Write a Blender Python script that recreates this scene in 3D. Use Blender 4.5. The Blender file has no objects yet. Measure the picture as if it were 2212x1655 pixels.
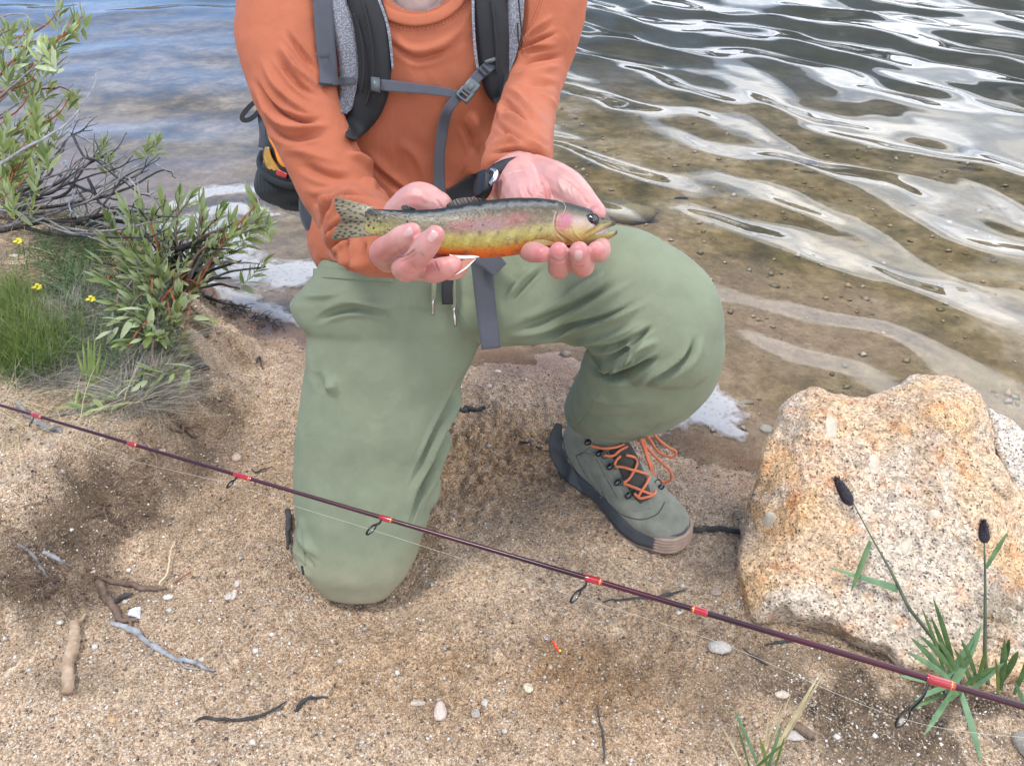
import bpy, bmesh, math, random
import numpy as np
from mathutils import Vector, Matrix
from mathutils.bvhtree import BVHTree
random.seed(7); RNG = np.random.default_rng(7)
SC = bpy.context.scene; COL = SC.collection
R = math.radians

# ------------------------------------------------------------------ camera, sky, sun, exposure
CH, PITCH, FN = 1.03, R(38.0), 0.7554       # camera height, downward pitch, focal length / image width
cam_data = bpy.data.cameras.new('camera'); cam = bpy.data.objects.new('camera', cam_data); COL.objects.link(cam)
cam.location = (0, 0, CH); cam.rotation_euler = (R(90) - PITCH, 0, 0)
cam_data.sensor_width = 36; cam_data.lens = 36 * FN; cam_data.clip_start = .02; cam_data.clip_end = 2000
SC.camera = cam
SC.view_settings.view_transform = 'Standard'; SC.view_settings.look = 'None'
SC.view_settings.gamma = 1; SC.view_settings.use_curve_mapping = False
SC.view_settings.exposure = 0.24

SUN_EL, SUN_AZ = 68.0, 265.0               # azimuth clockwise from +Y: high, over the lake to the left
w = bpy.data.worlds.new('World'); SC.world = w; w.use_nodes = True
nt = w.node_tree; nt.nodes.clear()
def WN(t, **k):
    n = nt.nodes.new(t)
    for a, b in k.items(): setattr(n, a, b)
    return n
sky = WN('ShaderNodeTexSky', sky_type='NISHITA', sun_disc=False)
sky.sun_elevation = R(SUN_EL); sky.sun_rotation = R(SUN_AZ); sky.altitude = 600; sky.air_density = 1.1; sky.dust_density = .4; sky.ozone_density = 2.0
tc = WN('ShaderNodeTexCoord'); mp = WN('ShaderNodeMapping'); mp.inputs['Scale'].default_value = (1, 1, 2.2)
nz = WN('ShaderNodeTexNoise'); nz.inputs['Scale'].default_value = 2.3; nz.inputs['Detail'].default_value = 4; nz.inputs['Roughness'].default_value = .45
nt.links.new(tc.outputs['Generated'], mp.inputs['Vector']); nt.links.new(mp.outputs['Vector'], nz.inputs['Vector'])
# a blue gap in the clouds over the left part of the lake
sx = WN('ShaderNodeSeparateXYZ'); nt.links.new(tc.outputs['Generated'], sx.inputs[0])
gx = WN('ShaderNodeMath', operation='MULTIPLY_ADD'); gx.inputs[1].default_value = .42; gx.inputs[2].default_value = .0
nt.links.new(sx.outputs['X'], gx.inputs[0])
# an open blue gap high over the lake, cloud banks below it and behind the camera
dt = WN('ShaderNodeVectorMath', operation='DOT_PRODUCT'); dt.inputs[1].default_value = (.02, .75, .66); nt.links.new(tc.outputs['Generated'], dt.inputs[0])
gp = WN('ShaderNodeMapRange'); gp.inputs['From Min'].default_value = .84; gp.inputs['From Max'].default_value = .945; gp.inputs['To Min'].default_value = 0; gp.inputs['To Max'].default_value = -.36
nt.links.new(dt.outputs['Value'], gp.inputs['Value']); g2_ = WN('ShaderNodeMath', operation='ADD'); nt.links.new(gx.outputs[0], g2_.inputs[0]); nt.links.new(gp.outputs[0], g2_.inputs[1]); d3 = WN('ShaderNodeVectorMath', operation='DOT_PRODUCT'); d3.inputs[1].default_value = (-.50, .80, .33); nt.links.new(tc.outputs['Generated'], d3.inputs[0])
g3 = WN('ShaderNodeMapRange'); g3.inputs['From Min'].default_value = .84; g3.inputs['From Max'].default_value = .97; g3.inputs['To Min'].default_value = 0; g3.inputs['To Max'].default_value = -.20
nt.links.new(d3.outputs['Value'], g3.inputs['Value']); g4 = WN('ShaderNodeMath', operation='ADD'); nt.links.new(g2_.outputs[0], g4.inputs[0]); nt.links.new(g3.outputs[0], g4.inputs[1]); gx = g4
ad = WN('ShaderNodeMath', operation='ADD'); nt.links.new(nz.outputs['Fac'], ad.inputs[0]); nt.links.new(gx.outputs[0], ad.inputs[1])
rp = WN('ShaderNodeValToRGB'); rp.color_ramp.elements[0].position = .40; rp.color_ramp.elements[1].position = .50; rp.color_ramp.elements[0].color = (.02, .02, .02, 1)
nt.links.new(ad.outputs[0], rp.inputs['Fac'])
n2 = WN('ShaderNodeTexNoise'); n2.inputs['Scale'].default_value = 3.5; n2.inputs['Detail'].default_value = 3
nt.links.new(mp.outputs['Vector'], n2.inputs['Vector'])
rc = WN('ShaderNodeValToRGB'); rc.color_ramp.elements[0].position = .35; rc.color_ramp.elements[1].position = .65
rc.color_ramp.elements[0].color = (6.0, 7.4, 10.2, 1); rc.color_ramp.elements[1].color = (19, 19.2, 19.8, 1)
nt.links.new(n2.outputs['Fac'], rc.inputs['Fac'])
mx = WN('ShaderNodeMix', data_type='RGBA'); nt.links.new(rp.outputs['Color'], mx.inputs[0])
# sunlit cumulus bank low over the far shore
d2 = WN('ShaderNodeVectorMath', operation='DOT_PRODUCT'); d2.inputs[1].default_value = (.38, .86, .34); nt.links.new(tc.outputs['Generated'], d2.inputs[0])
b2 = WN('ShaderNodeMapRange'); b2.inputs['From Min'].default_value = .80; b2.inputs['From Max'].default_value = .97; b2.inputs['To Min'].default_value = 1; b2.inputs['To Max'].default_value = 1.55; nt.links.new(d2.outputs['Value'], b2.inputs['Value'])
cb = WN('ShaderNodeVectorMath', operation='SCALE'); nt.links.new(rc.outputs['Color'], cb.inputs[0]); nt.links.new(b2.outputs[0], cb.inputs['Scale'])
nt.links.new(sky.outputs['Color'], mx.inputs[6]); nt.links.new(cb.outputs[0], mx.inputs[7])
bg = WN('ShaderNodeBackground'); bg.inputs['Strength'].default_value = .15
wo = WN('ShaderNodeOutputWorld'); # clear bright blue between the clouds over the left of the lake
m3 = WN('ShaderNodeMapRange'); m3.inputs['From Min'].default_value = .86; m3.inputs['From Max'].default_value = .98; m3.inputs['To Max'].default_value = .62; nt.links.new(d3.outputs['Value'], m3.inputs['Value'])
mb = WN('ShaderNodeMix', data_type='RGBA'); nt.links.new(m3.outputs[0], mb.inputs[0]); nt.links.new(mx.outputs[2], mb.inputs[6]); mb.inputs[7].default_value = (3.6, 7.6, 17.0, 1)
nt.links.new(mb.outputs[2], bg.inputs['Color']); nt.links.new(bg.outputs[0], wo.inputs['Surface'])

sd = bpy.data.lights.new('sun', 'SUN'); sun = bpy.data.objects.new('sun', sd); COL.objects.link(sun)
sd.energy = 2.3; sd.angle = R(12); sd.color = (1, .965, .91)
az, el = R(SUN_AZ), R(SUN_EL)
sdir = Vector((math.sin(az) * math.cos(el), math.cos(az) * math.cos(el), math.sin(el)))
sun.rotation_euler = sdir.to_track_quat('Z', 'Y').to_euler(); sun.location = (0, 0, 30)

# ------------------------------------------------------------------ helpers
CP, SP = math.cos(PITCH), math.sin(PITCH)
FP = FN * 2212.0
def P(px, py, z):
    """world point that the photograph shows at (px, py) of 2212 x 1655, z metres along the camera axis"""
    a = (px - 1106) / FP * z; u = -(py - 827.5) / FP * z
    return np.array([a, z * CP + u * SP, CH - z * SP + u * CP])
def pix(v):
    v = np.asarray(v, float); d = v - np.array([0, 0, CH])
    z = d[..., 1] * CP - d[..., 2] * SP; u = d[..., 1] * SP + d[..., 2] * CP
    return 1106 + FP * d[..., 0] / z, 827.5 - FP * u / z, z
def G(px, py, h=0.0):
    k = SP + (py - 827.5) / FP * CP
    return P(px, py, (CH - h) / k)

def _h(ix, iy, iz, seed):
    n = (ix * 374761393 + iy * 668265263 + iz * 2147483647 + seed * 1274126177) & 0xffffffff
    n = ((n ^ (n >> 13)) * 1274126177) & 0xffffffff
    n = ((n ^ (n >> 16)) * 2246822519) & 0xffffffff
    return ((n ^ (n >> 15)) & 0xffff) / 32767.5 - 1.0
def noise(p, s, seed=0):
    q = np.asarray(p, float) * s + 1000.0
    i = np.floor(q).astype(np.int64); f = q - i; f = f * f * f * (f * (f * 6 - 15) + 10)
    x, y, z = i[..., 0], i[..., 1], i[..., 2]; fx, fy, fz = f[..., 0], f[..., 1], f[..., 2]
    def L(a, b, t): return a + (b - a) * t
    return L(L(L(_h(x, y, z, seed), _h(x+1, y, z, seed), fx), L(_h(x, y+1, z, seed), _h(x+1, y+1, z, seed), fx), fy),
             L(L(_h(x, y, z+1, seed), _h(x+1, y, z+1, seed), fx), L(_h(x, y+1, z+1, seed), _h(x+1, y+1, z+1, seed), fx), fy), fz)
def fbm(p, s, o=4, seed=0, g=.5):
    r = 0; a = 1.0
    for k in range(o): r = r + a * noise(p, s * 2.03**k, seed + k * 17); a *= g
    return r
def sstep(a, b, x):
    t = np.clip((np.asarray(x, float) - a) / (b - a), 0, 1); return t * t * (3 - 2 * t)
def XY(x, y): return np.stack([x, y, np.zeros_like(x)], -1)

def catmull(pts, n):
    pts = np.asarray(pts, float)
    if len(pts) == 2: t = np.linspace(0, 1, n)[:, None]; return pts[0] * (1 - t) + pts[1] * t
    q = np.vstack([2 * pts[0] - pts[1], pts, 2 * pts[-1] - pts[-2]])
    T = np.linspace(0, len(pts) - 1 - 1e-9, n); out = []
    for t in T:
        i = int(t); u = t - i; a, b, c, d = q[i], q[i+1], q[i+2], q[i+3]
        out.append(.5 * (2*b + (c - a)*u + (2*a - 5*b + 4*c - d)*u*u + (3*b - a - 3*c + d)*u**3))
    return np.array(out)

def make_mesh(name, V, F, mats=(), cols=None, smooth=True, mi=None, base=(0, 0, 0)):
    me = bpy.data.meshes.new(name); V = np.asarray(V, float) - np.asarray(base, float)
    if isinstance(F, np.ndarray):
        n, k = F.shape
        me.vertices.add(len(V)); me.vertices.foreach_set('co', V.astype(np.float32).ravel())
        me.loops.add(n * k); me.loops.foreach_set('vertex_index', F.astype(np.int32).ravel())
        me.polygons.add(n); me.polygons.foreach_set('loop_start', np.arange(0, n * k, k, dtype=np.int32))
        try: me.polygons.foreach_set('loop_total', np.full(n, k, np.int32))
        except Exception: pass
        me.update(calc_edges=True)
    else:
        me.from_pydata([tuple(v) for v in V], [], [tuple(int(i) for i in f) for f in F])
    if not isinstance(mats, (list, tuple)): mats = [mats]
    for m in mats: me.materials.append(m)
    if smooth: me.polygons.foreach_set('use_smooth', np.ones(len(me.polygons), bool))
    if mi is not None: me.polygons.foreach_set('material_index', np.asarray(mi, np.int32))
    if cols is not None:
        for nm, c in (cols.items() if isinstance(cols, dict) else [('col', cols)]):
            c = np.asarray(c, float)
            if c.shape[1] == 3: c = np.hstack([c, np.ones((len(c), 1))])
            a = me.color_attributes.new(nm, 'FLOAT_COLOR', 'POINT'); a.data.foreach_set('color', c.astype(np.float32).ravel())
    me.validate(); me.update(); return me
def link(name, me, parent=None, loc=(0, 0, 0), **props):
    o = bpy.data.objects.new(name, me); COL.objects.link(o); o.location = loc
    if parent is not None: o.parent = parent
    for k, v in props.items():
        if v: o[k] = v
    return o
class Thing:
    """an Empty at the thing's base; parts take world coordinates and hang from it"""
    def __init__(s, name, label, cat, base=(0, 0, 0), group=None):
        s.base = np.array(base, float); s.o = link(name, None, None, tuple(s.base), label=label, category=cat, group=group)
        s.o.empty_display_size = .05
    def part(s, name, V, F, mats, cols=None, smooth=True, mi=None, label=None, kind=None, at=None):
        b = s.base if at is None else np.array(at, float)
        me = make_mesh(name, V, F, mats, cols, smooth, mi, b)
        return link(name, me, s.o, tuple(b - s.base), label=label, kind=kind)
    def sub(s, parent, name, V, F, mats, cols=None, smooth=True, label=None):
        pl = np.array(parent.location) + s.base
        return link(name, make_mesh(name, V, F, mats, cols, smooth, None, pl), parent, label=label)
def single(name, V, F, mats, label, cat, base, cols=None, group=None, smooth=True, kind=None, mi=None):
    return link(name, make_mesh(name, V, F, mats, cols, smooth, mi, base), None, tuple(base), label=label, category=cat, group=group, kind=kind)

def join(*ms):
    V = []; F = []; o = 0
    for v, f in ms:
        V.append(np.asarray(v, float)); F += [tuple(int(i) + o for i in q) for q in f]; o += len(v)
    return np.vstack(V), F
def rings(C, A, B, seg=24, p=2.0, cap=True):
    """closed loft; C centres, A and B half axes per ring"""
    n = len(C); t = np.linspace(0, 2 * np.pi, seg, endpoint=False)
    c = np.sign(np.cos(t)) * np.abs(np.cos(t))**(2 / p); s = np.sign(np.sin(t)) * np.abs(np.sin(t))**(2 / p)
    V = (C[:, None, :] + A[:, None, :] * c[None, :, None] + B[:, None, :] * s[None, :, None]).reshape(-1, 3)
    F = []
    for i in range(n - 1):
        for j in range(seg):
            k = (j + 1) % seg; F.append((i*seg + j, i*seg + k, (i+1)*seg + k, (i+1)*seg + j))
    if cap:
        V = np.vstack([V, C[0], C[-1]]); a, b = len(V) - 2, len(V) - 1
        for j in range(seg):
            k = (j + 1) % seg; F.append((a, k, j)); F.append((b, (n-1)*seg + j, (n-1)*seg + k))
    return V, F
def tangents(C):
    T = np.gradient(C, axis=0); return T / (np.linalg.norm(T, axis=1)[:, None] + 1e-12)
def loft_px(secs, n=40, seg=36, p=2.2, round_end=True):
    """sections (ax, ay, bx, by, z, k): two silhouette pixels, depth of the axis, depth/width ratio"""
    S = catmull(np.array(secs, float), n)
    L = np.array([P(s[0], s[1], s[4]) for s in S]); Q = np.array([P(s[2], s[3], s[4]) for s in S])
    C = (L + Q) / 2; A = (Q - L) / 2; T = tangents(C)
    A2 = A - T * (A * T).sum(1)[:, None]
    A2 *= (np.linalg.norm(A, axis=1) / (np.linalg.norm(A2, axis=1) + 1e-9))[:, None] if False else 1
    B = np.cross(T, A); B /= np.linalg.norm(B, axis=1)[:, None] + 1e-9
    B *= (np.linalg.norm(A, axis=1) * S[:, 5])[:, None]
    if round_end:
        for e, s in ((0, -1), (-1, 1)):
            r = min(np.linalg.norm(A[e]), np.linalg.norm(B[e])) * .55
            Cn = []; An = []; Bn = []
            for a in (.5, .8, .97):
                Cn.append(C[e] + T[e] * s * r * a); An.append(A[e] * math.sqrt(1 - a*a)); Bn.append(B[e] * math.sqrt(1 - a*a))
            if e == 0: C = np.vstack([Cn[::-1], C]); A = np.vstack([An[::-1], A]); B = np.vstack([Bn[::-1], B]); T = tangents(C)
            else: C = np.vstack([C, Cn]); A = np.vstack([A, An]); B = np.vstack([B, Bn])
    return rings(C, A, B, seg, p)
def frames(C):
    T = tangents(C); N = []; a = np.array([0, 0, 1.0]) if abs(T[0][2]) < .9 else np.array([1.0, 0, 0])
    for t in T:
        a = a - t * a.dot(t); a /= np.linalg.norm(a) + 1e-12; N.append(a.copy())
    N = np.array(N); return T, N, np.cross(T, N)
def tube(pts, r, n=None, seg=8, cap=True, flat=1.0, rounded=False):
    pts = np.asarray(pts, float); n = n or max(2, len(pts) * 4 - 3)
    r = np.full(len(pts), r, float) if np.isscalar(r) else np.interp(np.linspace(0, 1, len(pts)), np.linspace(0, 1, len(r)), r)
    Q = catmull(np.hstack([pts, r[:, None]]), n); C = Q[:, :3]; rr = np.maximum(Q[:, 3], 1e-5)
    T, N, B = frames(C)
    if rounded:
        a = np.array([.35, .7, .93, .995])
        s0 = [(C[0] - T[0]*rr[0]*x, rr[0]*math.sqrt(1-x*x), N[0], B[0]) for x in a[::-1]]
        s1 = [(C[-1] + T[-1]*rr[-1]*x, rr[-1]*math.sqrt(1-x*x), N[-1], B[-1]) for x in a]
        C = np.vstack([[s[0] for s in s0], C, [s[0] for s in s1]]); rr = np.concatenate([[s[1] for s in s0], rr, [s[1] for s in s1]])
        N = np.vstack([[s[2] for s in s0], N, [s[2] for s in s1]]); B = np.vstack([[s[3] for s in s0], B, [s[3] for s in s1]])
    return rings(C, N * rr[:, None], B * rr[:, None] * flat, seg, 2.0, cap)
def ellipsoid(c, ax, seg=20, nr=12):
    """ax: 3 axis vectors"""
    c = np.asarray(c, float); ax = [np.asarray(a, float) for a in ax]
    ph = np.linspace(-np.pi/2 + .05, np.pi/2 - .05, nr)
    C = np.array([c + ax[2] * math.sin(f) for f in ph]); A = np.array([ax[0] * math.cos(f) for f in ph]); B = np.array([ax[1] * math.cos(f) for f in ph])
    return rings(C, A, B, seg)
def ball(c, r, seg=16): return ellipsoid(c, ((r,0,0),(0,r,0),(0,0,r)), seg, 10)
def box(c, ax):
    c = np.asarray(c, float); a, b, d = [np.asarray(q, float) for q in ax]
    V = [c + a*i + b*j + d*k for k in (-1, 1) for j in (-1, 1) for i in (-1, 1)]
    return np.array(V), [(0,2,3,1),(4,5,7,6),(0,1,5,4),(2,6,7,3),(0,4,6,2),(1,3,7,5)]
def remesh(parts, voxel, smooth=4, fac=.5):
    V, F = join(*parts); me = bpy.data.meshes.new('tmp'); me.from_pydata([tuple(v) for v in V], [], F); me.update()
    bm = bmesh.new(); bm.from_mesh(me); bmesh.ops.recalc_face_normals(bm, faces=bm.faces); bm.to_mesh(me); bm.free()
    o = bpy.data.objects.new('tmp', me); COL.objects.link(o)
    m = o.modifiers.new('r', 'REMESH'); m.mode = 'VOXEL'; m.voxel_size = voxel
    if smooth: s = o.modifiers.new('s', 'SMOOTH'); s.factor = fac; s.iterations = smooth
    dg = bpy.context.evaluated_depsgraph_get(); dg.update(); e = o.evaluated_get(dg); m2 = e.to_mesh()
    n = len(m2.vertices); A = np.empty(n * 3, np.float32); m2.vertices.foreach_get('co', A)
    lt = np.empty(len(m2.polygons), np.int32); m2.polygons.foreach_get('loop_total', lt)
    li = np.empty(len(m2.loops), np.int32); m2.loops.foreach_get('vertex_index', li)
    if (lt == 4).all(): Fq = li.reshape(-1, 4)
    else:
        Fq = []; i = 0
        for k in lt: Fq.append(tuple(li[i:i+k])); i += k
    e.to_mesh_clear(); bpy.data.objects.remove(o); bpy.data.meshes.remove(me)
    return A.reshape(-1, 3).astype(float), Fq
def normals(V, F):
    me = make_mesh('tmpn', V, F, ()); n = np.empty(len(V) * 3, np.float32)
    me.vertices.foreach_get('normal', n) if len(me.vertices) == len(V) else None
    bpy.data.meshes.remove(me); return n.reshape(-1, 3).astype(float)
def bvh(V, F):
    return BVHTree.FromPolygons([tuple(v) for v in V], [tuple(int(i) for i in f) for f in F])
CAM = Vector((0, 0, CH))
def snap(tree, px, py, off=.0, zdef=None):
    d = Vector(P(px, py, 1.0)) - CAM; d.normalize(); h = tree.ray_cast(CAM, d)
    if h[0] is None: return P(px, py, zdef) if zdef else None
    return np.array(h[0] - d * off)
def polydist(U, W, pts):
    """distance in pixels from vertices to a polyline and the fraction along it"""
    pts = np.asarray(pts, float); best = np.full(U.shape, 1e9); par = np.zeros(U.shape)
    seg = np.linalg.norm(np.diff(pts, axis=0), axis=1); cum = np.concatenate([[0], np.cumsum(seg)]); tot = cum[-1]
    for i in range(len(pts) - 1):
        a, b = pts[i], pts[i+1]; d = b - a; L = (d**2).sum() + 1e-9
        t = np.clip(((U - a[0]) * d[0] + (W - a[1]) * d[1]) / L, 0, 1)
        e = np.hypot(U - a[0] - t * d[0], W - a[1] - t * d[1]); m = e < best
        best[m] = e[m]; par[m] = ((cum[i] + t * seg[i]) / tot)[m]
    return best, par
def sculpt(V, F, folds, both=False):
    """push folds into a surface. fold: (pixels, width_px, height_m[, taper]); negative = crease"""
    N = normals(V, F); U, W, Z = pix(V); d = V - np.array([0, 0, CH]); facing = (N * d).sum(1) < 0.02
    D = np.zeros(len(V))
    for f in folds:
        pts, wd, am = f[0], f[1], f[2]; tp = f[3] if len(f) > 3 else .35
        c = catmull(pts, max(8, len(pts) * 4)) if len(pts) > 2 else np.array(pts, float)
        x0, y0 = c.min(0) - wd * 3; x1, y1 = c.max(0) + wd * 3
        m = np.where(facing & (U > x0) & (U < x1) & (W > y0) & (W < y1))[0]
        if len(m) == 0: continue
        e, t = polydist(U[m], W[m], c)
        taper = sstep(0, tp, t) * sstep(0, tp, 1 - t) if tp > 0 else 1
        prof = np.exp(-(e / wd)**2)
        if am < 0: prof = prof - .45 * np.exp(-((e - wd * 1.8) / (wd * .9))**2)
        D[m] += am * prof * taper
    return V + N * D[:, None]
def inpoly(x, y, poly):
    poly = np.asarray(poly); r = np.zeros(x.shape, bool); j = len(poly) - 1
    for i in range(len(poly)):
        xi, yi = poly[i]; xj, yj = poly[j]
        c = ((yi > y) != (yj > y)) & (x < (xj - xi) * (y - yi) / (yj - yi + 1e-12) + xi); r ^= c; j = i
    return r
def sdpoly(x, y, poly):
    q = np.vstack([poly, poly[:1]]); d, _ = polydist(x, y, q); return np.where(inpoly(x, y, poly), d, -d)

# ------------------------------------------------------------------ materials
class NT:
    def __init__(s, name):
        s.m = bpy.data.materials.new(name); s.m.use_nodes = True; s.t = s.m.node_tree; s.b = s.t.nodes['Principled BSDF']; s.tc = None
    def n(s, t, ins=None, **k):
        nd = s.t.nodes.new(t)
        for a, b in k.items(): setattr(nd, a, b)
        for a, b in (ins or {}).items():
            if isinstance(b, bpy.types.NodeSocket): s.t.links.new(b, nd.inputs[a])
            else: nd.inputs[a].default_value = b
        return nd
    def l(s, a, b): s.t.links.new(a, b)
    def co(s, scale=(1, 1, 1)):
        if s.tc is None: s.tc = s.n('ShaderNodeTexCoord')
        return s.n('ShaderNodeMapping', {'Vector': s.tc.outputs['Object'], 'Scale': scale}).outputs[0]
    def noise(s, scale, detail=3, rough=.5, vec=None, dist=0):
        return s.n('ShaderNodeTexNoise', {'Vector': vec or s.co(), 'Scale': scale, 'Detail': detail, 'Roughness': rough, 'Distortion': dist}).outputs['Fac']
    def vor(s, scale, vec=None, out='Distance', feat='F1', rnd=1.0):
        return s.n('ShaderNodeTexVoronoi', {'Vector': vec or s.co(), 'Scale': scale, 'Randomness': rnd}, feature=feat).outputs[out]
    def ramp(s, fac, *st, interp='LINEAR'):
        r = s.n('ShaderNodeValToRGB', {'Fac': fac}); e = r.color_ramp.elements; r.color_ramp.interpolation = interp
        while len(e) < len(st): e.new(.5)
        for i, (p, c) in enumerate(st):
            e[i].position = p; e[i].color = (c, c, c, 1) if np.isscalar(c) else tuple(c)[:3] + (1,)
        return r.outputs['Color']
    def mix(s, f, a, b, bt='MIX'):
        m = s.n('ShaderNodeMix', data_type='RGBA', blend_type=bt)
        for i, v in ((0, f), (6, a), (7, b)):
            if isinstance(v, bpy.types.NodeSocket): s.l(v, m.inputs[i])
            elif i == 0: m.inputs[0].default_value = v
            else: m.inputs[i].default_value = (v, v, v, 1) if np.isscalar(v) else tuple(v)[:3] + (1,)
        return m.outputs[2]
    def math(s, op, a, b=None, c=None, clamp=False):
        m = s.n('ShaderNodeMath', operation=op, use_clamp=clamp)
        for i, v in enumerate((a, b, c)):
            if v is None: continue
            if isinstance(v, bpy.types.NodeSocket): s.l(v, m.inputs[i])
            else: m.inputs[i].default_value = v
        return m.outputs[0]
    def attr(s, nm='col'): return s.n('ShaderNodeVertexColor', layer_name=nm).outputs['Color']
    def bump(s, h, st=.5, dist=.002, prev=None):
        b = s.n('ShaderNodeBump', {'Height': h, 'Strength': st, 'Distance': dist})
        if prev: s.l(prev, b.inputs['Normal'])
        return b.outputs[0]
    def out(s, color=None, rough=None, normal=None, **k):
        for nm, v in (('Base Color', color), ('Roughness', rough), ('Normal', normal)) + tuple(k.items()):
            if v is None: continue
            if isinstance(v, bpy.types.NodeSocket): s.l(v, s.b.inputs[nm])
            else: s.b.inputs[nm].default_value = (tuple(v)[:3] + (1,)) if (not np.isscalar(v) and nm in ('Base Color', 'Sheen Tint', 'Specular Tint')) else v
        return s.m
def simple(name, c, rough=.6, var=.15, scale=60, bst=.3, bsc=400, bd=.0006, metal=0, spec=.5, sheen=0, coat=0, attr=None, varcol=None):
    N = NT(name)
    base = N.attr(attr) if attr else c
    f = N.noise(scale, 4)
    dark = N.mix(1.0, base, (1 - var,) * 3, 'MULTIPLY'); lite = N.mix(1.0, base, (1 + var,) * 3, 'MULTIPLY')
    colr = N.mix(N.ramp(f, (.3, 0), (.7, 1)), dark, lite)
    nrm = N.bump(N.noise(bsc, 3), bst, bd)
    N.out(colr, rough, nrm, **{'Metallic': metal, 'Specular IOR Level': spec, 'Sheen Weight': sheen, 'Coat Weight': coat})
    return N.m
def fabric(name, c, rib=None, scale=900, rough=.85, sheen=.25, var=.08, bst=.35):
    N = NT(name); f = N.noise(25, 4); c = tuple(c)
    colr = N.mix(N.ramp(f, (.3, 0), (.7, 1)), tuple(x * (1 - var) for x in c), tuple(x * (1 + var) for x in c))
    fine = N.noise(scale, 2)
    colr = N.mix(N.math('MULTIPLY', fine, .35), colr, tuple(x * .7 for x in c))
    nrm = N.bump(fine, bst, .0006); nrm = N.bump(N.noise(22, 4, .55, N.co((1, 1, .55)), .8), .28, .010, nrm); nrm = N.bump(N.noise(75, 3, .5), .18, .003, nrm)
    if rib:
        wv = N.n('ShaderNodeTexWave', {'Vector': N.co(), 'Scale': rib, 'Distortion': .3}, bands_direction='Z').outputs['Fac']
        nrm = N.bump(wv, .6, .0008, nrm); colr = N.mix(N.math('MULTIPLY', wv, .3), colr, tuple(x * .55 for x in c))
    return N.out(colr, rough, nrm, **{'Sheen Weight': sheen, 'Sheen Roughness': .4})
import bisect
# ------------------------------------------------------------------ terrain
WL = -0.028
def Gp(lst, h): return np.array([G(a, b, h)[:2] for a, b in lst])
shore = Gp([(-1500,300),(-500,385),(0,440),(200,520),(330,575),(430,632),(520,668),(620,712),(700,742),(850,755),(1000,762),(1100,764),(1200,782),(1290,840),
            (1390,893),(1470,938),(1560,972),(1650,1003),(1800,1040),(2000,1050),(2300,1065),(3400,1150)], WL)
LAND = np.vstack([shore, [(40, 1.2), (40, -40), (-40, -40), (-40, 3.5)]])
BANK = np.vstack([Gp([(-900,395),(0,398),(150,448),(330,530),(405,590),(425,650),(395,720),(385,800),(345,860),(335,920),(300,965),(215,1010),(120,1070),(0,1160),(-300,1290),(-900,1500)], .12)])
BANK = np.vstack([BANK, [(-6, .2), (-6, 2.6)]])
KNEE = G(770, 1275, 0)[:2]; BOOTA = G(1330, 1130, 0)[:2]
def masks(x, y):
    d = sdpoly(x, y, LAND); b = sdpoly(x, y, BANK)
    q = XY(x, y); d = d + .012 * fbm(q, 14, 3, 5); b = b + .045 * fbm(q, 9, 4, 9)
    return d, b
def hf(x, y, fine=True, dm=None):
    x = np.asarray(x, float); y = np.asarray(y, float)
    d, b = dm if dm is not None else masks(x, y); q = XY(x, y)
    h = np.where(d > 0, WL * (1 - sstep(0, .34, d)), WL + np.maximum(d * .075, -.45 + .25 * np.exp(d * .8) - .25) )
    h = np.maximum(h, -.55)
    land = sstep(-.02, .12, d)
    h = h + .15 * sstep(-.13, .06, b) * sstep(-.05, .04, d) + .016 * sstep(-.13, .0, b) * fbm(q, 6, 4, 12)
    h = h + land * .008 * fbm(q, 3.5, 4, 1)
    # hollow pressed by the knee and by the boot, with a low rim
    rk = np.hypot(x - KNEE[0], y - KNEE[1] - .03); h = h - .014 * np.exp(-(rk / .11)**2) + .010 * np.exp(-((rk - .15) / .035)**2)
    if fine:
        band = sstep(.0, .12, b + .16) * (1 - sstep(-.02, .05, b))          # crumbling slope of the bank
        cl = np.exp(-(((x + .02) / .20)**2 + ((y - 1.12) / .16)**2))          # trampled patch between the legs
        c2 = np.exp(-(((x - .05) / .30)**2 + ((y - .62) / .12)**2))
        n1 = fbm(q, 38, 3, 3); n2 = fbm(q, 95, 3, 4)
        h = h + land * (.0016 * n1 + .0013 * n2) + cl * (.015 * np.abs(n1) + .009 * np.maximum(n2, -.15)) + c2 * .006 * n1 + c2 * .003 * n2 + band * .018 * fbm(q, 22, 4, 8)
        bed = 1 - land; h = h + bed * (.006 * fbm(q, 9, 4, 6))
    return h
_T = {}
def gh(x, y):
    i = min(max(bisect.bisect_right(_T['x'], x) - 1, 0), len(_T['x']) - 2); j = min(max(bisect.bisect_right(_T['y'], y) - 1, 0), len(_T['y']) - 2)
    u = (x - _T['x'][i]) / (_T['x'][i+1] - _T['x'][i]); v = (y - _T['y'][j]) / (_T['y'][j+1] - _T['y'][j]); z = _T['z']
    return float((z[j, i] * (1-u) + z[j, i+1] * u) * (1-v) + (z[j+1, i] * (1-u) + z[j+1, i+1] * u) * v)
def ground(px, py, lift=0.0):
    """point of the ground seen at a pixel"""
    h = 0.0
    for _ in range(9):
        p = G(px, py, h + lift); h = .5 * h + .5 * gh(p[0], p[1])
    return np.array([p[0], p[1], h + lift])
def over(px, py, h):
    """point at height h above the ground, seen at a pixel"""
    return ground(px, py, h)

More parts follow.
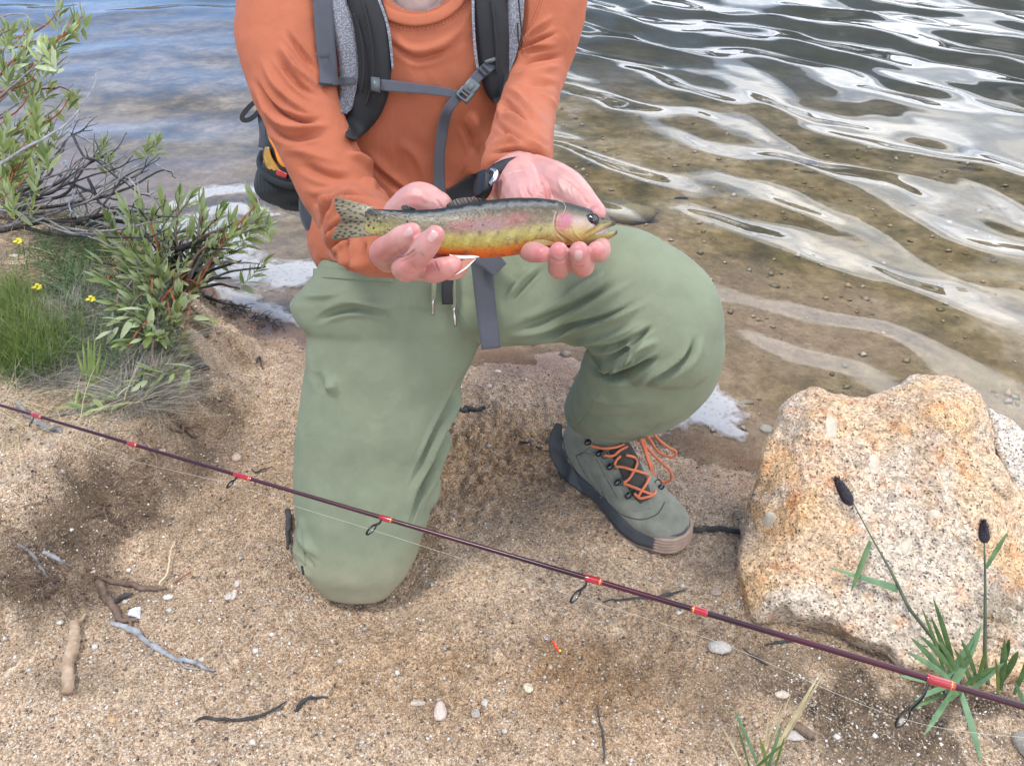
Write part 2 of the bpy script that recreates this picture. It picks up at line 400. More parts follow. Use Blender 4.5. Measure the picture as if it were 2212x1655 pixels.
def axis(lo, hi, step, far, g):
    a = list(np.arange(lo, hi, step)); s = step; v = a[-1]
    while v < far[1]: s *= g; v += s; a.append(v)
    s = step; v = a[0]; pre = []
    while v > far[0]: s *= g; v -= s; pre.append(v)
    return np.array(pre[::-1] + a)
def gridfaces(nx, ny):
    i = np.arange(nx - 1); j = np.arange(ny - 1); J, I = np.meshgrid(j, i, indexing='ij'); a = (J * nx + I).ravel()
    return np.stack([a, a + 1, a + nx + 1, a + nx], 1)
gx_ = axis(-1.15, 1.05, .0042, (-260, 260), 1.075); gy_ = axis(.36, 1.75, .0042, (-60, 320), 1.06)
X, Y = np.meshgrid(gx_, gy_); x = X.ravel(); y = Y.ravel()
d, b = masks(x, y); Z = hf(x, y, True, (d, b)); q = XY(x, y)
_T.update(x=list(gx_), y=list(gy_), z=Z.reshape(len(gy_), len(gx_)))
V = np.stack([x, y, Z], 1)
wet = 1 - sstep(.0, .16, d + .05 * fbm(q, 6, 3, 31))
damp = .95 * np.exp(-(((x - .07) / .36)**2 + ((y - .64) / .13)**2)) * (.75 + .6 * fbm(q, 8, 3, 32)) + .8 * np.exp(-(((x + .0) / .3)**2 + ((y - 1.08) / .22)**2)) + .5 * np.exp(-(((x + .45) / .2)**2 + ((y - 1.0) / .35)**2))
slope = sstep(.0, .10, b + .17) * (1 - sstep(-.03, .07, b + .03 * fbm(q, 12, 3, 33)))
litter = sstep(.03, .10, b) * sstep(1.15, 1.3, y)
soil = np.clip(.85 * slope * sstep(-.35, .35, fbm(q, 7, 4, 34) + .25) + litter * .75 * sstep(-.35, .2, fbm(q, 10, 3, 35)), 0, 1)
bx, by = G(1900, 1500, 0)[:2]
soil = np.maximum(soil, np.exp(-(((x - bx - .06) / .30)**2 + ((y - by + .02) / .12)**2)) * sstep(-.6, .1, fbm(q, 11, 4, 36)) * 1.3).clip(0, 1)
for (px_, py_, rx_, ry_) in ((1540,1215,.07,.05),(240,1290,.10,.03),(150,1470,.08,.03),(700,1000,.05,.04),(470,900,.05,.10)):
    g_ = G(px_, py_, 0); soil = np.maximum(soil, .55 * np.exp(-(((x - g_[0]) / rx_)**2 + ((y - g_[1]) / ry_)**2)) * sstep(-.3, .5, fbm(q, 16, 3, 37)))
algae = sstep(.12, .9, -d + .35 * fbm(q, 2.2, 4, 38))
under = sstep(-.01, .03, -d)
clump = .9 * sstep(1.5, 4.2, -d + .5 * fbm(q, 1.3, 3, 39) + .35 * np.maximum(x, -1))  # far bed painted darker, standing in for light absorbed by deep water
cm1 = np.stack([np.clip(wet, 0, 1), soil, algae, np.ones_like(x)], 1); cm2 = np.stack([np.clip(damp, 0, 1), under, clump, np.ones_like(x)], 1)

N = NT('sand')
s1 = N.n('ShaderNodeSeparateColor', {0: N.attr('m1')}); s2 = N.n('ShaderNodeSeparateColor', {0: N.attr('m2')})
grain = N.n('ShaderNodeTexVoronoi', {'Vector': N.co(), 'Scale': 430.0}); gr2 = N.n('ShaderNodeTexVoronoi', {'Vector': N.co((1, 1, .6)), 'Scale': 230.0})
gs = N.n('ShaderNodeSeparateColor', {0: grain.outputs['Color']}); gs2 = N.n('ShaderNodeSeparateColor', {0: gr2.outputs['Color']})
cA = N.ramp(gs.outputs[0], (.0, (.11,.065,.035)), (.09, (.27,.175,.11)), (.40, (.48,.345,.225)), (.70, (.60,.465,.33)), (.92, (.82,.71,.58)), interp='LINEAR')
cB = N.ramp(gs2.outputs[1], (.0, (.36,.245,.155)), (.5, (.49,.36,.24)), (.85, (.68,.56,.43)))
sand = N.mix(.38, cA, cB)
big = N.ramp(N.noise(6, 5, .6), (.3, .80), (.7, 1.12)); sand = N.mix(1, sand, big, 'MULTIPLY')
mid = N.ramp(N.noise(45, 4, .6), (.35, .78), (.62, 1.1)); sand = N.mix(1, sand, mid, 'MULTIPLY')
sand = N.mix(1, sand, (1.05, 1.0, .945), 'MULTIPLY'); sand = N.mix(s2.outputs[0], sand, N.mix(1, sand, (.66,.56,.44), 'MULTIPLY'))
sl = N.ramp(gs.outputs[1], (.0, (.028,.020,.013)), (.5, (.085,.060,.04)), (.78, (.17,.12,.08)), (.92, (.42,.33,.235)))
sl = N.mix(N.ramp(N.noise(30, 4), (.35, 0), (.7, 1)), sl, (.19,.13,.08))
colr = N.mix(s1.outputs[1], sand, sl)
wetc = N.mix(.55, N.mix(1, colr, (.62,.50,.42), 'MULTIPLY'), (.30,.185,.13))
colr = N.mix(s1.outputs[0], colr, wetc)
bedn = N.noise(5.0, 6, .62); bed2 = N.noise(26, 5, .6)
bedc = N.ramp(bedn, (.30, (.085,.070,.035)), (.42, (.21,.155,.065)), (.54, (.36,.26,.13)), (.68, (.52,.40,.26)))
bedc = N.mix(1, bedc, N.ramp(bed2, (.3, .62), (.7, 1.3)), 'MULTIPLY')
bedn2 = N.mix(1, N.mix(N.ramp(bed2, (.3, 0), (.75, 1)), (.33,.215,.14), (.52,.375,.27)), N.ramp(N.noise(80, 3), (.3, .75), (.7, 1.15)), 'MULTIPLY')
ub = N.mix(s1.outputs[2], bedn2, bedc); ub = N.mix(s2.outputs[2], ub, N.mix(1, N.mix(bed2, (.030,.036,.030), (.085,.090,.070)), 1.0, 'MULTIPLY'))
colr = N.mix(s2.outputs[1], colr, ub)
hgt = N.math('ADD', N.math('MULTIPLY', grain.outputs['Distance'], -1.0), N.math('MULTIPLY', gr2.outputs['Distance'], -.9))
nrm = N.bump(hgt, .95, .0028); nrm = N.bump(N.noise(90, 4, .6), .5, .006, nrm)
rough = N.math('SUBTRACT', .92, N.math('MULTIPLY', s1.outputs[0], .5))
M_sand = N.out(colr, rough, nrm, **{'Specular IOR Level': .4})
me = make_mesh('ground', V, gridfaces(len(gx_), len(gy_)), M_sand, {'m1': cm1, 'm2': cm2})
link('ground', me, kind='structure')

# ------------------------------------------------------------------ lake water
N = NT('lake_water'); N.t.nodes.remove(N.b)
rip = N.bump(N.noise(9, 2, .45, N.co((1, 1.6, 1))), .10, .008)
fr = N.n('ShaderNodeFresnel', {'IOR': 1.333, 'Normal': rip}).outputs[0]
gl = N.n('ShaderNodeBsdfGlossy', {'Roughness': .012, 'Normal': rip}); trn = N.n('ShaderNodeBsdfTransparent', {'Color': (.93, .955, .94, 1)})
ms = N.n('ShaderNodeMixShader', {0: fr, 1: trn.outputs[0], 2: gl.outputs[0]})
N.l(ms.outputs[0], N.t.nodes['Material Output'].inputs['Surface']); M_water = N.m
def waves(x, y):
    q = XY(x, y); d = -sdpoly(x, y, LAND)
    right = sstep(-.5, .35, x + .12 * (y - 2)); dist = sstep(.02, .8, d)
    wx = x + .10 * fbm(q, 1.6, 3, 51); wy = y + .10 * fbm(q, 1.6, 3, 52)
    h = 0
    for (ang, lam, am, ph) in ((44, .47, .0112, 0), (62, .36, .0060, 2), (26, .31, .0040, 4), (78, .24, .0016, 1), (16, .90, .0060, 5)):
        a = R(ang); k = 2 * np.pi / lam; u = (wx * math.sin(a) + wy * math.cos(a)) * k + ph + 1.3 * noise(q, 1.1, 60 + int(ang))
        h = h + am * (np.sin(u) + .16 * np.sin(2 * u)) * (1 + .5 * noise(q, 1.7, 90 + int(ang)))
    l = 0
    for (ang, lam, am, ph) in ((8, .60, .0042, 0), (-14, .40, .0020, 2), (20, .90, .0055, 1)):
        a = R(ang); k = 2 * np.pi / lam; l = l + am * np.sin((wx * math.sin(a) + wy * math.cos(a)) * k + ph + 1.5 * noise(q, 1.0, 70 + int(ang)))
    h = h * (.12 + .88 * right) + l * (1 - .7 * right)
    h = h * (.10 + .90 * dist) * (1 - .6 * sstep(8, 40, y))
    h = h + .0006 * fbm(q, 7, 2, 55) * sstep(0, .15, d)
    return WL + h + .0035 * np.exp(-((d - .05) / .03)**2)
wx_ = axis(-2.6, 2.9, .0125, (-260, 260), 1.06); wy_ = axis(1.0, 4.2, .0125, (.95, 318), 1.022)
wy_ = wy_[wy_ > .95]
X, Y = np.meshgrid(wx_, wy_); x = X.ravel(); y = Y.ravel(); V = np.stack([x, y, waves(x, y)], 1)
F = gridfaces(len(wx_), len(wy_)); dd = sdpoly(x, y, LAND); F = F[(dd[F] < .06).any(1)]
used = np.unique(F); rm = np.full(len(V), -1); rm[used] = np.arange(len(used)); V = V[used]; F = rm[F]
link('lake_water', make_mesh('lake_water', V, F, M_water), kind='structure')

# far shore: dark forested slopes that the ripples mirror
N = NT('far_hills'); c = N.mix(N.ramp(N.noise(.09, 6, .65), (.35, 0), (.65, 1)), (.030,.040,.034), (.16,.155,.145))
M_hill = N.out(c, .95, None)
nx = 240; th = np.linspace(-1.9, 1.9, nx); rows = []
for k, (rr, hh) in enumerate(((150, -.7), (158, 3), (185, 7), (230, 15), (290, 24), (330, 0))):
    prof = 1 + .45 * fbm(XY(th * 3, th * 0 + k * .3), 1, 5, 80)
    rows.append(np.stack([np.sin(th) * rr, np.cos(th) * rr, np.where(np.full(nx, hh) > 0, hh * prof, hh)], 1))
V = np.vstack(rows); link('far_hills', make_mesh('far_hills', V, gridfaces(nx, len(rows)), M_hill), kind='structure')

# ------------------------------------------------------------------ foam on the water's edge
N = NT('foam'); v1 = N.vor(210, out='Distance'); v2 = N.vor(75, out='Distance'); f1 = N.noise(45, 5, .6)
ff = N.n('ShaderNodeSeparateColor', {0: N.attr()}).outputs[0]
hole = N.math('ADD', N.math('MULTIPLY', N.ramp(v2, (.10, 0), (.42, 1)), .35), N.math('MULTIPLY', N.ramp(v1, (.05, 0), (.4, 1)), .15))
al = N.math('MULTIPLY', N.math('ADD', N.math('ADD', N.math('MULTIPLY', ff, 1.7), N.math('MULTIPLY', f1, .9)), hole), .5)
M_foam = N.out(N.ramp(N.math('ADD', N.math('MULTIPLY', v2, .8), N.math('MULTIPLY', v1, .5)), (.1, (.36,.37,.40)), (.6, (.60,.61,.63))), .7, N.bump(N.math('ADD', v1, N.math('MULTIPLY', v2, 1.2)), .25, .0015), **{'Alpha': N.ramp(al, (.40, .0), (.70, .24), (1.0, .52))})
def foam(label, px_strips, thr=.0, cell=.0035):
    """strips: pixel polyline, half width in metres"""
    P0 = [(np.array([G(a, b, WL)[:2] for a, b in s]), wv) for s, wv in px_strips]
    al = np.vstack([s for s, _ in P0]); x0, y0 = al.min(0) - .12; x1, y1 = al.max(0) + .12
    ax_ = np.arange(x0, x1, cell); ay_ = np.arange(y0, y1, cell); X, Y = np.meshgrid(ax_, ay_); x = X.ravel(); y = Y.ravel(); q = XY(x, y)
    f = np.full(x.shape, -9.0)
    for s, wv in P0:
        e, t = polydist(x, y, catmull(s, len(s) * 6)); f = np.maximum(f, 1 - e / (wv * (.55 + .45 * np.sin(np.pi * t.clip(.03, .97)))))
    n = fbm(q, 12, 4, 90) * .55 + fbm(q, 45, 2, 91) * .28
    f = f + n * .9 - thr + .25; h = np.maximum(np.maximum(hf(x, y, True), waves(x, y)) + .0018, WL) + .003 * np.clip(f - .1, 0, 1) + .0004 * np.abs(noise(q, 120, 92))
    V = np.stack([x, y, h], 1); F = gridfaces(len(ax_), len(ay_)); F = F[(f[F] > 0).all(1)]
    used = np.unique(F); rm = np.full(len(V), -1); rm[used] = np.arange(len(used)); V = V[used]; F = rm[F]
    ff = np.clip(f[used], 0, 1); b = V.mean(0); o = link('foam', make_mesh('foam', V, F, M_foam, np.stack([ff, ff, ff], 1), base=b), None, tuple(b), kind='stuff', label=label, category='foam')
foam('white foam washed against the bank behind the leafy shrub', [([(375,445),(450,420),(540,412),(600,425)], .045), ([(400,478),(500,455),(590,470)], .030),
     ([(340,500),(430,490),(500,540),(540,572),(610,590),(700,582)], .085), ([(300,540),(380,560),(470,585)], .07),
     ([(455,622),(520,650),(600,682),(670,708)], .032)], .10)
foam('white bubbly foam patch beside the bent knee and boot', [([(1420,905),(1475,885),(1520,868),(1570,885)], .085), ([(1480,850),(1530,835)], .055), ([(1530,915),(1590,940)], .035)], .05)

# ------------------------------------------------------------------ loose coarse grains over the sand
def grains(name, n, rmin, rmax, box_, pal, label, power=3.0, seed=1, cover=None, flat=(.5, 1)):
    r = np.random.default_rng(seed); x = r.uniform(box_[0], box_[1], n); u = r.uniform(0, 1, n); y = box_[2] + (box_[3] - box_[2]) * u**1.35
    keep = np.abs(x) < .2 + .80 * np.hypot(y, 1.0) * .95
    d, b = masks(x, y); keep &= (d > .03) if name != 'lake_bed_pebbles' else ((d < -.02) & (d > -2.2) & (x > -.35 + .3 * r.normal(0, 1, n)))
    if cover is not None: keep &= cover(x, y, d, b, r)
    x, y, d, b = x[keep], y[keep], d[keep], b[keep]; n = len(x); z = hf(x, y, True, (d, b))
    rad = rmin + (rmax - rmin) * r.uniform(0, 1, n)**power
    O = np.array([(1,0,0),(-1,0,0),(0,1,0),(0,-1,0),(0,0,1),(0,0,-1)], float); Fo = np.array([(0,2,4),(2,1,4),(1,3,4),(3,0,4),(2,0,5),(1,2,5),(3,1,5),(0,3,5)])
    S = r.uniform(.55, 1.1, (n, 3)); S[:, 2] *= r.uniform(flat[0], flat[1], n)
    B = O[None] * (1 + r.uniform(-.3, .3, (n, 6, 1))) * S[:, None, :] * rad[:, None, None]
    a = r.uniform(0, 2*np.pi, n); c, s = np.cos(a), np.sin(a); t = r.uniform(-.5, .5, n); ct, st = np.cos(t), np.sin(t)
    Rm = np.zeros((n, 3, 3)); Rm[:, 0, 0] = c; Rm[:, 0, 1] = -s; Rm[:, 1, 0] = s; Rm[:, 1, 1] = c; Rm[:, 2, 2] = 1
    Rt = np.zeros((n, 3, 3)); Rt[:, 0, 0] = 1; Rt[:, 1, 1] = ct; Rt[:, 1, 2] = -st; Rt[:, 2, 1] = st; Rt[:, 2, 2] = ct
    V = np.einsum('nij,nkj->nki', Rm @ Rt, B) + np.stack([x, y, z + rad * .25], 1)[:, None, :]
    F = (Fo[None] + np.arange(n)[:, None, None] * 6).reshape(-1, 3)
    pc = np.array(pal)[r.integers(0, len(pal), n)] * r.uniform(.65, 1.25, (n, 1))
    # grains share the dampness of the ground below them
    wt = ((1 - sstep(.0, .16, d)) * (name != 'lake_bed_pebbles'))[:, None]; dm = np.clip(.75 * np.exp(-(((x - .05) / .34)**2 + ((y - .66) / .12)**2)) + .8 * np.exp(-((x / .3)**2 + ((y - 1.08) / .22)**2)), 0, 1)[:, None]
    pc = pc * (1 - .45 * wt) * (1 - .32 * dm); cols = np.repeat(pc, 6, 0)
    me = make_mesh(name, V.reshape(-1, 3), F, M_grain, cols, False)
    link(name, me, None, kind='stuff', label=label, category='gravel')
N = NT('grain'); M_grain = N.out(N.mix(1, N.attr(), N.ramp(N.noise(500, 2), (.3, .75), (.7, 1.1)), 'MULTIPLY'), .6, None)
bedpal = [(.40,.30,.20),(.32,.26,.15),(.48,.38,.28),(.26,.21,.14),(.42,.29,.20),(.52,.45,.36),(.36,.29,.17),(.22,.18,.12)]
pal = [(.46,.34,.235),(.50,.39,.28),(.40,.275,.17),(.60,.51,.41),(.68,.61,.53),(.34,.235,.15),(.48,.33,.25),(.25,.17,.11),(.74,.70,.64),(.44,.31,.18),(.10,.08,.07)]
grains('coarse_sand', 105000, .0011, .0032, (-1.25, 1.1, .38, 1.9), pal, 'coarse granite grains scattered over the beach', 2.4, 1, lambda x, y, d, b, r: r.uniform(0, 1, len(x)) < .88 - .6 * sstep(0, .1, b) * sstep(1.2, 1.4, y))
grains('gravel', 2600, .003, .0068, (-1.2, 1.0, .40, 1.8), [(.62,.54,.45),(.72,.68,.62),(.55,.42,.31),(.46,.40,.35),(.60,.44,.34),(.40,.30,.2)], 'pale small gravel strewn among the grains', 3.0, 2, lambda x, y, d, b, r: r.uniform(0, 1, len(x)) < .35 + .5 * sstep(0, -.4, x))
grains('bank_crumbs', 9000, .0012, .004, (-1.3, -.35, .75, 1.9), [(.07,.05,.035),(.11,.08,.05),(.04,.03,.022),(.22,.16,.11)], 'dark soil crumbs on the crumbling bank', 2, 3, lambda x, y, d, b, r: (b > -.11 + .03 * r.normal(0, 1, len(x))) & (b < .05) & (fbm(XY(x, y), 7, 4, 34) > -.2))
grains('lake_bed_pebbles', 8000, .0022, .017, (-2.4, 2.6, 1.1, 4.4), bedpal, 'small stones and pebbles on the shallow lake bed', 6.0, 7, None, (.35, .7))
# ------------------------------------------------------------------ the kneeling angler
M_shirt = fabric('orange_jersey', (.42,.122,.058), None, 1400, .85, .06, .05)
M_seam = simple('orange_thread', (.60,.20,.09), .8, .1)
M_pants = fabric('sage_trouser_cloth', (.200,.230,.150), None, 1500, .85, .05, .09, .3)
M_pseam = simple('sage_seam', (.195,.235,.165), .85, .1)
N = NT('skin')
N.out(N.mix(1, N.attr(), N.ramp(N.noise(70, 4), (.3, .90), (.7, 1.06)), 'MULTIPLY'), .42, N.bump(N.noise(700, 3), .25, .0006, N.bump(N.noise(160, 3), .25, .0015)), **{'Subsurface Weight': .25, 'Subsurface Radius': (.010, .004, .002), 'Subsurface Scale': .6}); M_skin = N.m
M_nail = simple('nail', (.55,.32,.30), .38, .05, coat=.3)
_t = M_pants.node_tree; _b = _t.nodes['Principled BSDF']; _c = _b.inputs['Base Color'].links[0].from_socket   # sand dust on the cloth near the ground
_tc = _t.nodes.new('ShaderNodeTexCoord'); _sx = _t.nodes.new('ShaderNodeSeparateXYZ'); _t.links.new(_tc.outputs['Object'], _sx.inputs[0])
_mr = _t.nodes.new('ShaderNodeMapRange'); _mr.inputs['From Min'].default_value = .015; _mr.inputs['From Max'].default_value = .13; _mr.inputs['To Min'].default_value = .85; _mr.inputs['To Max'].default_value = 0; _t.links.new(_sx.outputs['Z'], _mr.inputs['Value'])
_nz = _t.nodes.new('ShaderNodeTexNoise'); _nz.inputs['Scale'].default_value = 55; _nz.inputs['Detail'].default_value = 6; _nz.inputs['Roughness'].default_value = .7; _t.links.new(_tc.outputs['Object'], _nz.inputs['Vector'])
_m2 = _t.nodes.new('ShaderNodeMath'); _m2.operation = 'MULTIPLY'; _t.links.new(_mr.outputs[0], _m2.inputs[0]); _t.links.new(_nz.outputs['Fac'], _m2.inputs[1])
_mx = _t.nodes.new('ShaderNodeMix'); _mx.data_type = 'RGBA'; _t.links.new(_m2.outputs[0], _mx.inputs[0]); _t.links.new(_c, _mx.inputs[6]); _mx.inputs[7].default_value = (.42, .32, .21, 1); _t.links.new(_mx.outputs[2], _b.inputs['Base Color'])
person = Thing('person', 'person kneeling on one knee in orange long-sleeved shirt and sage green trousers, holding a trout', 'person', (-.1, .95, 0))
NOZ = dict(k=1)

# --- shirt: torso and two sleeves fused into one cloth surface
torso = [(700,-150,1080,-150,1.04,.45),(610,-95,1175,-95,1.05,.40),(590,-30,1180,-30,1.055,.44),(600,60,1165,60,1.06,.48),(640,160,1130,160,1.075,.50),(660,260,1100,260,1.10,.52),
         (665,360,1072,360,1.13,.53),(668,440,1060,440,1.145,.54),(664,500,1052,500,1.15,.56),(668,545,1050,545,1.14,.62),(684,578,1046,572,1.13,.64)]
arm_r = [(590,-120,760,-120,1.03,.9),(528,-30,735,-40,1.02,.9),(508,60,725,60,1.01,.8),(522,140,722,120,1.005,.8),(548,215,724,180,1.0,.8),(578,280,742,245,1.0,.8),(606,340,768,300,1.0,.82),(640,412,797,362,1.0,.85),(672,470,826,425,.995,.9),(706,528,856,448,.965,.95)]
fore_r = [(700,500,838,425,.985,1.0),(735,562,858,447,.93,1.0),(775,583,868,455,.885,1.0),(822,592,880,470,.845,.95)]
fore_r = [(690,470,850,450,1.0,.9),(712,548,846,446,.945,1.0),(752,580,858,452,.885,.95),(812,594,874,472,.83,.85),(866,598,908,505,.805,.75)]
arm_l = [(1030,-130,1215,-130,1.04,.9),(1075,-60,1262,-60,1.03,.85),(1105,20,1266,20,1.03,.85),(1108,90,1252,90,1.035,.85),(1098,160,1226,160,1.035,.88),(1082,220,1208,215,1.0,.9),(1066,275,1198,265,.95,.9),(1052,325,1194,310,.885,.85),(1040,370,1192,350,.835,.8)]
def LP(s, n=36, seg=32, p=2.1): return loft_px(s, n, seg, p)
Vs, Fs = remesh([LP(torso, 40, 56, 2.4), LP(arm_r), LP(fore_r), LP(arm_l)], .0028, 14)
folds = [ # right sleeve (left in the photograph)
 ([(598,90),(640,150),(690,190)], 8, .006),([(612,60),(655,120),(695,165)], 6, -.004),([(560,120),(600,190),(660,240),(700,250)], 8, .005),([(545,165),(590,232),(650,262),(700,262)], 6, -.006),
 ([(556,205),(600,262),(650,280),(722,270)], 7, .006),([(590,110),(640,180),(690,215)], 6, -.004),([(560,250),(620,300),(700,290)], 7, -.003),
 ([(600,320),(660,330),(740,360)], 12, .004),([(640,350),(700,380),(770,390)], 10, -.0035),([(650,400),(700,420),(790,400)], 9, .004),([(670,440),(730,440),(800,415)], 6, -.004),
 ([(690,470),(740,440),(815,425)], 6.0, 0.0080),([(688,500),(725,455),(800,438)], 4.5, -0.0080),([(694,520),(730,470),(770,448),(836,446)], 5.0, 0.0080),([(702,535),(728,495),(760,470),(800,460)], 4.5, -0.0080),
 ([(712,545),(738,508),(770,486)], 4.5, 0.0072),([(722,556),(742,520),(765,500)], 4.5, -0.0064),([(735,500),(742,540),(765,572)], 4.5, 0.0048),([(752,505),(757,540),(778,575)], 4.5, -0.0048),([(768,512),(775,550),(800,585)], 4.5, 0.0056),([(785,520),(793,555),(815,588)], 4.5, -0.0048),([(802,525),(812,560),(832,590)], 4.5, 0.0048),
 ([(744,330),(775,345),(806,370)], 8.0, 0.0064),([(770,395),(800,400),(818,410)], 5.0, 0.0048),
 # chest pulls
 ([(815,50),(860,95),(900,110),(960,95),(1010,50)], 9, .003),([(830,80),(880,120),(920,126),(990,100)], 8, -.0025),([(850,300),(900,340),(930,420)], 12, .0025),([(780,320),(850,380),(890,410)], 9, .0035),([(790,345),(850,400),(900,425)], 6, -.003),
 ([(1045,330),(1030,270),(1010,240)], 10, .005),([(1030,350),(1012,290),(990,260)], 8, -.003),([(990,380),(1020,330),(1035,290)], 7, .0035),([(820,410),(900,425),(1000,395)], 8, .003),
 ([(690,545),(750,560),(830,570)], 7, .004),([(680,560),(740,575),(800,578)], 4, -.003),
 # left sleeve (right in the photograph)
 ([(1105,130),(1150,105),(1210,95)], 7, .0045),([(1108,145),(1160,130),(1220,120)], 6, -.004),([(1100,160),(1150,160),(1215,140)], 7, .004),([(1110,110),(1150,70),(1200,30)], 7, .004),([(1112,120),(1160,90),(1210,70)], 5, -.003),
 ([(1090,185),(1120,210),(1150,250),(1180,270)], 8, .0045),([(1080,210),(1110,240),(1140,280)], 6, -.0045),([(1072,240),(1110,265),(1160,300),(1192,305)], 8, .005),([(1066,262),(1100,290),(1150,320)], 6, -.004),([(1075,225),(1085,240),(1075,262)], 5, .004),
 ([(1055,315),(1110,305),(1160,318),(1190,335)], 7, .004),([(1050,335),(1110,326),(1160,335),(1190,350)], 4, -.0035),([(1048,352),(1110,340),(1160,345),(1188,356)], 4, .003),([(1160,200),(1190,220),(1205,240)], 6, .003),([(1130,180),(1170,180),(1205,190)], 7, -.003)]
folds = [(f[0], f[1] * .9, f[2] * 1.75) + tuple(f[3:]) for f in folds]; Vs = sculpt(Vs, Fs, folds); Vs = Vs + normals(Vs, Fs) * (.0016 * fbm(Vs, 16, 3, 11) + .0007 * noise(Vs, 60, 12))[:, None]
_u, _w, _z = pix(Vs); _in = inpoly(_u, _w, [(835,-400),(835,-20),(838,0),(856,17),(880,25),(905,28),(930,25),(952,16),(968,0),(972,-20),(975,-400)]) & (_z < 1.055)
if isinstance(Fs, np.ndarray): Fs = Fs[~_in[Fs].all(1)]
else: Fs = [f for f in Fs if not all(_in[i] for i in f)]
shirt = person.part('shirt', Vs, Fs, M_shirt, label='orange long-sleeved jersey shirt')
T_shirt = bvh(Vs, Fs)

def ribbon(tree, ctr, half, off, thick, n=None, hang=None, crown=0.0, z=None, flatten=.5):
    """flat strap laid over a surface. ctr: centre pixels; half: half width in px (number or list)"""
    n = n or len(ctr) * 6; c = catmull(ctr, n); hw = np.full(len(ctr), half, float) if np.isscalar(half) else np.array(half, float)
    hw = catmull(hw[:, None], n)[:, 0]; t = tangents(np.hstack([c, np.zeros((n, 1))]))[:, :2]; nn = np.stack([-t[:, 1], t[:, 0]], 1)
    K = 7; rows = []
    for i in range(n):
        row = []
        for k in range(K):
            s = -1 + 2 * k / (K - 1); p = c[i] + nn[i] * hw[i] * s
            zz = None if z is None else np.interp(i / (n - 1), np.linspace(0, 1, len(z)), z)
            q = snap(tree, p[0], p[1], off) if tree is not None else None
            if zz is not None: q = P(p[0], p[1], zz)
            row.append(q if q is not None else (p[0], p[1], np.nan))
        rows.append(row)
    A = np.array(rows, float); bad = np.isnan(A[..., 2])
    if bad.any():
        zg = np.where(bad, np.nan, pix(np.where(bad[..., None], 1.0, A))[2])
        for i in range(n):
            for k in range(K):
                if bad[i, k]:
                    g = np.where(~bad); jj = ((g[0] - i)**2 + (g[1] - k)**2).argmin() if len(g[0]) else None
                    A[i, k] = P(A[i, k, 0], A[i, k, 1], zg[g[0][jj], g[1][jj]] if jj is not None else 1.0)
    Z = pix(A)[2]; Zs = Z.copy()
    for _ in range(6):
        Zs = (Zs + np.roll(Zs, 1, 0) + np.roll(Zs, -1, 0)) / 3; Zs[0] = Z[0]; Zs[-1] = Z[-1]
    Zs = np.minimum(Zs, Z + .0015) if tree is not None else Zs
    Zs = (1 - flatten) * Zs + flatten * Zs.mean(1, keepdims=True) if tree is not None else Zs
    d = A - np.array([0, 0, CH]); A = np.array([0, 0, CH]) + d * (Zs / Z)[..., None]
    dirn = d / np.linalg.norm(d, axis=-1, keepdims=True)
    s = np.linspace(-1, 1, K); cr = crown * np.sqrt(np.maximum(0, 1 - s**2))[None, :, None]
    top = A - dirn * cr; bot = A + dirn * thick
    V = np.vstack([top.reshape(-1, 3), bot.reshape(-1, 3)]); o = n * K; F = []
    for i in range(n - 1):
        for k in range(K - 1):
            a = i*K + k; F.append((a, a+1, a+K+1, a+K)); F.append((o+a, o+a+K, o+a+K+1, o+a+1))
        F.append((i*K, i*K+K, o+i*K+K, o+i*K)); F.append((i*K+K-1, o+i*K+K-1, o+i*K+2*K-1, i*K+2*K-1))
    F.append(tuple([o+k for k in range(K)] + [k for k in range(K-1, -1, -1)])); e = (n-1)*K
    F.append(tuple([e+k for k in range(K)] + [o+e+k for k in range(K-1, -1, -1)]))
    return V, F
def cord(tree, px, r, off=.001, n=None, seg=6, z=None):
    n = n or len(px) * 6; c = catmull(px, n); Q = []
    for i, p in enumerate(c):
        zz = None if z is None else np.interp(i / (n - 1), np.linspace(0, 1, len(z)), z)
        q = P(p[0], p[1], zz) if zz is not None else snap(tree, p[0], p[1], off)
        if q is not None: Q.append(q)
    if len(Q) < 2:
        zz = pix(Q[0])[2] if Q else 1.3; Q = [P(p[0], p[1], zz) for p in c[:3]]
    return tube(np.array(Q), r, n=len(Q), seg=seg)

# neckline band and stitching
person.sub(shirt, 'collar_band', *ribbon(T_shirt, [(794,-40),(806,-5),(829,24),(864,40),(905,44),(948,34),(982,10),(998,-15),(1008,-45)], 13, .004, .004, 60, crown=.0015), M_shirt)
stv, stf = [], []
stitches = []
for a in (0, 5):
    c = catmull([(781-a*.2,-30),(800-a*.6,5),(824-a*.5,38+a*.6),(862,57+a),(906,61+a),(954,49+a),(990+a*.5,26+a*.5),(1012+a*.6,-5),(1022+a,-30)], 90)
    for i in range(0, 88, 2): stitches.append(cord(T_shirt, [c[i], c[i+1]], .0005, .0012, 2, 4))
for c0 in ([(690,-20),(703,10),(712,50),(724,95)], [(1175,-20),(1160,20),(1145,60),(1130,100)]):
    for s in (-3, 3):
        c = catmull(c0, 50)
        for i in range(0, 48, 2): stitches.append(cord(T_shirt, [(c[i][0]+s, c[i][1]), (c[i+1][0]+s, c[i+1][1])], .0005, .0012, 2, 4))
person.sub(shirt, 'stitching', *join(*stitches), M_seam)['kind'] = 'stuff'

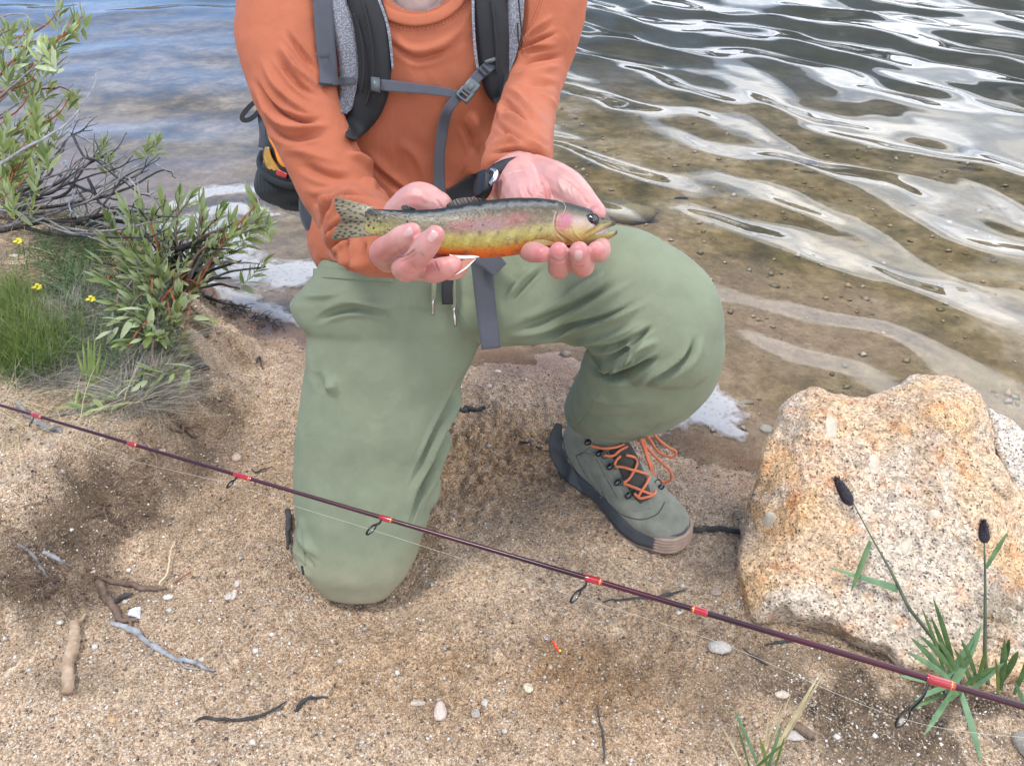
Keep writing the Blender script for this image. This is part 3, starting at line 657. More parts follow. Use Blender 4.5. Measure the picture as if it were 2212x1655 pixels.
# --- trousers
pelvis = [(690,560,1075,555,1.135,.55),(688,600,1075,600,1.13,.55),(655,650,1062,650,1.125,.52),(668,705,1052,705,1.125,.5)]
pelvis = [(700,510,1060,505,1.16,.5),(695,560,1075,555,1.14,.52),(680,596,1085,600,1.135,.52),(650,625,1080,628,1.135,.5),(627,655,1072,650,1.14,.48),(640,690,1062,680,1.142,.46),(666,722,1052,710,1.145,.46)]
thigh_k = [(676,620,1040,600,1.135,.48),(668,700,1046,700,1.145,.46),(660,780,1026,765,1.155,.46),(648,860,990,845,1.17,.48),(640,930,966,925,1.18,.5),(636,1000,948,995,1.195,.5),(637,1070,938,1065,1.205,.52),(641,1130,924,1125,1.215,.54),(648,1190,902,1185,1.225,.58),(662,1235,882,1232,1.232,.62),(690,1272,852,1272,1.238,.62)]
thigh_l = [(1010,560,1030,740,1.13,1.0),(1090,500,1085,748,1.125,.8),(1160,490,1160,742,1.11,.72),(1240,486,1235,742,1.095,.7),(1320,487,1290,768,1.075,.7),(1385,497,1340,800,1.06,.7),(1440,528,1400,828,1.055,.72),(1502,572,1448,842,1.05,.72),(1538,640,1482,838,1.06,.66)]
shin_l = [(1325,665,1540,648,1.075,.75),(1290,735,1560,705,1.09,.8),(1262,800,1551,775,1.14,.82),(1240,846,1506,832,1.22,.78),(1228,866,1458,864,1.30,.73),(1219,884,1408,902,1.365,.68)]
KW = np.array([KNEE[0], KNEE[1] + .05, .068]);
lower_k = tube([KW + (0,.0,.0), KW + (.01,.16,-.005), KW + (.02,.33,-.012), KW + (.02,.40,-.018)], [.072,.070,.058,.05], 20, 24, rounded=True)
Vp, Fp = remesh([LP(pelvis, 24, 48, 2.4), LP(thigh_k, 44, 44, 2.2), LP(thigh_l, 40, 40, 2.2), LP(shin_l, 40, 40, 2.2), lower_k], .0031, 14)
folds = [([(690,672),(740,650),(800,655),(860,668)], 9, .005),([(672,700),(730,672),(790,668),(850,685)], 7, -.005),([(640,640),(680,640),(760,632)], 9, .004),
 # crotch and front thigh
 ([(1085,735),(1160,712),(1260,672),(1360,610),(1400,585)], 9, .006),([(1090,722),(1180,690),(1280,640),(1350,590)], 8, -.006),([(1095,700),(1180,665),(1270,610),(1330,570)], 9, .005),([(1100,745),(1200,722),(1290,700),(1370,668),(1420,640)], 8, .007),
 ([(1110,738),(1220,708),(1310,685),(1390,645)], 6, -.006),([(1090,650),(1120,610),(1160,570)], 6, .0035),([(1098,660),(1130,620),(1180,570)], 5, -.0035),([(1110,600),(1140,575)], 5, .002),
 ([(1200,742),(1280,738),(1340,720),(1400,690)], 7, .006),([(1240,748),(1310,752),(1350,740),(1420,700)], 6, -.006),
 # behind the bent knee
 ([(1265,765),(1310,785),(1350,770),(1380,750),(1430,735)], 8, .010),([(1275,785),(1320,805),(1370,795),(1430,770)], 7, -.011),([(1262,800),(1320,822),(1390,815),(1450,790),(1500,745)], 8, .009),([(1290,775),(1330,768),(1370,742),(1410,700)], 6, -.007),
 ([(1330,800),(1345,770),(1380,765)], 6, .007),([(1380,825),(1440,800),(1485,765),(1505,720)], 6, -.008),([(1390,838),(1450,815),(1500,775),(1520,720)], 7, .006),([(1350,735),(1365,760),(1362,785)], 5, .005),
 # shin
 ([(1250,850),(1320,868),(1400,862)], 8, .003),([(1235,885),(1300,905),(1400,900)], 9, -.003),([(1230,910),(1300,932),(1400,925)], 9, .003),
 # kneeling thigh, inner side
 ([(1020,790),(985,860),(940,940),(900,1040),(878,1120)], 6, 0.0076),([(1012,790),(970,870),(925,960),(885,1060)], 5, -0.0076),([(990,860),(950,950),(918,1030),(890,1110)], 5, -0.0068),([(985,880),(955,960),(925,1050),(905,1130)], 5, 0.0076),([(940,960),(915,1040),(880,1150)], 4, -0.0051),
 ([(940,1010),(935,1060),(925,1110)], 6, 0.0068),([(650,1110),(660,1160),(690,1210)], 7, 0.0076),([(645,1130),(655,1180),(680,1230)], 4.5, -0.0093),([(642,1160),(652,1210),(676,1256)], 5, 0.0068),([(700,838),(735,830)], 14, 0.0076),([(680,800),(700,850)], 10, -0.0026)]
folds = [(f[0], f[1] * .9, f[2] * 1.5) + tuple(f[3:]) for f in folds]; Vp = sculpt(Vp, Fp, folds); Vp = Vp + normals(Vp, Fp) * (.0020 * fbm(Vp, 11, 3, 21) + .0006 * noise(Vp, 50, 22))[:, None]
trousers = person.part('trousers', Vp, Fp, M_pants, label='sage green hiking trousers')
T_pants = bvh(Vp, Fp)
seams = [[(1305,800),(1290,850),(1270,890),(1240,928)],
         [(975,600),(985,650),(1010,700),(1042,760)],[(640,900),(642,1000),(645,1100),(660,1220)],[(640,640),(632,665),(645,700)]]
for s in seams: person.sub(trousers, 'seam', *cord(T_pants, s, .0009, .0001, 40, 5), M_pseam)
person.sub(trousers, 'waistband', *ribbon(T_pants, [(676,590),(720,592),(790,596),(850,600)], 10, .003, .004), M_pants)
person.sub(trousers, 'pocket_slit_shade', *cord(T_pants, [(652,1222),(656,1240),(664,1262),(672,1276)], .0022, -.0006, 30, 6), simple('pocket_shadow_cloth', (.02,.024,.03), .9, .1))  # dark cord drawn in as the shade inside the pocket opening
# trouser hem above the boot
hemp = [(1230,912),(1255,932),(1292,950),(1335,957),(1378,950),(1410,935),(1426,922)]
person.sub(trousers, 'hem', *ribbon(T_pants, [(a, b - 8) for a, b in hemp], 8, .003, .005, crown=.001), M_pants)
# draw cord of the trousers, with metal tips
M_cord = fabric('sage_cord', (.30,.31,.20), 260, 900, .85, .2, .1); M_metal = simple('steel', (.55,.55,.56), .25, .08, metal=1.0, bst=.05)
for pts, tip in (([(938,585),(937,620),(935,648)], [(935,648),(935,681)]), ([(978,600),(979,640),(980,665)], [(980,664),(984,705)])):
    z0 = 1.0
    for e in (-3, 3):
        d_ = person.part('drawcord', *cord(T_pants, [(a + e * (1 - .3 * i), b) for i, (a, b) in enumerate(pts)], .0022, .010, 14, 6), M_cord)
    person.part('cord_tip', *cord(T_pants, tip, .0020, .011, 8, 8), M_metal)

# --- skin: one body mesh (head and neck, trunk, limbs, hands)
def cap(pts, r, n=None): return tube(np.array([P(*p) for p in pts]), r, n or len(pts) * 5, 16, rounded=True)
def shrink(secs, k=.86): return [((a+c)/2 + (a-c)/2*k, (b+d)/2 + (b-d)/2*k, (a+c)/2 - (a-c)/2*k, (b+d)/2 - (b-d)/2*k, z, q*.95) for a, b, c, d, z, q in secs]
coarse = [LP(shrink(torso[1:], .82), 24, 28), LP(shrink(arm_r, .8), 24, 20), LP(shrink(arm_l[:-1], .8), 24, 20), LP(shrink(thigh_k, .8), 24, 24), LP(shrink(thigh_l, .8), 24, 24), LP(shrink(shin_l, .7), 24, 20), LP(shrink(pelvis, .85), 12, 24)]
Vc, Fc = remesh(coarse, .010, 3)
nk = [P(905,90,1.09), P(903,10,1.045), P(902,-70,1.02), P(902,-130,1.01)]
hc = P(905,-215,.99); ux = np.array([1.,0,0]); uz = np.array([0,-.45,.89]); uy = np.array([0,.89,.45])
head = [tube(nk, [.075,.062,.056,.056], 16, 28, rounded=True), ellipsoid(hc, (ux*.076, uy*.094, uz*.105)), ellipsoid(hc - uz*.07 - uy*.03, (ux*.052, uy*.055, uz*.05)),
        ellipsoid(hc - uy*.098 - uz*.018, (ux*.013, uy*.020, uz*.024)), ellipsoid(hc - uy*.085 + uz*.012, (ux*.05, uy*.014, uz*.012)), ellipsoid(hc - uy*.083 - uz*.060, (ux*.026, uy*.012, uz*.011)),
        ellipsoid(hc + ux*.079 - uz*.012, (ux*.009, uy*.018, uz*.030)), ellipsoid(hc - ux*.079 - uz*.012, (ux*.009, uy*.018, uz*.030)),
        tube([P(830,60,1.05), P(905,45,1.03), P(980,60,1.05)], [.03,.035,.03], 10, 16, rounded=True)]
Vh, Fh = remesh(head, .0032, 5)
# the photographed left-side hand (his right): palm under the tail, two fingers over it
hr = [cap([(820,548,.90),(868,540,.835),(915,528,.79)], [.026,.027,.027]), cap([(880,520,.84),(905,452,.80),(946,454,.788)], [.024,.020,.015]), cap([(870,470,.80),(905,437,.785),(945,447,.78)], [.022,.0205,.016]),
      cap([(880,558,.815),(915,560,.78),(965,564,.765)], [.024,.022,.018]),
      cap([(838,562,.80),(826,546,.755),(850,526,.720),(872,512,.704),(890,502,.696)], [.0135,.0130,.0108,.0110,.0088]),
      cap([(880,560,.79),(878,578,.735),(902,556,.706),(922,530,.690),(940,508,.682)], [.0140,.0146,.0110,.0112,.0088]),
      cap([(905,560,.78),(930,585,.745),(960,580,.730),(978,574,.725)], [.013,.0120,.011,.0095]), cap([(930,555,.77),(965,580,.75),(984,582,.744),(992,580,.742)], [.0125,.011,.010,.0085])]
# the other hand: open palm behind the head of the fish, fingertips below it
hl = [cap([(1116,325,.90),(1118,372,.85),(1122,392,.825)], [.026,.029,.031]), cap([(1112,392,.825),(1128,412,.80),(1142,446,.775),(1150,480,.765)], [.029,.028,.025,.018]),
      cap([(1150,385,.825),(1205,405,.79),(1245,430,.768),(1272,462,.762)], [.025,.0235,.0185,.014]), cap([(1130,395,.835),(1190,430,.80),(1225,470,.775)], [.028,.027,.022]),
      cap([(1180,384,.815),(1225,400,.79),(1262,433,.768),(1290,458,.758)], [.018,.0165,.0125,.009]),
      cap([(1165,450,.79),(1150,510,.775),(1142,540,.745),(1158,546,.718),(1173,549,.708)], [.015,.0125,.0105,.0095,.0078]),
      cap([(1205,460,.79),(1212,530,.785),(1209,575,.752),(1206,574,.724),(1207,543,.700)], [.016,.0120,.0114,.0100,.0086]),
      cap([(1240,462,.785),(1252,530,.78),(1259,571,.748),(1256,569,.718),(1251,543,.695)], [.016,.0122,.0117,.0103,.0090]),
      cap([(1262,462,.775),(1290,510,.772),(1297,541,.742),(1291,545,.716),(1287,541,.704)], [.014,.0112,.0100,.0092,.0082]),
      cap([(1270,470,.765),(1291,462,.745)], [.010,.0085])]
Vr, Fr = remesh(hr, .0013, 5, .5); Vl, Fl = remesh(hl, .0013, 5, .5)
crease = [([(1170,392),(1178,410),(1184,432)], 2.5, -.0022, .2),([(1128,395),(1140,420),(1160,436)], 6, -.0012),([(1192,372),(1235,395),(1262,425)], 3, -.0006),([(1240,392),(1232,410),(1240,428)], 2, -.0005),([(1160,416),(1172,420),(1182,430)], 2, -.0008),
          ([(1194,560),(1207,565),(1221,561)], 2.4, -.0016,.1),([(1150,395),(1158,420),(1172,440)], 4, -.0016,.2),([(1100,378),(1110,372),(1130,370)], 2.2, -.0010,.1),([(1205,380),(1210,400),(1222,425)], 4, .0012),([(1255,395+20),(1262,430),(1270,442)], 3, -.0010,.2),([(1228,388),(1240,400),(1256,408)], 2, -.0007,.1),([(1240,568),(1252,571),(1264,567)], 1.6, -.0006,.1)]
Vl = sculpt(Vl, Fl, crease)
Vr = sculpt(Vr, Fr, [([(940,430),(948,440),(955,452)], 2.5, -.001,.2),([(905,418),(915,428),(922,440)], 5, .0008),([(858,556),(880,552),(900,538)], 2.0, -.0018,.2),([(890,572),(902,590)], 2, -.0008),([(906,548),(915,556)], 1.4, -.0006,.1),([(936,562),(945,580),(948,592)], 2, -.0012,.2)])
def skincol(V, red):
    c = np.tile(np.array([.60,.315,.275]), (len(V), 1)); u, w_, z = pix(V)
    n = fbm(V, 60, 3, 40)
    k = np.zeros(len(V))
    for (a, b, r, s) in red:
        k = np.maximum(k, s * np.exp(-(((u - a)**2 + (w_ - b)**2) / r**2)))
    k = np.clip(.8 * k + .16 * n + .08, 0, 1)[:, None]; return (c * (1 - k) + np.array([.58,.17,.17]) * k) * .90 * (1 + .07 * fbm(V, 25, 3, 44))[:, None]
def lines(V, c, ls):
    u, w_, z = pix(V); c = c.copy()
    for pts, wd, s in ls:
        e, t = polydist(u, w_, catmull(pts, 16)); m = (s * np.exp(-(e / wd)**2) * sstep(0, .2, t) * sstep(0, .2, 1 - t))[:, None]; c = c * (1 - m) + np.array([.36,.12,.10]) * m
    return c
cr_ = skincol(Vr, [(890,498,20,.8),(942,505,20,.8),(820,545,35,.6),(880,580,35,.45),(900,430,18,.75),(940,580,50,.4),(1000,575,20,.6)])
cl_ = skincol(Vl, [(1165,548,26,.9),(1207,540,24,.85),(1252,538,24,.8),(1290,545,22,.9),(1180,418,12,.9),(1210,585,26,.6),(1255,578,24,.6),(1150,430,34,.4),(1060,415,22,.5),(1290,450,15,.6)])
cl_ = lines(Vl, cl_, [([(1168,388),(1178,410),(1186,436)], 2.2, .55),([(1128,392),(1142,418),(1162,440)], 1.6, .3),([(1192,372),(1232,394),(1262,425)], 1.6, .25),([(1160,414),(1172,420),(1184,432)], 1.2, .4),([(1192,562),(1207,567),(1222,562)], 1.5, .5),([(1238,571),(1253,575),(1267,570)], 1.5, .5),
    ([(1228,540),(1229,560),(1230,580)], 2.2, .5),([(1187,545),(1186,560),(1188,575)], 2.2, .5),([(1276,540),(1277,556),(1276,570)], 2.0, .5),([(1100,372),(1112,368),(1132,366)], 1.4, .35),([(1225,388),(1236,402),(1252,412)], 1.2, .25)])
cr_ = lines(Vr, cr_, [([(905,540),(892,552),(872,562),(858,566)], 2.2, .6),([(858,533),(866,542),(871,552)], 1.4, .4),([(905,541),(915,552),(921,561)], 1.5, .45),([(936,562),(942,575),(946,592)], 2.0, .5),([(868,584),(884,590),(902,588)], 1.6, .35),([(943,428),(950,438),(957,452)], 1.4, .35),([(898,560),(892,570),(896,582)], 1.3, .3)])
body = join((Vc, Fc), (Vh, Fh), (Vr, Fr), (Vl, Fl)); cb = np.vstack([np.tile([.60,.34,.29], (len(Vc), 1)), np.tile([.62,.42,.36], (len(Vh), 1)), cr_, cl_])
bodyo = person.part('body', body[0], body[1], M_skin, cb)
T_hr, T_hl = bvh(Vr, Fr), bvh(Vl, Fl)
def nail(tree, cx, cy, ang, w_, l_):
    a = R(ang); ud = np.array([math.sin(a), -math.cos(a)]); sd_ = np.array([math.cos(a), math.sin(a)]); rows = []
    nr, nc = 9, 9; V = []
    for i in range(nr):
        t = -1 + 2 * i / (nr - 1); ww = w_ * (1 - .28 * max(0, -t)**2 - .40 * max(0, t)**4)
        for j in range(nc):
            s = -1 + 2 * j / (nc - 1); p = np.array([cx, cy]) + ud * l_ * (t - .12 * s * s * (1 if t > 0 else -1) * abs(t)) + sd_ * ww * s
            q = snap(tree, p[0], p[1], .0006 * (1 - .6 * s * s))
            V.append(q if q is not None else (V[-1] if V else P(cx, cy, .69)))
    return np.array(V), [(i*nc+j, i*nc+j+1, (i+1)*nc+j+1, (i+1)*nc+j) for i in range(nr-1) for j in range(nc-1)]
person.sub(bodyo, 'fingernail', *nail(T_hr, 882, 503, 50, 8.5, 11), M_nail)
person.sub(bodyo, 'fingernail', *nail(T_hr, 935, 511, 38, 9.5, 13), M_nail)
person.sub(bodyo, 'fingernail', *nail(T_hl, 1250, 551, 6, 9, 11), M_nail)
# face and hair (above the picture)
M_hair = simple('brown_hair', (.06,.035,.02), .6, .3, 120); M_eye = simple('eye', (.75,.73,.70), .2, .02); M_iris = simple('iris', (.05,.07,.09), .15, .02); M_lip = simple('lips', (.50,.20,.17), .5, .05)
for s in (-1, 1):
    e = hc + ux * .031 * s - uy * .080 - uz * .004; person.sub(bodyo, 'eye', *ball(e, .0125), M_eye); person.sub(bodyo, 'iris', *ellipsoid(e - uy * .0105 - uz * .003, (ux*.0058, uy*.0030, uz*.0058), 14, 8), M_iris)
    person.sub(bodyo, 'eyebrow', *tube(np.array([e - uy*.012 + uz*.017 - ux*.016, e - uy*.014 + uz*.021, e - uy*.012 + uz*.017 + ux*.016]), .0028, 8, 6), M_hair)
Vq, Fq = remesh([ellipsoid(hc + uz*.02 + uy*.012, (ux*.084, uy*.098, uz*.100))], .004, 2)
keep = ((Vq - hc) @ uz > .035) | ((Vq - hc) @ uy > .02); Fk = [f for f in Fq if all(keep[i] for i in f)]
Vq = Vq + normals(Vq, Fq) * (.004 * fbm(Vq * np.array([3, 1, 1]), 60, 3, 41))[:, None]
person.part('hair', Vq, Fk, M_hair); person.sub(bodyo, 'lips', *ellipsoid(hc - uy*.094 - uz*.060, (ux*.022, uy*.006, uz*.008)), M_lip)

# --- wrist watch
M_strap = simple('black_rubber', (.012,.013,.016), .45, .1, spec=.4); M_dial = simple('black_dial', (.008,.009,.011), .42, .05)
wb = ribbon(None, [(1122,352),(1092,357),(1066,370),(1048,392),(1039,415),(1034,440)], [14,13,12,12,12,10], 0, .004, 36, crown=.002, z=[.803,.793,.785,.781,.782,.79])
watch = person.part('wristwatch', *wb, M_strap)
c = P(1046,400,.782); ax1 = P(1056,372,.797) - P(1044,424,.797); ax1 /= np.linalg.norm(ax1); vw = c - np.array([0,0,CH]); vw /= np.linalg.norm(vw); vw = vw + np.array([1.1,0,.2]); vw -= ax1 * vw.dot(ax1); vw /= np.linalg.norm(vw); ax2 = np.cross(ax1, vw)
person.sub(watch, 'watch_case', *rings(np.array([c - vw*.006, c - vw*.0055, c, c + vw*.004]), np.array([ax1*.012, ax1*.0140, ax1*.0150, ax1*.014]), np.array([ax2*.009, ax2*.0095, ax2*.0100, ax2*.0095]), 28), M_dial)
person.sub(watch, 'buckle', *tube(np.array([P(1062,366,.779), P(1071,372,.774), P(1068,386,.772), P(1058,399,.774)]), .0017, 20, 8, flat=1.6), M_metal)
# ------------------------------------------------------------------ hiking boots
M_suede = simple('grey_green_suede', (.205,.205,.158), .9, .18, 45, .5, 900, .0008, sheen=.2); M_mid = simple('dark_midsole', (.060,.064,.070), .75, .12, 30, .3); M_out = simple('dusty_outsole', (.17,.125,.09), .85, .3, 60, .5, 300, .001)
M_toe = simple('tan_rubber_toe', (.36,.25,.185), .7, .18, 60); M_tong = fabric('boot_tongue', (.075,.068,.058), 300, 900, .9, .1); M_lace = fabric('orange_lace', (.70,.19,.08), None, 1500, .8, .2, .22); M_hook = simple('gunmetal', (.07,.07,.075), .28, .1, metal=.9, bst=.05)
def outline(s):   # half widths (inner, outer) of the sole against fraction of length
    t = [0,.03,.10,.22,.38,.52,.66,.80,.90,.96,1.0]; a = [.004,.020,.031,.033,.028,.034,.043,.042,.034,.022,.003]; b = [.004,.020,.031,.034,.032,.038,.046,.046,.038,.025,.003]
    return np.interp(s, t, a), np.interp(s, t, b)
def build_boot(heel, toe, roll=0, up=np.array([0, 0, 1.0]), laces=True):
    heel = np.array(heel, float); toe = np.array(toe, float); f = toe - heel; L = np.linalg.norm(f); f /= L; sd_ = np.cross(f, up); sd_ /= np.linalg.norm(sd_); up = np.cross(sd_, f)
    k = L / .31
    def W(s, a, h): return heel + f * (s * L) + sd_ * a * k * 1.17 + up * h * k * 1.22
    S = np.concatenate([[0, .015, .04], np.linspace(.08, .92, 30), [.955, .98, .993, 1.0]])
    def slab(h0, h1, grow0, grow1, wav=0, lift=True):
        V = []; n = len(S); ring = []
        ins = [(s, -outline(s)[0]) for s in S]; outs = [(s, outline(s)[1]) for s in S[::-1]]; pts = ins + outs; m = len(pts)
        for li, (hh, g) in enumerate(((h0, grow0), (h0 + .25*(h1-h0), grow0 + .7*(grow1-grow0)+.0005), (h0+.75*(h1-h0), grow1), (h1, grow1 - .0025))):
            for i, (s, a) in enumerate(pts):
                spring = .012 * sstep(.72, 1.0, s) + .006 * (1 - sstep(0, .12, s)); arch = .006 * math.exp(-((s - .42) / .13)**2) if hh == h0 else 0
                V.append(W(s + np.sign(s - .5) * g * .5 / .31 * (abs(s - .5) * 2)**4, a * (1 + g / .04) , hh + spring + arch))
        F = []
        for l in range(3):
            for i in range(m): j = (i + 1) % m; F.append((l*m+i, l*m+j, (l+1)*m+j, (l+1)*m+i))
        for i in range(len(S) - 1):
            a, b, c_, d_ = i, i+1, m-2-i, m-1-i
            F.append((a, d_, c_, b)); F.append((3*m+a, 3*m+b, 3*m+c_, 3*m+d_))
        return np.array(V), F
    # upper: rings along the foot then the collar
    secs = [(.02,.020,.105,.016,.022),(.05,.024,.112,.026,.028),(.10,.028,.128,.031,.030),(.18,.028,.142,.037,.033),(.27,.026,.142,.040,.034),(.36,.024,.130,.041,.034),(.45,.024,.115,.042,.036),(.54,.024,.103,.043,.040),(.63,.024,.090,.044,.044),(.72,.024,.079,.043,.047),(.80,.025,.074,.042,.046),(.88,.026,.069,.037,.041),(.94,.028,.060,.029,.032),(.985,.032,.048,.015,.017)]
    n = 60; Q = catmull(np.array(secs), n); seg = 40; V = []
    for s, lo, hi, a, b in Q:
        mid = (lo + hi) / 2; hh = (hi - lo) / 2
        for j in range(seg):
            t = 2*np.pi*j/seg; ct, st = math.cos(t), math.sin(t); e = 2.0 if st > 0 else 3.6
            c_ = np.sign(ct)*abs(ct)**(2/e); q = np.sign(st)*abs(st)**(2/e)
            nar = 1 - (.30 * max(0, q)**1.5 if s > .3 else .22 * max(0, q))
            V.append(W(s, (b if ct > 0 else a) * c_ * nar, mid + hh * q))
    V = np.array(V); F = [(i*seg+j, i*seg+(j+1)%seg, (i+1)*seg+(j+1)%seg, (i+1)*seg+j) for i in range(n-1) for j in range(seg)]
    V = np.vstack([V, V[:seg].mean(0), V[-seg:].mean(0)]); F += [(len(V)-2, (j+1)%seg, j) for j in range(seg)] + [(len(V)-1, (n-1)*seg+j, (n-1)*seg+(j+1)%seg) for j in range(seg)]
    collar = rings(np.array([W(.20,0,.07), W(.19,0,.11), W(.185,0,.145), W(.18,0,.165)]), np.array([f*.055,f*.055,f*.052,f*.05])*k, np.array([sd_*.036,sd_*.034,sd_*.034,sd_*.035])*k, 32)
    Vu, Fu = remesh([(V, F), collar], .0028, 5)
    Vu = Vu + normals(Vu, Fu) * (.0011 * fbm(Vu, 30, 3, 71))[:, None]
    return dict(W=W, upper=(Vu, Fu), mid=slab(.010, .036, .0035, .0015), sole=slab(0, .012, .001, .004), k=k, f=f, sd=sd_, up=up)
heel = G(1222,1000,0.0); toe = G(1472,1190,0.0); zb = -.006
hb = np.array([heel[0], heel[1], zb]); tb = np.array([toe[0], toe[1], zb])
B = build_boot(hb, tb); W = B['W']; T_b = bvh(*B['upper'])
boot = person.part('boot', *B['upper'], M_suede, label='grey-green suede hiking boot with orange laces')
person.sub(boot, 'midsole', *B['mid'], M_mid); person.sub(boot, 'outsole', *B['sole'], M_out)
def surf(px, py, off=.0015): return snap(T_b, px, py, off)
# tread lugs
lug = []
for i in range(15):
    s = .05 + i * .064
    for sg in (-1, 1):
        a = outline(s)[0 if sg < 0 else 1]; spring = .012 * sstep(.72, 1.0, s)
        lug.append(box(W(s, sg * (a - .006), .003 + spring), (B['f']*.0062, B['sd']*.009, B['up']*.0065)))
person.sub(boot, 'tread', *join(*lug), M_out)
# rubber toe guard: ridged bands round the toe
for i, h in enumerate((.008, .014, .020, .026, .031)):
    pts = [];
    for t in np.linspace(-1, 1, 21):
        s = 1.0 - .17 * abs(t)**1.7 + .010; a = outline(min(s, .999))[0 if t < 0 else 1] * np.sign(t) * 1.03 if abs(t) > .02 else 0
        s2 = 1.0 - .18 * abs(t)**2.0; aa = np.interp(abs(t), [0,.3,.6,1], [0,.0195,.032,.040]) * np.sign(t)
        pts.append(W(s2 + .008 - .005 * i * .3, aa * (1.06 - .012 * i), h + .011 * sstep(.72, 1, s2)))
    person.sub(boot, 'toe_ridge', *tube(np.array(pts), .0038, 60, 8), M_toe)
# heel counter and eyestay as raised overlays
def overlay(name, poly_ctr, half, mat, off=.0010, th=.002): return person.sub(boot, name, *ribbon(T_b, poly_ctr, half, off, th, crown=.0004, flatten=.05), mat)
overlay('heel_counter', [(1208,915),(1201,945),(1206,985),(1235,1030),(1262,1062)], [7,14,17,13,4], M_mid)
overlay('eyestay', [(1262,975),(1290,1010),(1318,1050),(1340,1085),(1372,1092),(1408,1085)], [14,17,19,17,13,12], M_suede)
overlay('ankle_panel', [(1258,985),(1272,1025),(1292,1060),(1300,1075)], [4,4,4,3], M_suede, .0010)
M_stitch = simple('suede_seam', (.085,.085,.068), .9, .1)
for c_ in ([(1300,1062),(1318,1090),(1345,1112),(1385,1122),(1420,1110),(1436,1085)], [(1244,985),(1262,1020),(1285,1050),(1302,1072)], [(1244,985),(1262,978),(1285,984)], [(1215,935),(1222,975),(1240,1010),(1270,1050),(1300,1090),(1330,1130),(1370,1165)], [(1318,1090),(1308,1105),(1300,1112)], [(1288,990),(1304,1022),(1322,1055),(1338,1082)]):
    person.sub(boot, 'boot_seam', *cord(T_b, c_, .0010, .0003, 50, 5), M_stitch)
# tongue
person.sub(boot, 'tongue', *ribbon(T_b, [(1335,962),(1352,990),(1368,1025),(1385,1062),(1395,1082)], [24,24,24,20,14], .0012, .003, crown=.001, flatten=.1), M_tong)
T2 = T_b
hooksL = [(1288,978),(1312,1000),(1328,1024),(1352,1070)]; hooksL = [(1270,955),(1295,979),(1318,1008),(1334,1042),(1358,1070)]
hooksR = [(1364,966),(1388,994),(1402,1022),(1416,1044)]; hooksR = [(1366,958),(1384,977),(1402,1010),(1428,1052)]
for (a, b) in hooksL:
    q = surf(a, b, .004); person.sub(boot, 'lace_hook', *ellipsoid(q, (B['f']*.005, B['sd']*.0085, B['up']*.0055), 12, 8), M_hook)
for (a, b) in hooksR:
    q = surf(a, b, .004); 
    if q is not None: person.sub(boot, 'lace_hook', *ellipsoid(q, (B['f']*.005, B['sd']*.008, B['up']*.0055), 12, 8), M_hook)
def ringw(a, b, r=.0055):
    q = surf(a, b, .007); 
    if q is None: return
    t = np.linspace(0, 2*np.pi, 13); v = (q - np.array([0,0,CH])); v /= np.linalg.norm(v); e1 = np.cross(v, (0,0,1.)); e1 /= np.linalg.norm(e1); e2 = np.cross(v, e1)
    return person.sub(boot, 'lace_ring', *tube(np.array([q + e1*r*math.cos(u) + e2*r*math.sin(u)*1.15 for u in t]), .0011, 26, 6), M_hook)
for a, b in ((1306,983),(1328,1005),(1345,1040),(1368,1064),(1390,990),(1410,1016),(1422,1044)): ringw(a, b)
def lace(pts, off=.008, r=.0023): return person.sub(boot, 'lace', *cord(T_b, pts, r, off, len(pts)*8, 8), M_lace)
lace([(1276,962),(1300,968),(1330,966),(1352,958)], .007); lace([(1306,984),(1325,984),(1340,972),(1360,962)]); lace([(1340,985),(1331,995),(1328,1005)], .009)
lace([(1330,1008),(1345,1009),(1362,1014),(1378,1018),(1400,1025)], .010); lace([(1352,983),(1370,988),(1376,1000),(1370,1016),(1358,1035),(1347,1042)], .009)
lace([(1347,1044),(1362,1050),(1380,1057),(1410,1068),(1416,1060)], .009); lace([(1404,1028),(1396,1045),(1386,1060),(1378,1074)], .009); lace([(1370,1066),(1382,1076),(1396,1074),(1410,1070)], .009)
def loop(pts, zz): return person.sub(boot, 'lace_bow', *cord(None, pts, .0025, 0, 40, 8, z=zz), M_lace)
loop([(1378,955),(1400,930),(1425,952),(1446,968),(1460,975),(1456,988),(1436,984),(1418,972),(1404,950),(1396,935),(1405,918)], [1.40,1.395,1.38,1.38,1.38,1.385,1.39,1.39,1.40,1.40,1.41])
loop([(1386,950),(1405,975),(1430,1000),(1448,1018),(1450,1034),(1436,1042),(1418,1036),(1405,1028)], [1.395,1.385,1.38,1.38,1.385,1.39,1.39,1.385])
loop([(1384,948),(1396,985),(1404,1010),(1408,1034)], [1.395,1.375,1.37,1.365]); loop([(1390,948),(1399,985),(1409,1012),(1411,1036)], [1.397,1.377,1.372,1.366])
# the other boot lies behind the kneeling leg, toe down
B2 = build_boot(KW + (.02,.52,.0) + np.array([0,0,.03]), KW + (.03,.42,-.05) + np.array([0,-.1,-.0]), laces=False)
b2h = KW + np.array([.02,.40,.10]); b2 = build_boot(b2h + (0,.13,-.04), b2h + (0,-.03,-.16), laces=False)
b2 = build_boot(np.array([KW[0]+.02, KW[1]+.56, .12]), np.array([KW[0]+.03, KW[1]+.47, -.10]), up=np.array([0, 1.0, 0]))
bo2 = person.part('boot', *b2['upper'], M_suede, label='second hiking boot, trailing behind the kneeling leg'); person.sub(bo2, 'midsole', *b2['mid'], M_mid); person.sub(bo2, 'outsole', *b2['sole'], M_out)
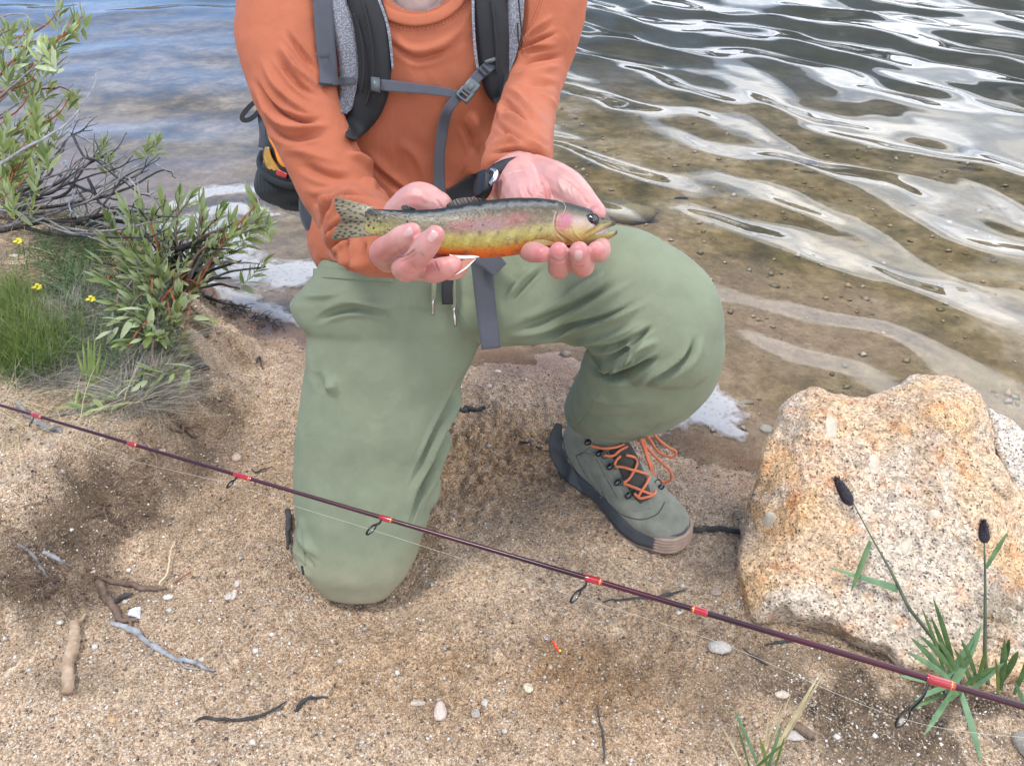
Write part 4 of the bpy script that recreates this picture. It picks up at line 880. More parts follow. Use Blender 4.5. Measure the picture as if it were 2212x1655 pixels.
# ------------------------------------------------------------------ the trout (coordinates of its own: 2.212 px of a close-up = 1 px)
def fx(X, Y): return 658.3 + np.asarray(X, float) * .3307, 365.8 + np.asarray(Y, float) * .3307
FZ = .738
top = np.array([(395,275),(430,262),(500,262),(560,266),(640,268),(740,267),(850,262),(920,252),(1000,238),(1100,218),(1190,206),(1300,193),(1400,188),(1520,190),(1640,203),(1750,230),(1850,258),(1920,285),(1980,315),(2015,340),(2030,356)], float)
bot = np.array([(395,405),(430,425),(500,440),(560,452),(640,478),(740,512),(850,550),(920,566),(1000,576),(1100,580),(1190,579),(1300,572),(1400,556),(1520,528),(1640,505),(1700,497),(1780,496),(1850,452),(1900,424),(1950,398),(1990,381),(2030,366)], float)
def fz(X):  # gentle bend: tail and head a touch farther than the flank
    return FZ + .012 * ((np.asarray(X, float) - 1150) / 900)**2
def fishcol(X, Y, P3):
    X = np.asarray(X, float); Y = np.asarray(Y, float); t = np.interp(X, top[:, 0], top[:, 1]); b = np.interp(X, bot[:, 0], bot[:, 1])
    bb = np.where(X > 1640, 500, b); v = (Y - t) / np.maximum(bb - t, 30); n = fbm(P3, 230, 4, 101); n2 = fbm(P3 * np.array([1,1,2.5]), 500, 2, 102)
    v = v + .03 * n
    st = [(-.3,(.012,.014,.014)),(.08,(.014,.018,.018)),(.15,(.032,.036,.032)),(.25,(.075,.062,.034)),(.36,(.135,.105,.058)),(.52,(.160,.118,.072)),(.62,(.30,.245,.085)),(.78,(.31,.24,.045)),(.87,(.44,.17,.028)),(.93,(.60,.115,.014)),(1.1,(.60,.10,.014)),(1.4,(.6,.16,.03))]
    s = np.array([a for a, _ in st]); C = np.array([c for _, c in st]); col = np.stack([np.interp(v, s, C[:, i]) for i in range(3)], 1)
    def blend(m, c):
        nonlocal col; m = np.clip(m, 0, 1)[:, None]; col = col * (1 - m) + np.array(c) * m
    tail = 1 - sstep(620, 1000, X); blend(.8 * tail * sstep(.2, .5, v), (.215,.185,.075)); blend(.6 * tail * sstep(.55, .8, v) * (1 - sstep(600, 820, X)), (.36,.33,.12))
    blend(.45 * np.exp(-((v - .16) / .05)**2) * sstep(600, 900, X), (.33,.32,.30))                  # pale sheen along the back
    blend(.85 * (.75 + .5 * n) * np.exp(-((v - .46 - (X - 1200) * -.00008) / .12)**2) * sstep(900, 990, X) * (1 - sstep(1380, 1560, X)), (.40,.125,.13))
    blend(.35 * np.exp(-((v - .50) / .1)**2) * sstep(1040, 1120, X) * (1 - sstep(1250, 1350, X)), (.27,.21,.24))
    blend(.5 * sstep(1450, 1640, X) * sstep(.45, .7, v) * (1 - sstep(.8, .95, v)), (.48,.40,.20))
    blend(.75 * np.maximum(0, n) * sstep(.12, .3, v), (.10,.085,.05)); blend(.5 * np.maximum(0, fbm(P3 * np.array([1,1,3]), 330, 3, 109)) * sstep(.15, .3, v) * (1 - sstep(.5, .7, v)), (.30,.26,.22)); blend(.32 * np.maximum(0, n2) * sstep(.5, .6, v) * (1 - sstep(.8, .95, v)), (.56,.47,.16))
    myo = np.maximum(0, np.sin((X + .45 * (Y - 450)) / 21.0)) ; blend(.35 * myo * sstep(.56, .64, v) * (1 - sstep(.74, .86, v)) * sstep(850, 1000, X), (.52,.45,.15))
    # head
    H = sstep(1625, 1650, X + 22 * np.cos((Y - 400) / 70))
    hc_ = np.stack([np.interp(v, s, np.array(c_)) for s, c_ in ((np.array([0,.12,.28,.45,.7,1.0]), [.015,.05,.16,.42,.50,.50]), (np.array([0,.12,.28,.45,.7,1.0]), [.018,.05,.14,.31,.38,.33]), (np.array([0,.12,.28,.45,.7,1.0]), [.020,.045,.10,.23,.14,.10]))], 1)
    m = H[:, None]; col = col * (1 - m) + hc_ * m
    e = ((X - 1690) / 62)**2 + ((Y - 358) / 68)**2; blend(.85 * (1 - sstep(.35, 1.35, e + .25 * n)), (.40,.13,.15)); e2 = ((X - 1700) / 40)**2 + ((Y - 345) / 40)**2; blend(.45 * (1 - sstep(.2, 1.2, e2 + .3 * n2)), (.42,.17,.24))
    blend(.5 * np.exp(-(((X - 1790) / 45)**2 + ((Y - 360) / 35)**2)), (.50,.36,.36)); blend(.5 * np.exp(-(((X - 1665) / 30)**2 + ((Y - 425) / 25)**2)), (.55,.16,.14))
    for (pts, wd, a, c_) in (([(1638,300),(1622,350),(1620,400),(1640,440),(1690,480)], 4, .6, (.42,.34,.20)), ([(1650,300),(1633,350),(1632,400),(1652,432),(1710,470),(1740,485)], 4, .7, (.10,.06,.04)), ([(1660,425),(1700,455),(1745,475)], 3.5, .7, (.62,.50,.24)), ([(1740,400),(1760,440),(1800,470)], 3, .5, (.22,.17,.05)),
                             ([(1830,420),(1880,395),(1935,352),(1975,345)], 4, .85, (.10,.09,.04)), ([(1838,438),(1890,412),(1940,375),(1990,358)], 8, .7, (.56,.47,.12)), ([(1850,395),(1880,370),(1915,352)], 3, .6, (.60,.58,.50)), ([(1895,440),(1960,425),(2030,408)], 4, .7, (.16,.13,.03)), ([(1720,360),(1725,400),(1705,440)], 3, .35, (.40,.08,.10)), ([(1640,315),(1700,290),(1760,300)], 4, .5, (.20,.15,.10))):
        e, _ = polydist(X, Y, catmull(pts, 20)); blend(a * np.exp(-(e / wd)**2), c_)
    spots = [(800,290,7),(788,327,9),(675,353,8),(665,318,6),(690,318,6),(468,304,8),(415,328,9),(456,338,7),(478,345,7),(498,349,7),(440,300,6),(524,320,9),(556,308,6),(590,305,6),(420,371,9),(453,388,8),(498,300,6),(545,400,5),(558,404,5),(395,350,6),(400,310,6),(430,352,6),(470,320,5),(1060,346,5),(1097,393,5),(1168,388,6),(1208,285,5),(1180,286,5),(1150,290,4),(1120,288,4),(1260,300,4),(990,300,4),(900,300,4),(1320,250,4),(1230,292,4)]
    for (a, b_, r) in spots: blend(.92 * (1 - sstep(.6, 1.25, np.hypot((X - a) / r, (Y - b_) / (r * 1.15)))), (.010,.009,.008))
    r = np.random.default_rng(5)
    for _ in range(110):
        a, b_ = r.uniform(900, 1850), r.uniform(200, 330); blend(.5 * (1 - sstep(.5, 1.2, np.hypot((X - a) / 5, (Y - b_) / 3))), (.03,.03,.025))
    return col
N = NT('trout_skin')
sc = N.n('ShaderNodeTexVoronoi', {'Vector': N.co((1, 1, 1)), 'Scale': 620.0})
M_fish = N.out(N.mix(.18, N.attr(), N.mix(1, N.attr(), N.ramp(sc.outputs['Distance'], (.0, 1.5), (.7, .5)), 'MULTIPLY')), .36, N.bump(sc.outputs['Distance'], .25, .0006), **{'Specular IOR Level': .25, 'Coat Weight': .06, 'Coat Roughness': .18})
N = NT('trout_fin'); M_fin = N.out(N.attr(), .32, N.bump(N.noise(400, 2), .3, .0005), **{'Coat Weight': .3})
fish = Thing('trout', 'golden trout with pink gill cover, yellow flank and orange belly held in both hands', 'fish', P(1150, 545, FZ))
Xs = np.concatenate([np.linspace(395, 1780, 300), np.linspace(1784, 2030, 90)[:-1], [2029.5]])
seg = 150; V = []; XYc = []
for X in Xs:
    t = np.interp(X, top[:, 0], top[:, 1]); b = np.interp(X, bot[:, 0], bot[:, 1])
    a, pt = fx(X, t); _, pb = fx(X, b); z = fz(X); A = P(a, pt, z); Bq = P(a, pb, z); c = (A + Bq) / 2; hgt = (A - Bq) / 2
    kd = np.interp(X, [395,500,700,1000,1400,1650,1800,1900,2000,2030], [.10,.26,.46,.58,.62,.66,.72,.80,.80,.5]); hh = np.interp(X, [395,1650,1780,1900,2030], [1,1,.9,1.3,1.1])
    dv = np.array([0, CP, -SP]); dv = dv - hgt * dv.dot(hgt) / hgt.dot(hgt); dv /= np.linalg.norm(dv); dep = dv * np.linalg.norm(hgt) * kd * hh
    for j in range(seg):
        u = 2*np.pi*j/seg; ct, st = math.cos(u), math.sin(u); q = c + hgt * ct + dep * st * (1 - .12 * ct)
        V.append(q); XYc.append((X, (t + b) / 2 + (t - b) / 2 * ct * 1.0, u))
V = np.array(V); XYc = np.array(XYc); n = len(Xs)
F = np.array([(i*seg+j, i*seg+(j+1)%seg, (i+1)*seg+(j+1)%seg, (i+1)*seg+j) for i in range(n-1) for j in range(seg)])
# gill cover edge, cheek and scales in relief
U_, W_ = XYc[:, 0], XYc[:, 1]; front = np.sin(XYc[:, 2]) < 0
e, _ = polydist(U_, W_, catmull([(1650,285),(1628,340),(1625,400),(1645,445),(1700,488)], 24)); inside = (U_ > np.interp(W_, [285,340,400,445,488], [1650,1628,1625,1645,1700]))
rel = np.where(inside, .0016 * np.exp(-(e / 30)**2), -.0008 * np.exp(-(e / 8)**2))
e, _ = polydist(U_, W_, catmull([(1740,390),(1760,440),(1800,470)], 12)); rel -= .0006 * np.exp(-(e / 5)**2)
e, _ = polydist(U_, W_, catmull([(1828,425),(1880,398),(1935,358),(1990,352)], 12)); rel -= .0011 * np.exp(-(e / 4.5)**2)
e, _ = polydist(U_, W_, catmull([(1840,438),(1890,410),(1950,372)], 12)); rel += .0009 * np.exp(-(e / 8)**2)
rel += .0012 * np.exp(-(np.hypot(U_ - 1877, W_ - 330) / 34)**2)
Nn = normals(V, F); V = V + Nn * (rel * front + .00012 * noise(V, 900, 3))[:, None]
fcol = fishcol(U_, W_, V)
fbody = fish.part('body', V, F, M_fish, fcol)
# lower jaw
jp = np.array([(1770,474,24),(1830,466,32),(1880,460,33),(1930,450,29),(1980,438,23),(2018,424,17),(2040,411,10)], float)
Q = catmull(jp, 50); C = np.array([P(*fx(a, b), fz(a) + .002) for a, b, _ in Q]); T, Nf, Bf = frames(C); up = np.array([P(*fx(a, b - c), fz(a)+.002) - P(*fx(a, b), fz(a)+.002) for a, b, c in Q])
dv = np.array([0, CP, -SP]); Vj, Fj = rings(C, up, np.outer(np.linalg.norm(up, axis=1), dv) * .95, 40)
ux_, uy_, uz_ = pix(Vj); XX = (ux_ - 658.3) / .3307; YY = (uy_ - 365.8) / .3307; vv = np.clip((YY - np.interp(XX, Q[:, 0], Q[:, 1] - Q[:, 2])) / (2 * np.interp(XX, Q[:, 0], Q[:, 2])), 0, 1)
jc = np.stack([np.interp(vv, [0,.12,.3,.6,1], c_) for c_ in ([.50,.40,.30,.20,.30],[.47,.32,.23,.14,.23],[.42,.11,.045,.04,.12])], 1); k = sstep(2010, 2040, XX)[:, None]; jc = jc * (1 - k) + np.array([.05,.05,.045]) * k
fish.part('lower_jaw', Vj, Fj, M_fish, jc)
M_mouth = simple('mouth_lining', (.42,.36,.36), .35, .05); fish.part('mouth_lining', *tube(np.array([P(*fx(a, b), fz(a) + .004) for a, b in ((1880,432),(1910,420),(1945,402),(1985,384))]), [.0055,.005,.0035,.0012], 16, 12), M_mouth)
# eye
ec = P(*fx(1877,331), fz(1877)); sf = None; T_f = bvh(V, F.tolist()); q = snap(T_f, *fx(1877,331), 0.0); d = q - np.array([0,0,CH]); d /= np.linalg.norm(d); r_ = 43 * .3307 / FP * FZ
e1 = np.array([1.,0,0]); e1 -= d * e1.dot(d); e1 /= np.linalg.norm(e1); e2 = np.cross(d, e1)
M_iris2 = simple('trout_iris', (.045,.045,.042), .18, .35, 300, coat=.8, bst=.05); M_pupil = simple('trout_pupil', (.003,.003,.004), .05, .0, coat=1.0, bst=0)
eye = fish.part('eye', *ellipsoid(q + d*.0012, (e1*r_, e2*r_*.88, d*.0040), 32, 20), M_iris2)
fish.sub(eye, 'pupil', *ellipsoid(q - d*.0006 + e1*.0006 - e2*.0004 * 0, (e1*r_*.66, e2*r_*.64, d*.0028), 28, 16), M_pupil)
ringp = [q + e1 * r_*1.02 * math.cos(u) + e2 * r_*.9 * math.sin(u) - d*.0003 for u in np.linspace(0, 2*np.pi, 25)]
fish.sub(eye, 'eye_rim', *tube(np.array(ringp), .0006, 48, 6), simple('eye_rim', (.05,.05,.035), .3, .1))
fish.part('nostril', *ball(snap(T_f, *fx(1945,322), .0), .0012, 10), M_pupil)
def fin(name, outer, inner, n=34, m=14, colf=None, th=.0005, dz=0, dzo=0, label=None, mat=None):
    """a membrane between two edges given in close-up pixels, ribbed by rays"""
    O = catmull(outer, n); I = catmull(inner, n); Vf = []; uv = []
    for i in range(n):
        for j in range(m):
            s = j / (m - 1); p = I[i] * (1 - s) + O[i] * s; z = fz(p[0]) + dz * (1 - s) + dzo * s + .0005 * math.sin(i * 1.5) * s
            Vf.append(P(*fx(p[0], p[1]), z)); uv.append((p[0], p[1], i / (n - 1), s))
    Vf = np.array(Vf); uv = np.array(uv); dv = np.array([0, CP, -SP]) * th; k = len(Vf); FF = []
    for i in range(n - 1):
        for j in range(m - 1):
            a = i*m + j; FF.append((a, a+1, a+m+1, a+m)); FF.append((k+a, k+a+m, k+a+m+1, k+a+1))
    edge = [i*m for i in range(n)] + [(n-1)*m + j for j in range(1, m)] + [i*m + m-1 for i in range(n-2, -1, -1)] + [j for j in range(m-2, 0, -1)]
    for a, b in zip(edge, edge[1:] + edge[:1]): FF.append((a, b, k+b, k+a))
    c = colf(uv); return fish.part(name, np.vstack([Vf, Vf + dv]), FF, mat or M_fin, np.vstack([c, c]), label=label)
SPT = [(205,203),(250,215),(290,228),(245,243),(285,262),(215,262),(320,245),(350,230),(365,262),(400,248),(260,290),(300,272),(330,285),(365,292),(300,312),(228,284),(255,330),(340,320),(270,352),(380,300),(330,345),(370,345),(395,310),(420,285),(240,375),(270,395),(230,410),(262,420),(215,432),(300,375),(335,385),(300,410),(330,420),(200,445),(250,440),(360,400),(365,430),(395,390),(290,440),(420,262),(350,360),(310,425),(390,430),(210,240),(240,300),(300,340)]
def tailcol(uv):
    c = np.tile(np.array([.20,.155,.09]), (len(uv), 1)); ray = .5 + .5 * np.sin(uv[:, 2] * 95); c *= (.72 + .40 * ray)[:, None]
    mid = np.exp(-((uv[:, 1] - 338) / 17)**2) * sstep(240, 300, uv[:, 0]); c = c * (1 - .7 * mid[:, None]) + np.array([.035,.035,.035]) * .7 * mid[:, None]
    k = sstep(1.0, .5, uv[:, 3])[:, None] * .55; c = c * (1 - k) + np.array([.20,.18,.085]) * k
    ed = (sstep(.03, 0, uv[:, 2]) + sstep(.97, 1, uv[:, 2])).clip(0, 1)[:, None] * .7; c = c * (1 - ed) + np.array([.05,.045,.035]) * ed
    for a, b in SPT:
        m = (.93 * (1 - sstep(.55, 1.2, np.hypot((uv[:, 0] - a) / 12.5, (uv[:, 1] - b) / 8))))[:, None]; c = c * (1 - m) + np.array([.012,.010,.008]) * m
    return c
fin('tail_fin', [(205,180),(192,215),(205,265),(225,305),(240,335),(222,352),(205,385),(185,425),(174,462)], [(460,253),(460,270),(460,295),(460,320),(460,340),(460,355),(460,380),(460,405),(460,432)], 150, 70, tailcol, .0007, .0, .004)
def dcol(uv):
    ray = .5 + .5 * np.sin(uv[:, 2] * 60); c = np.array([.17,.135,.11]) * (.6 + .6 * ray)[:, None]; return c * (1 - .3 * uv[:, 3:4])
fin('dorsal_fin', [(925,236),(945,218),(985,198),(1055,186),(1120,188),(1200,203)], [(925,262),(960,255),(1010,246),(1080,232),(1150,222),(1200,215)], 60, 14, dcol, .0008, .004, .001)
fin('adipose_fin', [(635,262),(630,250),(636,238),(655,234),(680,242),(720,258)], [(650,272),(655,272),(665,272),(680,272),(700,272),(735,272)], 24, 8, lambda uv: np.tile([.05,.045,.035], (len(uv), 1)), .0012, .003, .001)
fin('pectoral_fin', [(1462,490),(1500,466),(1560,462),(1610,474),(1650,484)], [(1462,492),(1500,498),(1560,500),(1610,497),(1660,492)], 44, 12, lambda uv: np.array([.36,.25,.085]) * (.75 + .4 * (.5 + .5 * np.sin(uv[:, 3] * 40)))[:, None], .0010, -.0165, -.0175)
def pcol(uv): s = uv[:, 3:4]; return np.array([.30,.13,.10]) * (1 - s) + np.array([.80,.78,.76]) * s
fin('pelvic_fin', [(944,558),(970,578),(1040,584),(1100,580),(1140,574)], [(944,555),(975,560),(1040,562),(1100,562),(1138,570)], 36, 10, lambda uv: np.where(uv[:, 3:4] > .3, np.array([.85,.83,.81]), np.array([.35,.2,.18])), .0012, -.0125, -.0145)
fin('pelvic_fin', [(983,692),(1015,675),(1060,645),(1095,610),(1120,585)], [(980,672),(992,640),(1010,612),(1045,592),(1110,580)], 36, 12, lambda uv: np.where(uv[:, 3:4] > .82, np.array([.85,.82,.78]), np.array([.40,.16,.11])), .001, -.014, -.020)
# fishing line over the gill cover
M_line = simple('clear_line', (.42,.40,.26), .3, .05)
fish.part('fishing_line', *cord(T_f, [fx(1655,208), fx(1690,222), fx(1703,250), fx(1692,285), fx(1678,305)], .00032, .0010, 30, 5), M_line)
# ------------------------------------------------------------------ backpack
M_web = fabric('slate_webbing', (.085,.090,.112), 330, 900, .75, .15, .08); M_blk = fabric('black_padding', (.013,.014,.016), None, 500, .75, .03, .1); M_mesh = None
N = NT('grey_air_mesh'); v = N.vor(480); M_mesh = N.out(N.ramp(v, (.2, (.34,.35,.39)), (.6, (.16,.165,.185))), .85, N.bump(v, .6, .001))
M_clip = simple('grey_plastic', (.085,.10,.105), .4, .08, spec=.5); M_dark = fabric('dark_pack_cloth', (.012,.018,.022), 420, 700, .75, .1, .1)
pack = Thing('backpack', 'black and slate backpack worn by the kneeling person, chest strap buckled', 'backpack', P(860, 330, 1.28))
def rb(name, *a, mat=None, label=None, **k): return pack.part(name, *ribbon(T_shirt, *a, **k), mat, label=label)
sl = rb('shoulder_strap', [(768,-60),(788,0),(803,60),(810,130),(806,190),(792,235),(770,275),(757,300)], [36,36,37,36,35,33,24,12], .013, .012, 70, crown=.007, mat=M_blk, label='black padded shoulder strap')
sr = rb('shoulder_strap', [(1048,-60),(1056,0),(1062,60),(1066,120),(1068,165),(1070,200),(1073,222)], [38,36,37,34,30,20,8], .013, .012, 60, crown=.007, mat=M_blk, label='black padded shoulder strap')
rb('strap_edge_mesh', [(716,-60),(726,0),(742,60),(752,120),(756,170),(752,215),(742,245)], [24,22,24,22,22,19,8], .010, .008, 60, crown=.004, mat=M_mesh)
rb('strap_edge_mesh', [(1112,-60),(1114,0),(1112,50),(1106,95),(1099,130),(1092,158)], [20,19,17,15,12,7], .010, .008, 50, crown=.003, mat=M_mesh)
rb('strap_binding', [(806,-30),(826,20),(838,60),(845,110),(848,150)], [3,3,3,3,2], .016, .004, 40, mat=M_mesh); rb('strap_binding', [(1022,-30),(1022,20),(1024,80),(1029,130),(1036,170)], [3,3,3,3,2], .016, .004, 40, mat=M_mesh)
rb('adjuster_webbing', [(688,-60),(696,0),(702,80),(708,140),(711,186)], [21,21,21,20,20], .014, .003, 50, mat=M_web); rb('webbing_fold', [(681,118),(702,121),(723,119)], [3,3,3], .017, .002, 10, mat=M_web); rb('webbing_fold', [(688,181),(711,184),(731,183)], [2.5,2.5,2.5], .017, .002, 10, mat=M_blk)
rb('cross_webbing', [(728,176),(745,176),(768,174)], [8,8,8], .018, .003, 12, mat=M_web)
for c in ([(783,0),(797,60),(805,120),(804,180),(790,230)], [(765,30),(780,80),(786,140),(782,200)]): pack.part('piping', *cord(T_shirt, c, .0016, .024, 50, 6), M_blk)
pack.part('piping', *cord(T_shirt, [(1062,0),(1068,60),(1072,110),(1072,160)], .0016, .024, 40, 6), M_blk)
pack.part('elastic_loop', *cord(T_shirt, [(1118,-20),(1124,40),(1128,90),(1124,100),(1120,90),(1118,50)], .0010, .018, 30, 6), M_blk)
# chest strap
def surfz(px, py): return pix(snap(T_shirt, px, py, .0))[2]
z1, z2 = surfz(850,185) - .014, surfz(990,205) - .020
cs = pack.part('chest_strap', *ribbon(None, [(822,184),(850,187),(900,192),(950,198),(992,206)], [12,12.5,11,10,9.5], 0, .0022, 30, z=[z1-.008, z1-.004, (z1+z2)/2, z2, z2]), M_web)
pack.part('strap_anchor', *box(P(812,185,surfz(815,185)-.026), (P(821,187,1.)-P(812,186,1.), P(812,172,1.)-P(812,186,1.), np.array([0,.004,-.003]))), M_clip)
pack.part('chest_strap', *ribbon(None, [(1018,182),(1035,163),(1052,148),(1066,137)], [11.5,12,12,11], 0, .0022, 16, z=[z2-.004, z2-.004, z2-.004, z2]), M_web)
for a, b in ((1040,158),(1048,150)): pack.part('webbing_fold', *ribbon(None, [(a-8,b-9),(a+9,b+8)], [1.5,1.5], 0, .002, 6, z=[z2-.007]*2), M_blk)
pack.part('strap_anchor', *tube(np.array([P(1048,136,z2-.004), P(1060,132,z2-.006), P(1072,128,z2-.004)]), .0028, 8, 8), M_clip)
# side-release buckle
bz = z2 - .010; c0 = np.array([1011.,197.]); dr = np.array([.64,-.77]); pr = np.array([.77,.64])
def bb(a0, a1, w, z, nm, h=.003):
    a = c0 + dr * (a0 + a1) / 2; A = P(*(c0 + dr * a1), z) - P(*(c0 + dr * a0), z); Bv = P(*(a + pr * w), z) - P(*(a - pr * w), z); cc = P(*a, z)
    V, F = rings(np.array([cc - A/2, cc - A*.42, cc + A*.42, cc + A/2]), np.array([Bv*.42, Bv/2, Bv/2, Bv*.42]), np.array([np.array([0,CP,-SP])*h*q for q in (.7,1,1,.7)]), 16, 5.0)
    return nm(V, F)
bk = bb(-6, 26, 15, bz, lambda V, F: pack.part('buckle', V, F, M_clip))
bb(-24, -20, 14, bz, lambda V, F: pack.sub(bk, 'buckle_bar', V, F, M_clip)); bb(-13, -9, 14, bz, lambda V, F: pack.sub(bk, 'buckle_bar', V, F, M_clip))
for s in (-1, 1):
    a = c0 + pr * s * 12.5; pack.sub(bk, 'buckle_arm', *tube(np.array([P(*(a - dr*24), bz), P(*(a + dr*2), bz - .001)]), .0026, 6, 8), M_clip)
bb(3, 20, 4.5, bz - .003, lambda V, F: pack.sub(bk, 'buckle_prong', V, F, M_clip), .0015); 
pack.part('strap_tail', *ribbon(None, [(1004,202),(985,216),(968,238),(957,275),(950,330),(949,380),(951,425),(952,445)], [9,10,11,12,11.5,12,12.5,12.5], 0, .0022, 50, z=[bz, z2-.006, z2-.004, surfz(957,275)-.02, surfz(950,330)-.022, surfz(949,380)-.022, surfz(949,400)-.02, surfz(949,400)-.018]), M_web)
# waist belt, buckle end and hanging straps
pack.part('waist_belt', *ribbon(T_shirt, [(965,430),(1000,412),(1030,398),(1052,385)], [14,20,22,20], .012, .01, 20), M_blk)
zp = lambda a, b, o=.012: pix(snap(T_pants, a, b, o))[2]
pack.part('belt_strap', *ribbon(None, [(1030,520),(1040,570),(1046,630),(1053,690),(1061,754)], [24,23,22,21.5,21], 0, .0025, 40, z=[zp(1040,600)-.02, zp(1040,600)-.015, zp(1046,640), zp(1053,690), zp(1053,700)-.004]), M_web)
pack.part('belt_strap', *ribbon(None, [(1038,548),(1062,566),(1080,584)], [24,22,20], 0, .003, 16, z=[zp(1062,580)-.025, zp(1062,580)-.022, zp(1070,590)-.016]), M_web)
pack.part('belt_strap', *ribbon(T_pants, [(968,575),(966,620),(967,658)], [12.5,12,12], .014, .002, 16), M_blk)
# pack body behind the trunk
C = np.array([P(875,-60,1.24), P(875,60,1.27), P(870,200,1.31), P(868,330,1.34), P(868,420,1.35)]); n = 5
V, F = remesh([rings(catmull(C, 20), np.tile([.125,0,0], (20,1)), np.tile([0,.085,.02], (20,1)), 40, 3.2)], .006, 6); pack.part('pack_body', V + normals(V, F) * (.004 * fbm(V, 14, 3, 61))[:, None], F, M_dark)
# side pocket with its stretchy black cloth
pk = [(600,300,720,300,1.19,.8),(580,345,735,340,1.19,.8),(556,378,730,375,1.185,.8),(553,410,720,410,1.185,.82),(566,432,700,432,1.185,.85),(598,444,680,444,1.185,.7)]
V, F = remesh([LP(pk[2:], 24, 40), ], .0032, 3); V = V + normals(V, F) * (.0006 * np.sin(V[:, 0] * 900) + .001 * fbm(V, 30, 2, 62))[:, None]; pocket = pack.part('side_pocket', V, F, M_dark)
pack.sub(pocket, 'pocket_hem', *tube(np.array([P(566,330,1.18), P(560,352,1.165), P(572,378,1.142), P(604,396,1.130), P(640,402,1.125), P(675,398,1.13)]), .0045, 40, 8), M_dark)
V, F = remesh([LP([(648,425,735,425,1.14,.8),(648,460,735,460,1.135,.8),(656,490,735,490,1.125,.75),(676,514,740,512,1.115,.7)], 20, 32)], .0035, 3); pack.part('hip_pocket', V + normals(V, F) * (.0015 * fbm(V, 25, 2, 63))[:, None], F, fabric('charcoal_pack_cloth', (.028,.034,.042), None, 600, .7))
M_loop = fabric('black_webbing', (.012,.013,.017), 330, 900, .7)
pack.part('pull_loop', *ribbon(None, [(572,190),(560,212),(538,232),(524,250),(526,260),(540,258),(556,245),(568,222),(577,198)], [5,5,5.5,5.5,5.5,5.5,5.5,5,5], 0, .002, 50, z=[1.18]*9), M_loop)
pack.part('side_flap', *ribbon(None, [(578,215),(572,250),(574,290),(567,320)], [13,15,14,10], 0, .003, 24, z=[1.185]*4), M_web)
for e in (0,): pack.part('side_webbing', *ribbon(None, [(577,262),(574,300),(566,350),(562,400)], [2.5,2.5,2,2], 0, .002, 24, z=[1.17]*4), M_blk)
# things carried in the side pocket
M_or = simple('orange_plastic', (.85,.27,.02), .25, .08, coat=.4, bst=.05); M_gold = simple('gold_wrapper', (.55,.30,.06), .22, .35, 90, .5, 60, .004, metal=.35); M_redw = simple('red_wrapper', (.45,.04,.02), .25, .15); M_bag = simple('black_pouch', (.015,.017,.02), .35, .2)
pch = Thing('snack_pouch', 'black pouch with orange front tucked in the side pocket of the backpack', 'pouch', P(625, 400, 1.17))
V, F = remesh([LP([(590,262,690,240,1.16,.5),(575,300,700,300,1.16,.5),(570,345,700,345,1.16,.45),(585,385,690,385,1.16,.4)], 20, 36)], .003, 3); V = V + normals(V, F) * (.003 * fbm(V, 22, 3, 64))[:, None]; T_p = bvh(V, F); pch.part('pouch', V, F, M_bag)
pch.part('orange_panel', *ribbon(T_p, [(596,262),(594,290),(606,318),(616,345),(628,362)], [14,16,15,16,9], .003, .002, 40, crown=.002), M_or)
wr = Thing('snack_wrapper', 'shiny gold and red wrapper poking out of the side pocket below the orange pouch', 'wrapper', P(590, 395, 1.13))
wr.part('wrapper', *ribbon(T_p, [(577,318),(578,340),(588,362),(603,378)], [5,9,11,9], .009, .003, 30, crown=.002), M_gold); wr.part('wrapper_corner', *ribbon(T_p, [(597,372),(608,378),(619,381)], [8,8,6], .012, .003, 14, crown=.001), M_redw)
N = NT('clear_plastic'); M_clear = N.out((.55,.56,.58), .15, None, **{'Alpha': .55})
single('clear_pouch', *remesh([LP([(600,432,690,432,1.20,.5),(612,455,690,455,1.20,.5),(640,468,690,468,1.20,.4)], 16, 30)], .004, 2), M_clear, 'translucent grey plastic pouch hanging under the black side pocket', 'pouch', P(640,445,1.2))
# ------------------------------------------------------------------ fishing rod held low in front of the person
N = NT('maroon_blank'); M_rod = N.out(N.mix(N.ramp(N.noise(8, 2), (.4, 0), (.6, 1)), (.026,.005,.012), (.055,.006,.016)), .30, None, **{'Coat Weight': .25, 'Coat Roughness': .12, 'Specular IOR Level': .35})
M_wrap = simple('red_thread_wrap', (.36,.010,.018), .15, .15, 200, coat=.9, bst=.1); M_gold2 = simple('gold_trim', (.70,.34,.10), .25, .1, metal=.6, bst=.05); M_guide = simple('black_guide', (.02,.021,.024), .3, .1, metal=.5, bst=.05); M_ring = simple('guide_ring', (.30,.31,.32), .12, .05, metal=.9, bst=0)
def rz(px): return 1 / (.8 + .45 * px / 2212)
def ry(px): return 875.5 + (px) * .3010 - 7.0 * (px / 2212)**2 * 1.35
ra, rb_ = P(0, ry(0), rz(0)), P(2212, 1526, rz(2212)); rd = rb_ - ra
def rod_at(px):
    lo, hi = -1.0, 2.0
    for _ in range(50):
        m = (lo + hi) / 2
        if pix(ra + rd * m)[0] < px: lo = m
        else: hi = m
    sag = -.006 * math.sin(np.pi * np.clip(lo, 0, 1)) * 0
    return ra + rd * lo + np.array([0, 0, sag])
def rad(px): return np.interp(px, [-400, 0, 700, 2212, 2600], [.0018, .0022, .0027, .0037, .0042])
rod = Thing('fishing_rod', 'dark maroon spinning rod with red thread wraps crossing the whole foreground', 'fishing rod', rb_)
pts = np.array([ra + rd * s for s in np.linspace(-.45, 1.18, 40)]); rr = np.array([np.interp(s, [-.45, 0, .35, 1, 1.2], [.0015,.0022,.0027,.0037,.0040]) for s in np.linspace(-.45, 1.18, 40)])
rod.part('blank', *tube(pts, rr, 80, 20), M_rod)
